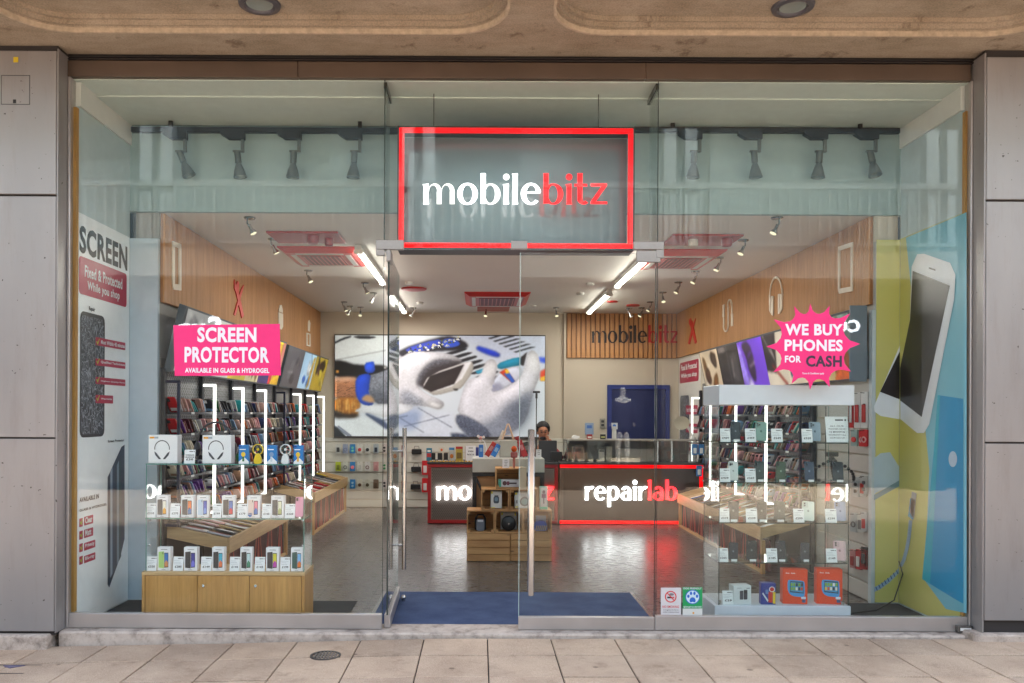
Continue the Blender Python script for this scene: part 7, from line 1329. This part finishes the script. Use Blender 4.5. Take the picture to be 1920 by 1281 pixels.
# white plinth with black frame behind the crates
YPL = 3.1; x0, x1, z0, z1 = rect(886, 860, 1021, 886, YPL); t = thing('display_plinth', 'white topped display table with black frame behind the crates', 'display table', ((x0 + x1) / 2, YPL, 0)); TOPZ = z1
b = B(); b.box(x0, x1, YPL, YPL + 0.55, z0, z1, mt((186, 186, 178), 0.5), 0.004); b.obj('table_top', t)
b = B(); b.box(x0 + 0.04, x1 - 0.04, YPL + 0.05, YPL + 0.5, 0.02, z0 - 0.001, mt((176, 134, 92), 0.6)); b.obj('plywood_box', t)
for xa in (x0, x1 - 0.045):
    b = B(); b.box(xa, xa + 0.045, YPL + 0.005, YPL + 0.049, 0.001, z0 - 0.046, BLACK); b.obj('leg', t)
b = B(); b.box(x0, x1, YPL + 0.005, YPL + 0.049, z0 - 0.045, z0 - 0.001, BLACK); b.obj('top_rail', t)
b = B(); b.ext([(x0 + 0.046, z0 - 0.11), (x0 + 0.046, z0 - 0.05), (x0 + 0.4, 0.12), (x0 + 0.4, 0.06)], YPL + 0.01, YPL + 0.04, BLACK); b.obj('brace', t)
yp = YPL + 0.2; sp_ = S(yp)
xr0, xr1, zr0, zr1 = rect(937, 826, 970, 862, yp); b = B(); b.box(xr0, xr1, yp, yp + 0.2, TOPZ + 0.001, zr1, mt((176, 174, 164), 0.55), 0.003); tag(b.obj('display_block'), 'pale display block in the middle of the table behind the crates', 'display block')
def leaning(px, py, w_, h_, tilt, col, lab, cat='book', base=None, th=0.018, Y=None):
    Y = yp if Y is None else Y; X, _ = Wp(px, py, Y); t = thing('leaning_box', lab, cat, (X, Y, TOPZ + 0.002 if base is None else base), 'boxed goods leaning on the display table', local=True); M = Matrix.Rotation(R(tilt), 4, 'Y')
    b = B(); b.box(-w_ / 2, w_ / 2, 0, th, 0.0 + abs(math.sin(R(tilt))) * w_ / 2, h_, mt(col, 0.4), 0.002); b.xf(M); b.obj('box', t); b = B(); b.box(-w_ * 0.3, w_ * 0.3, -0.002, -0.0005, h_ * 0.45, h_ * 0.75, mt(tuple(min(255, int(c * 0.5 + 110)) for c in col), 0.4)); b.xf(M); b.obj('printed_label', t)
leaning(902, 848, 0.05, 0.14, 0, (36, 110, 190), 'upright blue box at the left end of the display table', 'box'); leaning(923, 850, 0.06, 0.16, 28, (40, 120, 200), 'leaning blue box with yellow spot left of the display block', 'box'); leaning(911, 848, 0.06, 0.19, 32, (190, 44, 30), 'leaning red box behind the blue boxes', 'box', None, 0.018, yp + 0.06); leaning(924, 835, 0.05, 0.32, 24, (206, 196, 184), 'tall cream panel leaning towards the display block', 'panel', None, 0.012, yp + 0.1)
leaning(986, 846, 0.06, 0.2, -22, (176, 26, 34), 'red box leaning right of the display block', 'box'); leaning(979, 846, 0.05, 0.24, -14, (150, 24, 34), 'darker red box leaning beside the display block', 'box', None, 0.018, yp + 0.06); leaning(991, 840, 0.07, 0.17, -10, (40, 44, 40), 'dark box with coloured corners at right of the display table', 'box', None, 0.02, yp + 0.12)
X, Z = Wp(953, 826, yp); t = thing('frame_stand', 'small pale wooden A shaped stand on the display block', 'stand', (X, yp + 0.08, zr1), local=True)
for sg in (-1, 1):
    b = B(); b.tube([(sg * 0.068, 0, 0.004), (sg * 0.006, 0, 0.185)], 0.008, mt((214, 180, 150), 0.5), 6); b.obj('strut', t); b = B(); b.tube([(sg * 0.055, 0.05, 0.004), (sg * 0.006, 0.02, 0.185)], 0.005, mt((206, 176, 160), 0.5), 6); b.obj('strut', t)
b = B(); b.tube([(-0.05, -0.001, 0.05), (0.05, -0.001, 0.05)], 0.005, mt((206, 176, 150), 0.5), 6); b.obj('crossbar', t)
X, _ = Wp(912, 848, yp); t = thing('gooseneck_fan', 'small pink and white clip fan on a bent stalk on the display table', 'fan', (X, yp + 0.15, TOPZ), local=True)
b = B(); b.cyl((0, 0, 0.001), (0, 0, 0.012), 0.035, CARD, n=14); b.obj('base', t); b = B(); b.tube([(0, 0, 0.0125), (0.0, 0, 0.1), (-0.02, 0, 0.17), (-0.06, 0, 0.2)], 0.005, CARD, 6); b.obj('stalk', t, True)
b = B(); b.lathe([(0, 0.02), (0.018, 0.015), (0.022, -0.02), (0, -0.025)], mt((216, 150, 140), 0.4), (-0.065, 0, 0.21), 'Y', 12); b.obj('motor', t, True)
for a in (20, 140, 260):
    b = B(); b.flat(chaikin([(-0.065, 0.21), (-0.065 + 0.055 * math.cos(R(a - 25)), 0.21 + 0.055 * math.sin(R(a - 25))), (-0.065 + 0.055 * math.cos(R(a + 25)), 0.21 + 0.055 * math.sin(R(a + 25)))], 2), mt((226, 214, 206), 0.4), -0.027); b.obj('blade', t)
sign_card(1005, 1015, 843, 861, YPL + 0.03, 'small white sign at the right end of the display table', ('2 FOR', '£10'), TOPZ)
X, _ = Wp(1000, 800, yp); z1_ = Wp(1000, 737, yp)[1]; t = thing('selfie_stick', 'thin grey extended selfie stick standing up from the display table', 'selfie stick', (X + 0.04, yp + 0.1, TOPZ)); X += 0.04; yq = yp + 0.1
b = B(); b.cyl((X, yq, TOPZ + 0.002), (X, yq, TOPZ + 0.2), 0.012, DARK); b.cyl((X, yq, TOPZ + 0.2), (X, yq, z1_), 0.006, DCHROME, n=8); b.obj('rod', t, True); b = B(); b.box(X - 0.04, X + 0.04, yq - 0.015, yq + 0.015, z1_ + 0.001, z1_ + 0.025, DARK, 0.004); b.box(X - 0.012, X + 0.012, yq - 0.012, yq + 0.012, z1_ - 0.06, z1_, DARK, 0.003); b.obj('clamp', t)
# ------------------------------------------------------------------ goods on the counters
YG2 = YC + 0.08; CT = 0.871
def stand_box(px0, px1, hpx, c, lab, art=None, Y=YG2, d=0.04, z=CT, grp='goods standing on the honeycomb counter'):
    carton(px0, px1, hpx / S(Y), z, lab, art or [], 'box', c, d, Y, rnd.uniform(-6, 6), grp, 'counter_box')
stand_box(799, 809, 24, (50, 120, 150), 'teal and red pack at the left end of the honeycomb counter', [('printed_art', [((190, 60, 60), R4(0.1, 0.9, 0.3, 0.6)), ((226, 226, 220), R4(0.2, 0.8, 0.7, 0.85))])], YG2 + 0.1)
for i, (a, b_) in enumerate(((808.5, 816), (820, 828.5), (831.5, 839.5))): stand_box(a, b_, 16, (26, 26, 28), 'small black phone stand pack, %s of three on the honeycomb counter' % ORD[i], [('printed_label', [((226, 226, 226), R4(0.1, 0.9, 0.06, 0.18))])], YG2 - 0.03, 0.03)
stand_box(841, 852, 26, (190, 190, 186), 'white pack with blue top behind the black stands', [('printed_art', [((60, 130, 190), R4(0.05, 0.95, 0.8, 0.97)), ((206, 120, 40), circ(0.5, 0.35, 0.3, 0.16))])], YG2 + 0.1); stand_box(822, 833, 26, (206, 196, 180), 'cream pack with orange dot behind the black stands', [('printed_art', [((220, 100, 40), circ(0.5, 0.8, 0.2, 0.1))])], YG2 + 0.1); stand_box(854, 867, 28, (170, 150, 60), 'yellow jar shaped pack with red lid on the counter', [('printed_art', [((170, 30, 34), R4(0.0, 1, 0.84, 1.0)), ((110, 90, 40), R4(0.15, 0.85, 0.2, 0.6))])], YG2); stand_box(872, 884, 28, (150, 40, 40), 'red pack behind the white counter sign', None, YG2 + 0.1); stand_box(888, 897, 26, (50, 60, 130), 'navy pack behind the white counter sign', None, YG2 + 0.1)
sign_card(873, 892, 836, 863, YG2 - 0.04, 'white sign standing on the honeycomb counter', ('SCREEN', 'PROTECTOR'), CT)
t = thing('price_strip', 'row of tiny yellow tickets along the front of the honeycomb counter', 'tickets', (-0.3, YC, CT)); b = B()
for k in range(14): x = Wp(806 + k * 6, 860, YC)[0]; b.box(x, x + 0.03, YC - 0.015, YC - 0.01, CT, CT + 0.018, mt((206, 160, 60), 0.5))
o = b.obj('ticket', t); o['kind'] = 'stuff'
# laptop and card terminal in front of the seated person
x0, x1, z0, z1 = rect(1010, 826, 1044, 866, YC + 0.15); t = thing('laptop', 'open dark laptop seen from behind on the counter before the seated person', 'laptop', ((x0 + x1) / 2, YC + 0.15, CT)); b = B(); b.ext(rr(x0, x1, CT + 0.015, z1, 0.012, 3), YC + 0.14, YC + 0.15, mt((52, 52, 56), 0.4)); b.obj('lid', t); b = B(); b.box(x0, x1, YC + 0.152, YC + 0.36, CT + 0.001, CT + 0.014, mt((70, 70, 74), 0.4), 0.003); b.obj('keyboard_base', t)
x0, x1, z0, z1 = rect(1032, 847, 1054, 866, YC + 0.04); t = thing('card_terminal', 'small black till screen beside the laptop on the counter', 'till', ((x0 + x1) / 2, YC + 0.04, CT)); b = B(); b.box(x0, x1, YC + 0.03, YC + 0.05, CT + 0.025, z1, BLACK, 0.004); b.obj('screen', t); b = B(); b.box((x0 + x1) / 2 - 0.03, (x0 + x1) / 2 + 0.03, YC + 0.052, YC + 0.12, CT + 0.001, CT + 0.024, DARK); b.obj('stand', t)
x0, x1, z0, z1 = rect(1075, 836, 1097, 862, 5.95); b = B(); b.ext(rr(x0, x1, CT + 0.002, z1, 0.03, 3), 5.95, 6.05, mt((150, 130, 124), 0.4)); b.box(x0 + 0.03, x1 - 0.03, 5.944, 5.9495, CT + 0.04, z1 - 0.04, mt((110, 96, 92), 0.4)); tag(b.obj('old_monitor'), 'small rounded monitor inside the glass case on the repair counter', 'monitor')
for a, b_, h_, lab, c in ((1123, 1133, 22, 'white packet with dark top inside the glass case', (196, 190, 180)), (1136, 1147, 28, 'taller cream packet inside the glass case', (190, 180, 164)), (1158, 1231, 24, 'long pale carton inside the glass case', (176, 168, 158))):
    stand_box(a, b_, h_, c, lab, [('printed_label', [((50, 46, 44), R4(0.05, 0.95, 0.84, 0.95))])] if a == 1123 else None, 5.9, 0.1, CT, 'packets inside the glass display case')
zc = 1.191
b = B(); x = Wp(1079, 820, 5.95)[0]; b.ext(chaikin([(x - 0.06, zc + 0.005), (x + 0.05, zc + 0.005), (x + 0.065, zc + 0.04), (x + 0.02, zc + 0.045), (x, zc + 0.055), (x - 0.04, zc + 0.045)], 1), 5.93, 6.0, CARD); tag(b.obj('desk_ornament'), 'small white rounded ornament on the glass display case', 'ornament')
stand_box(1100, 1110, 9, (150, 40, 40), 'small red card on the glass display case', [('printed_art', [((226, 226, 220), R4(0.15, 0.85, 0.2, 0.55))])], 5.9, 0.03, zc, 'cards on the glass display case'); stand_box(1125, 1135, 9, (40, 38, 36), 'small black card on the glass display case', [('printed_art', [((190, 190, 120), R4(0.15, 0.85, 0.3, 0.55))])], 5.9, 0.03, zc, 'cards on the glass display case')
stand_box(1147, 1155, 24, (190, 192, 190), 'slim white upright packet on the glass case before the blue door', None, 5.9, 0.03, zc, 'cards on the glass display case')
X = Wp(1300, 820, 5.9)[0]; t = thing('desk_lamp', 'white jointed desk lamp with round shade at the right of the counter', 'lamp', (X, 5.95, zc), local=True)
b = B(); b.cyl((0, 0, 0.001), (0, 0, 0.03), 0.05, WHITE, n=14); b.obj('base', t); b = B(); b.tube([(0, 0, 0.031), (-0.06, 0, 0.16), (-0.07, 0, 0.2)], 0.01, WHITE, 6); b.tube([(0.02, 0, 0.031), (-0.05, 0, 0.16), (-0.06, 0, 0.2)], 0.006, WHITE, 6); b.obj('arm', t)
M = Matrix.Translation((-0.16, -0.02, 0.24)) @ Matrix.Rotation(R(-62), 4, 'X') @ Matrix.Rotation(R(8), 4, 'Y'); b = B(); b.lathe([(0, 0.03), (0.05, 0.028), (0.105, 0.0), (0.11, -0.01), (0.1, -0.005), (0, 0.015)], mt((206, 200, 180), 0.4), n=20); b.xf(M); b.obj('lamp_shade', t, True)
for px, py, lab in ((1302, 833, 'blue and white hook pack at the counter end, left of two'), (1314, 833, 'blue and white hook pack at the counter end, right of two'), (1310, 873, 'blue and white hook pack hanging on the red counter frame')):
    X, Z = Wp(px, py, YC - 0.03); t = pack('hook_pack', lab, 0.075, 0.15, 0.02, (40, 110, 170), ((206, 216, 220), 'box'), 'blue hook packs at the repair counter'); t.location = (X, YC - 0.04, Z)
b = B(); X, Z = Wp(1308, 831, YC); b.box(X - 0.1, X + 0.12, YC - 0.01, YC + 0.0, Z - 0.012, Z + 0.012, DCHROME); b.box(X - 0.06, X - 0.045, YC - 0.012, YC + 0.0, CT, Z - 0.0125, DCHROME); tag(b.obj('hook_bar'), 'thin steel hook bar holding blue packs at the counter end', 'hook bar')
# ------------------------------------------------------------------ figures
def grow(name, pts, edges, mat, parent, sub=2):
    me = bpy.data.meshes.new('skin'); me.from_pydata([p[:3] for p in pts], edges, []); o = bpy.data.objects.new('skin', me); C.objects.link(o)
    md = o.modifiers.new('Skin', 'SKIN'); md.use_smooth_shade = True
    for v, p in zip(me.skin_vertices[0].data, pts): v.radius = p[3] if isinstance(p[3], tuple) else (p[3], p[3])
    me.skin_vertices[0].data[0].use_root = True
    sb = o.modifiers.new('Sub', 'SUBSURF'); sb.levels = sb.render_levels = sub
    dg = bpy.context.evaluated_depsgraph_get(); m2 = bpy.data.meshes.new_from_object(o.evaluated_get(dg)); bpy.data.objects.remove(o)
    m2.name = name; m2.materials.clear(); m2.materials.append(mat); m2.polygons.foreach_set('use_smooth', [True] * len(m2.polygons))
    r = bpy.data.objects.new(name, m2); C.objects.link(r); r.parent = parent; return r
SKIN = mt((172, 112, 82), 0.5); HAIR_ = mt((20, 14, 14), 0.6); JACKET = mt((34, 32, 38), 0.8); JRED = mt((130, 26, 30), 0.8)
PX, PZ, PY = Wp(1018, 812, 6.3)[0], Wp(1018, 812, 6.3)[1], 6.3
t = thing('person', 'person in dark jacket with red sleeves, chin on hand, seated behind the laptop', 'person', (PX, PY, 0.45), local=True); hz = PZ - 0.45
t['org'] = (0, 0, 0)
body = [(0, 0.1, 0.0, (0.16, 0.12)), (0, 0.06, 0.25, (0.15, 0.11)), (0, 0.02, hz - 0.33, (0.17, 0.1)), (0, 0.0, hz - 0.2, (0.075, 0.07)), (0, -0.01, hz - 0.12, 0.052), (0, -0.03, hz - 0.03, (0.075, 0.085)), (0, -0.03, hz + 0.06, (0.078, 0.095)), (0, -0.02, hz + 0.1, (0.05, 0.06)),
        (-0.19, 0.0, hz - 0.29, 0.058), (-0.26, -0.14, hz - 0.42, 0.044), (-0.1, -0.28, hz - 0.4, 0.03), (0.19, 0.0, hz - 0.29, 0.058), (0.25, -0.16, hz - 0.38, 0.044), (0.12, -0.15, hz - 0.15, 0.03), (0.07, -0.13, hz - 0.09, 0.034)]
grow('body', body, [(0, 1), (1, 2), (2, 3), (3, 4), (4, 5), (5, 6), (6, 7), (2, 8), (8, 9), (9, 10), (2, 11), (11, 12), (12, 13), (13, 14)], SKIN, t)
jk = [(p[0], p[1], p[2], tuple(q + 0.014 for q in p[3]) if isinstance(p[3], tuple) else p[3] + 0.014) for p in body]
grow('jacket', [jk[0], jk[1], jk[2], (0, 0.0, hz - 0.23, (0.085, 0.08))], [(0, 1), (1, 2), (2, 3)], JACKET, t)
grow('sleeve', [(-0.1, 0.01, hz - 0.28, 0.07), jk[8], jk[9], jk[10]], [(0, 1), (1, 2), (2, 3)], JRED, t); grow('sleeve', [(0.1, 0.01, hz - 0.28, 0.07), jk[11], jk[12], (0.16, -0.155, hz - 0.22, 0.04)], [(0, 1), (1, 2), (2, 3)], JRED, t)
b = B(); b.ball((0, 0.005, hz + 0.065), 0.116, HAIR_, 12, (0.92, 0.98, 1.0)); b.v = [(x, max(y, -0.085 if z > hz + 0.075 else -0.03), z) for x, y, z in b.v]; b.obj('hair', t, True)
b = B(); b.ball((0, -0.075, hz - 0.075), 0.05, HAIR_, 8, (1.15, 0.75, 0.6)); b.obj('beard', t, True)
for sg in (-1, 1):
    b = B(); b.ball((sg * 0.03, -0.112, hz + 0.015), 0.012, mt((30, 24, 22), 0.3), 6, (1.3, 0.6, 0.7)); b.obj('eye', t, True); b = B(); b.box(sg * 0.032 - 0.02, sg * 0.032 + 0.02, -0.125, -0.113, hz + 0.033, hz + 0.042, HAIR_, 0.003); b.obj('eyebrow', t)
    b = B(); b.ball((sg * 0.08, -0.02, hz + 0.0), 0.022, SKIN, 6, (0.5, 0.8, 1.3)); b.obj('ear', t, True)
b = B(); b.ball((0, -0.122, hz - 0.015), 0.016, SKIN, 6, (0.9, 1, 1.4)); b.obj('nose', t, True); b = B(); b.ball((0, -0.113, hz - 0.052), 0.02, mt((120, 64, 56), 0.5), 6, (1.2, 0.4, 0.4)); b.obj('mouth', t, True)
for k in range(4):
    b = B(); b.tube([(0.085 - k * 0.004, -0.145 - k * 0.002, hz - 0.1 + k * 0.016), (0.055 - k * 0.004, -0.155, hz - 0.088 + k * 0.016), (0.035, -0.135, hz - 0.08 + k * 0.014)], [0.009, 0.0085, 0.007], SKIN, 7); b.obj('finger', t, True)
b = B(); b.tube([(0.085, -0.13, hz - 0.11), (0.06, -0.11, hz - 0.12), (0.045, -0.095, hz - 0.105)], [0.01, 0.009, 0.008], SKIN, 7); b.obj('thumb', t, True)
# mannequin in the shop window across the street (seen in the glass)
MW = mt((206, 206, 204), 0.4); t = thing('mannequin', 'pale mannequin in dark coat across the street, mirrored in the door glass', 'mannequin', (2.95, YO - 0.45, 0.42), local=True, rz=R(180))
grow('figure', [(0, 0, 0.93, (0.13, 0.1)), (0, 0, 1.15, (0.11, 0.09)), (0, 0, 1.38, (0.15, 0.09)), (0, 0, 1.5, 0.05), (0, 0.0, 1.6, (0.07, 0.09)), (0, 0, 1.7, (0.07, 0.09)), (-0.2, 0, 1.4, 0.05), (-0.25, 0, 1.12, 0.04), (-0.24, 0.05, 0.85, 0.03), (0.2, 0, 1.4, 0.05), (0.25, 0, 1.12, 0.04), (0.24, 0.05, 0.85, 0.03), (-0.1, 0, 0.5, 0.07), (-0.1, 0, 0.08, 0.045), (0.1, 0, 0.5, 0.07), (0.1, 0, 0.08, 0.045)], [(0, 1), (1, 2), (2, 3), (3, 4), (4, 5), (2, 6), (6, 7), (7, 8), (2, 9), (9, 10), (10, 11), (0, 12), (12, 13), (0, 14), (14, 15)], MW, t)
grow('coat', [(0, 0, 0.7, (0.2, 0.15)), (0, 0, 1.05, (0.16, 0.13)), (0, 0, 1.36, (0.18, 0.12)), (-0.2, 0, 1.4, 0.07), (-0.25, 0, 1.12, 0.06), (-0.245, 0.03, 0.95, 0.055), (0.2, 0, 1.4, 0.07), (0.25, 0, 1.12, 0.06), (0.245, 0.03, 0.95, 0.055)], [(0, 1), (1, 2), (2, 3), (3, 4), (4, 5), (2, 6), (6, 7), (7, 8)], mt((30, 34, 58), 0.7), t)
b = B(); b.box(1.6, 3.7, YO - 0.85, YO - 0.15, -0.15, 0.4, mt((110, 84, 62), 0.5), 0.01); tag(b.obj('window_plinth'), 'brown plinth under the mannequin across the street', 'plinth')
for o in list(bpy.data.objects):
    if o.type == 'EMPTY' and 'org' in o: del o['org']
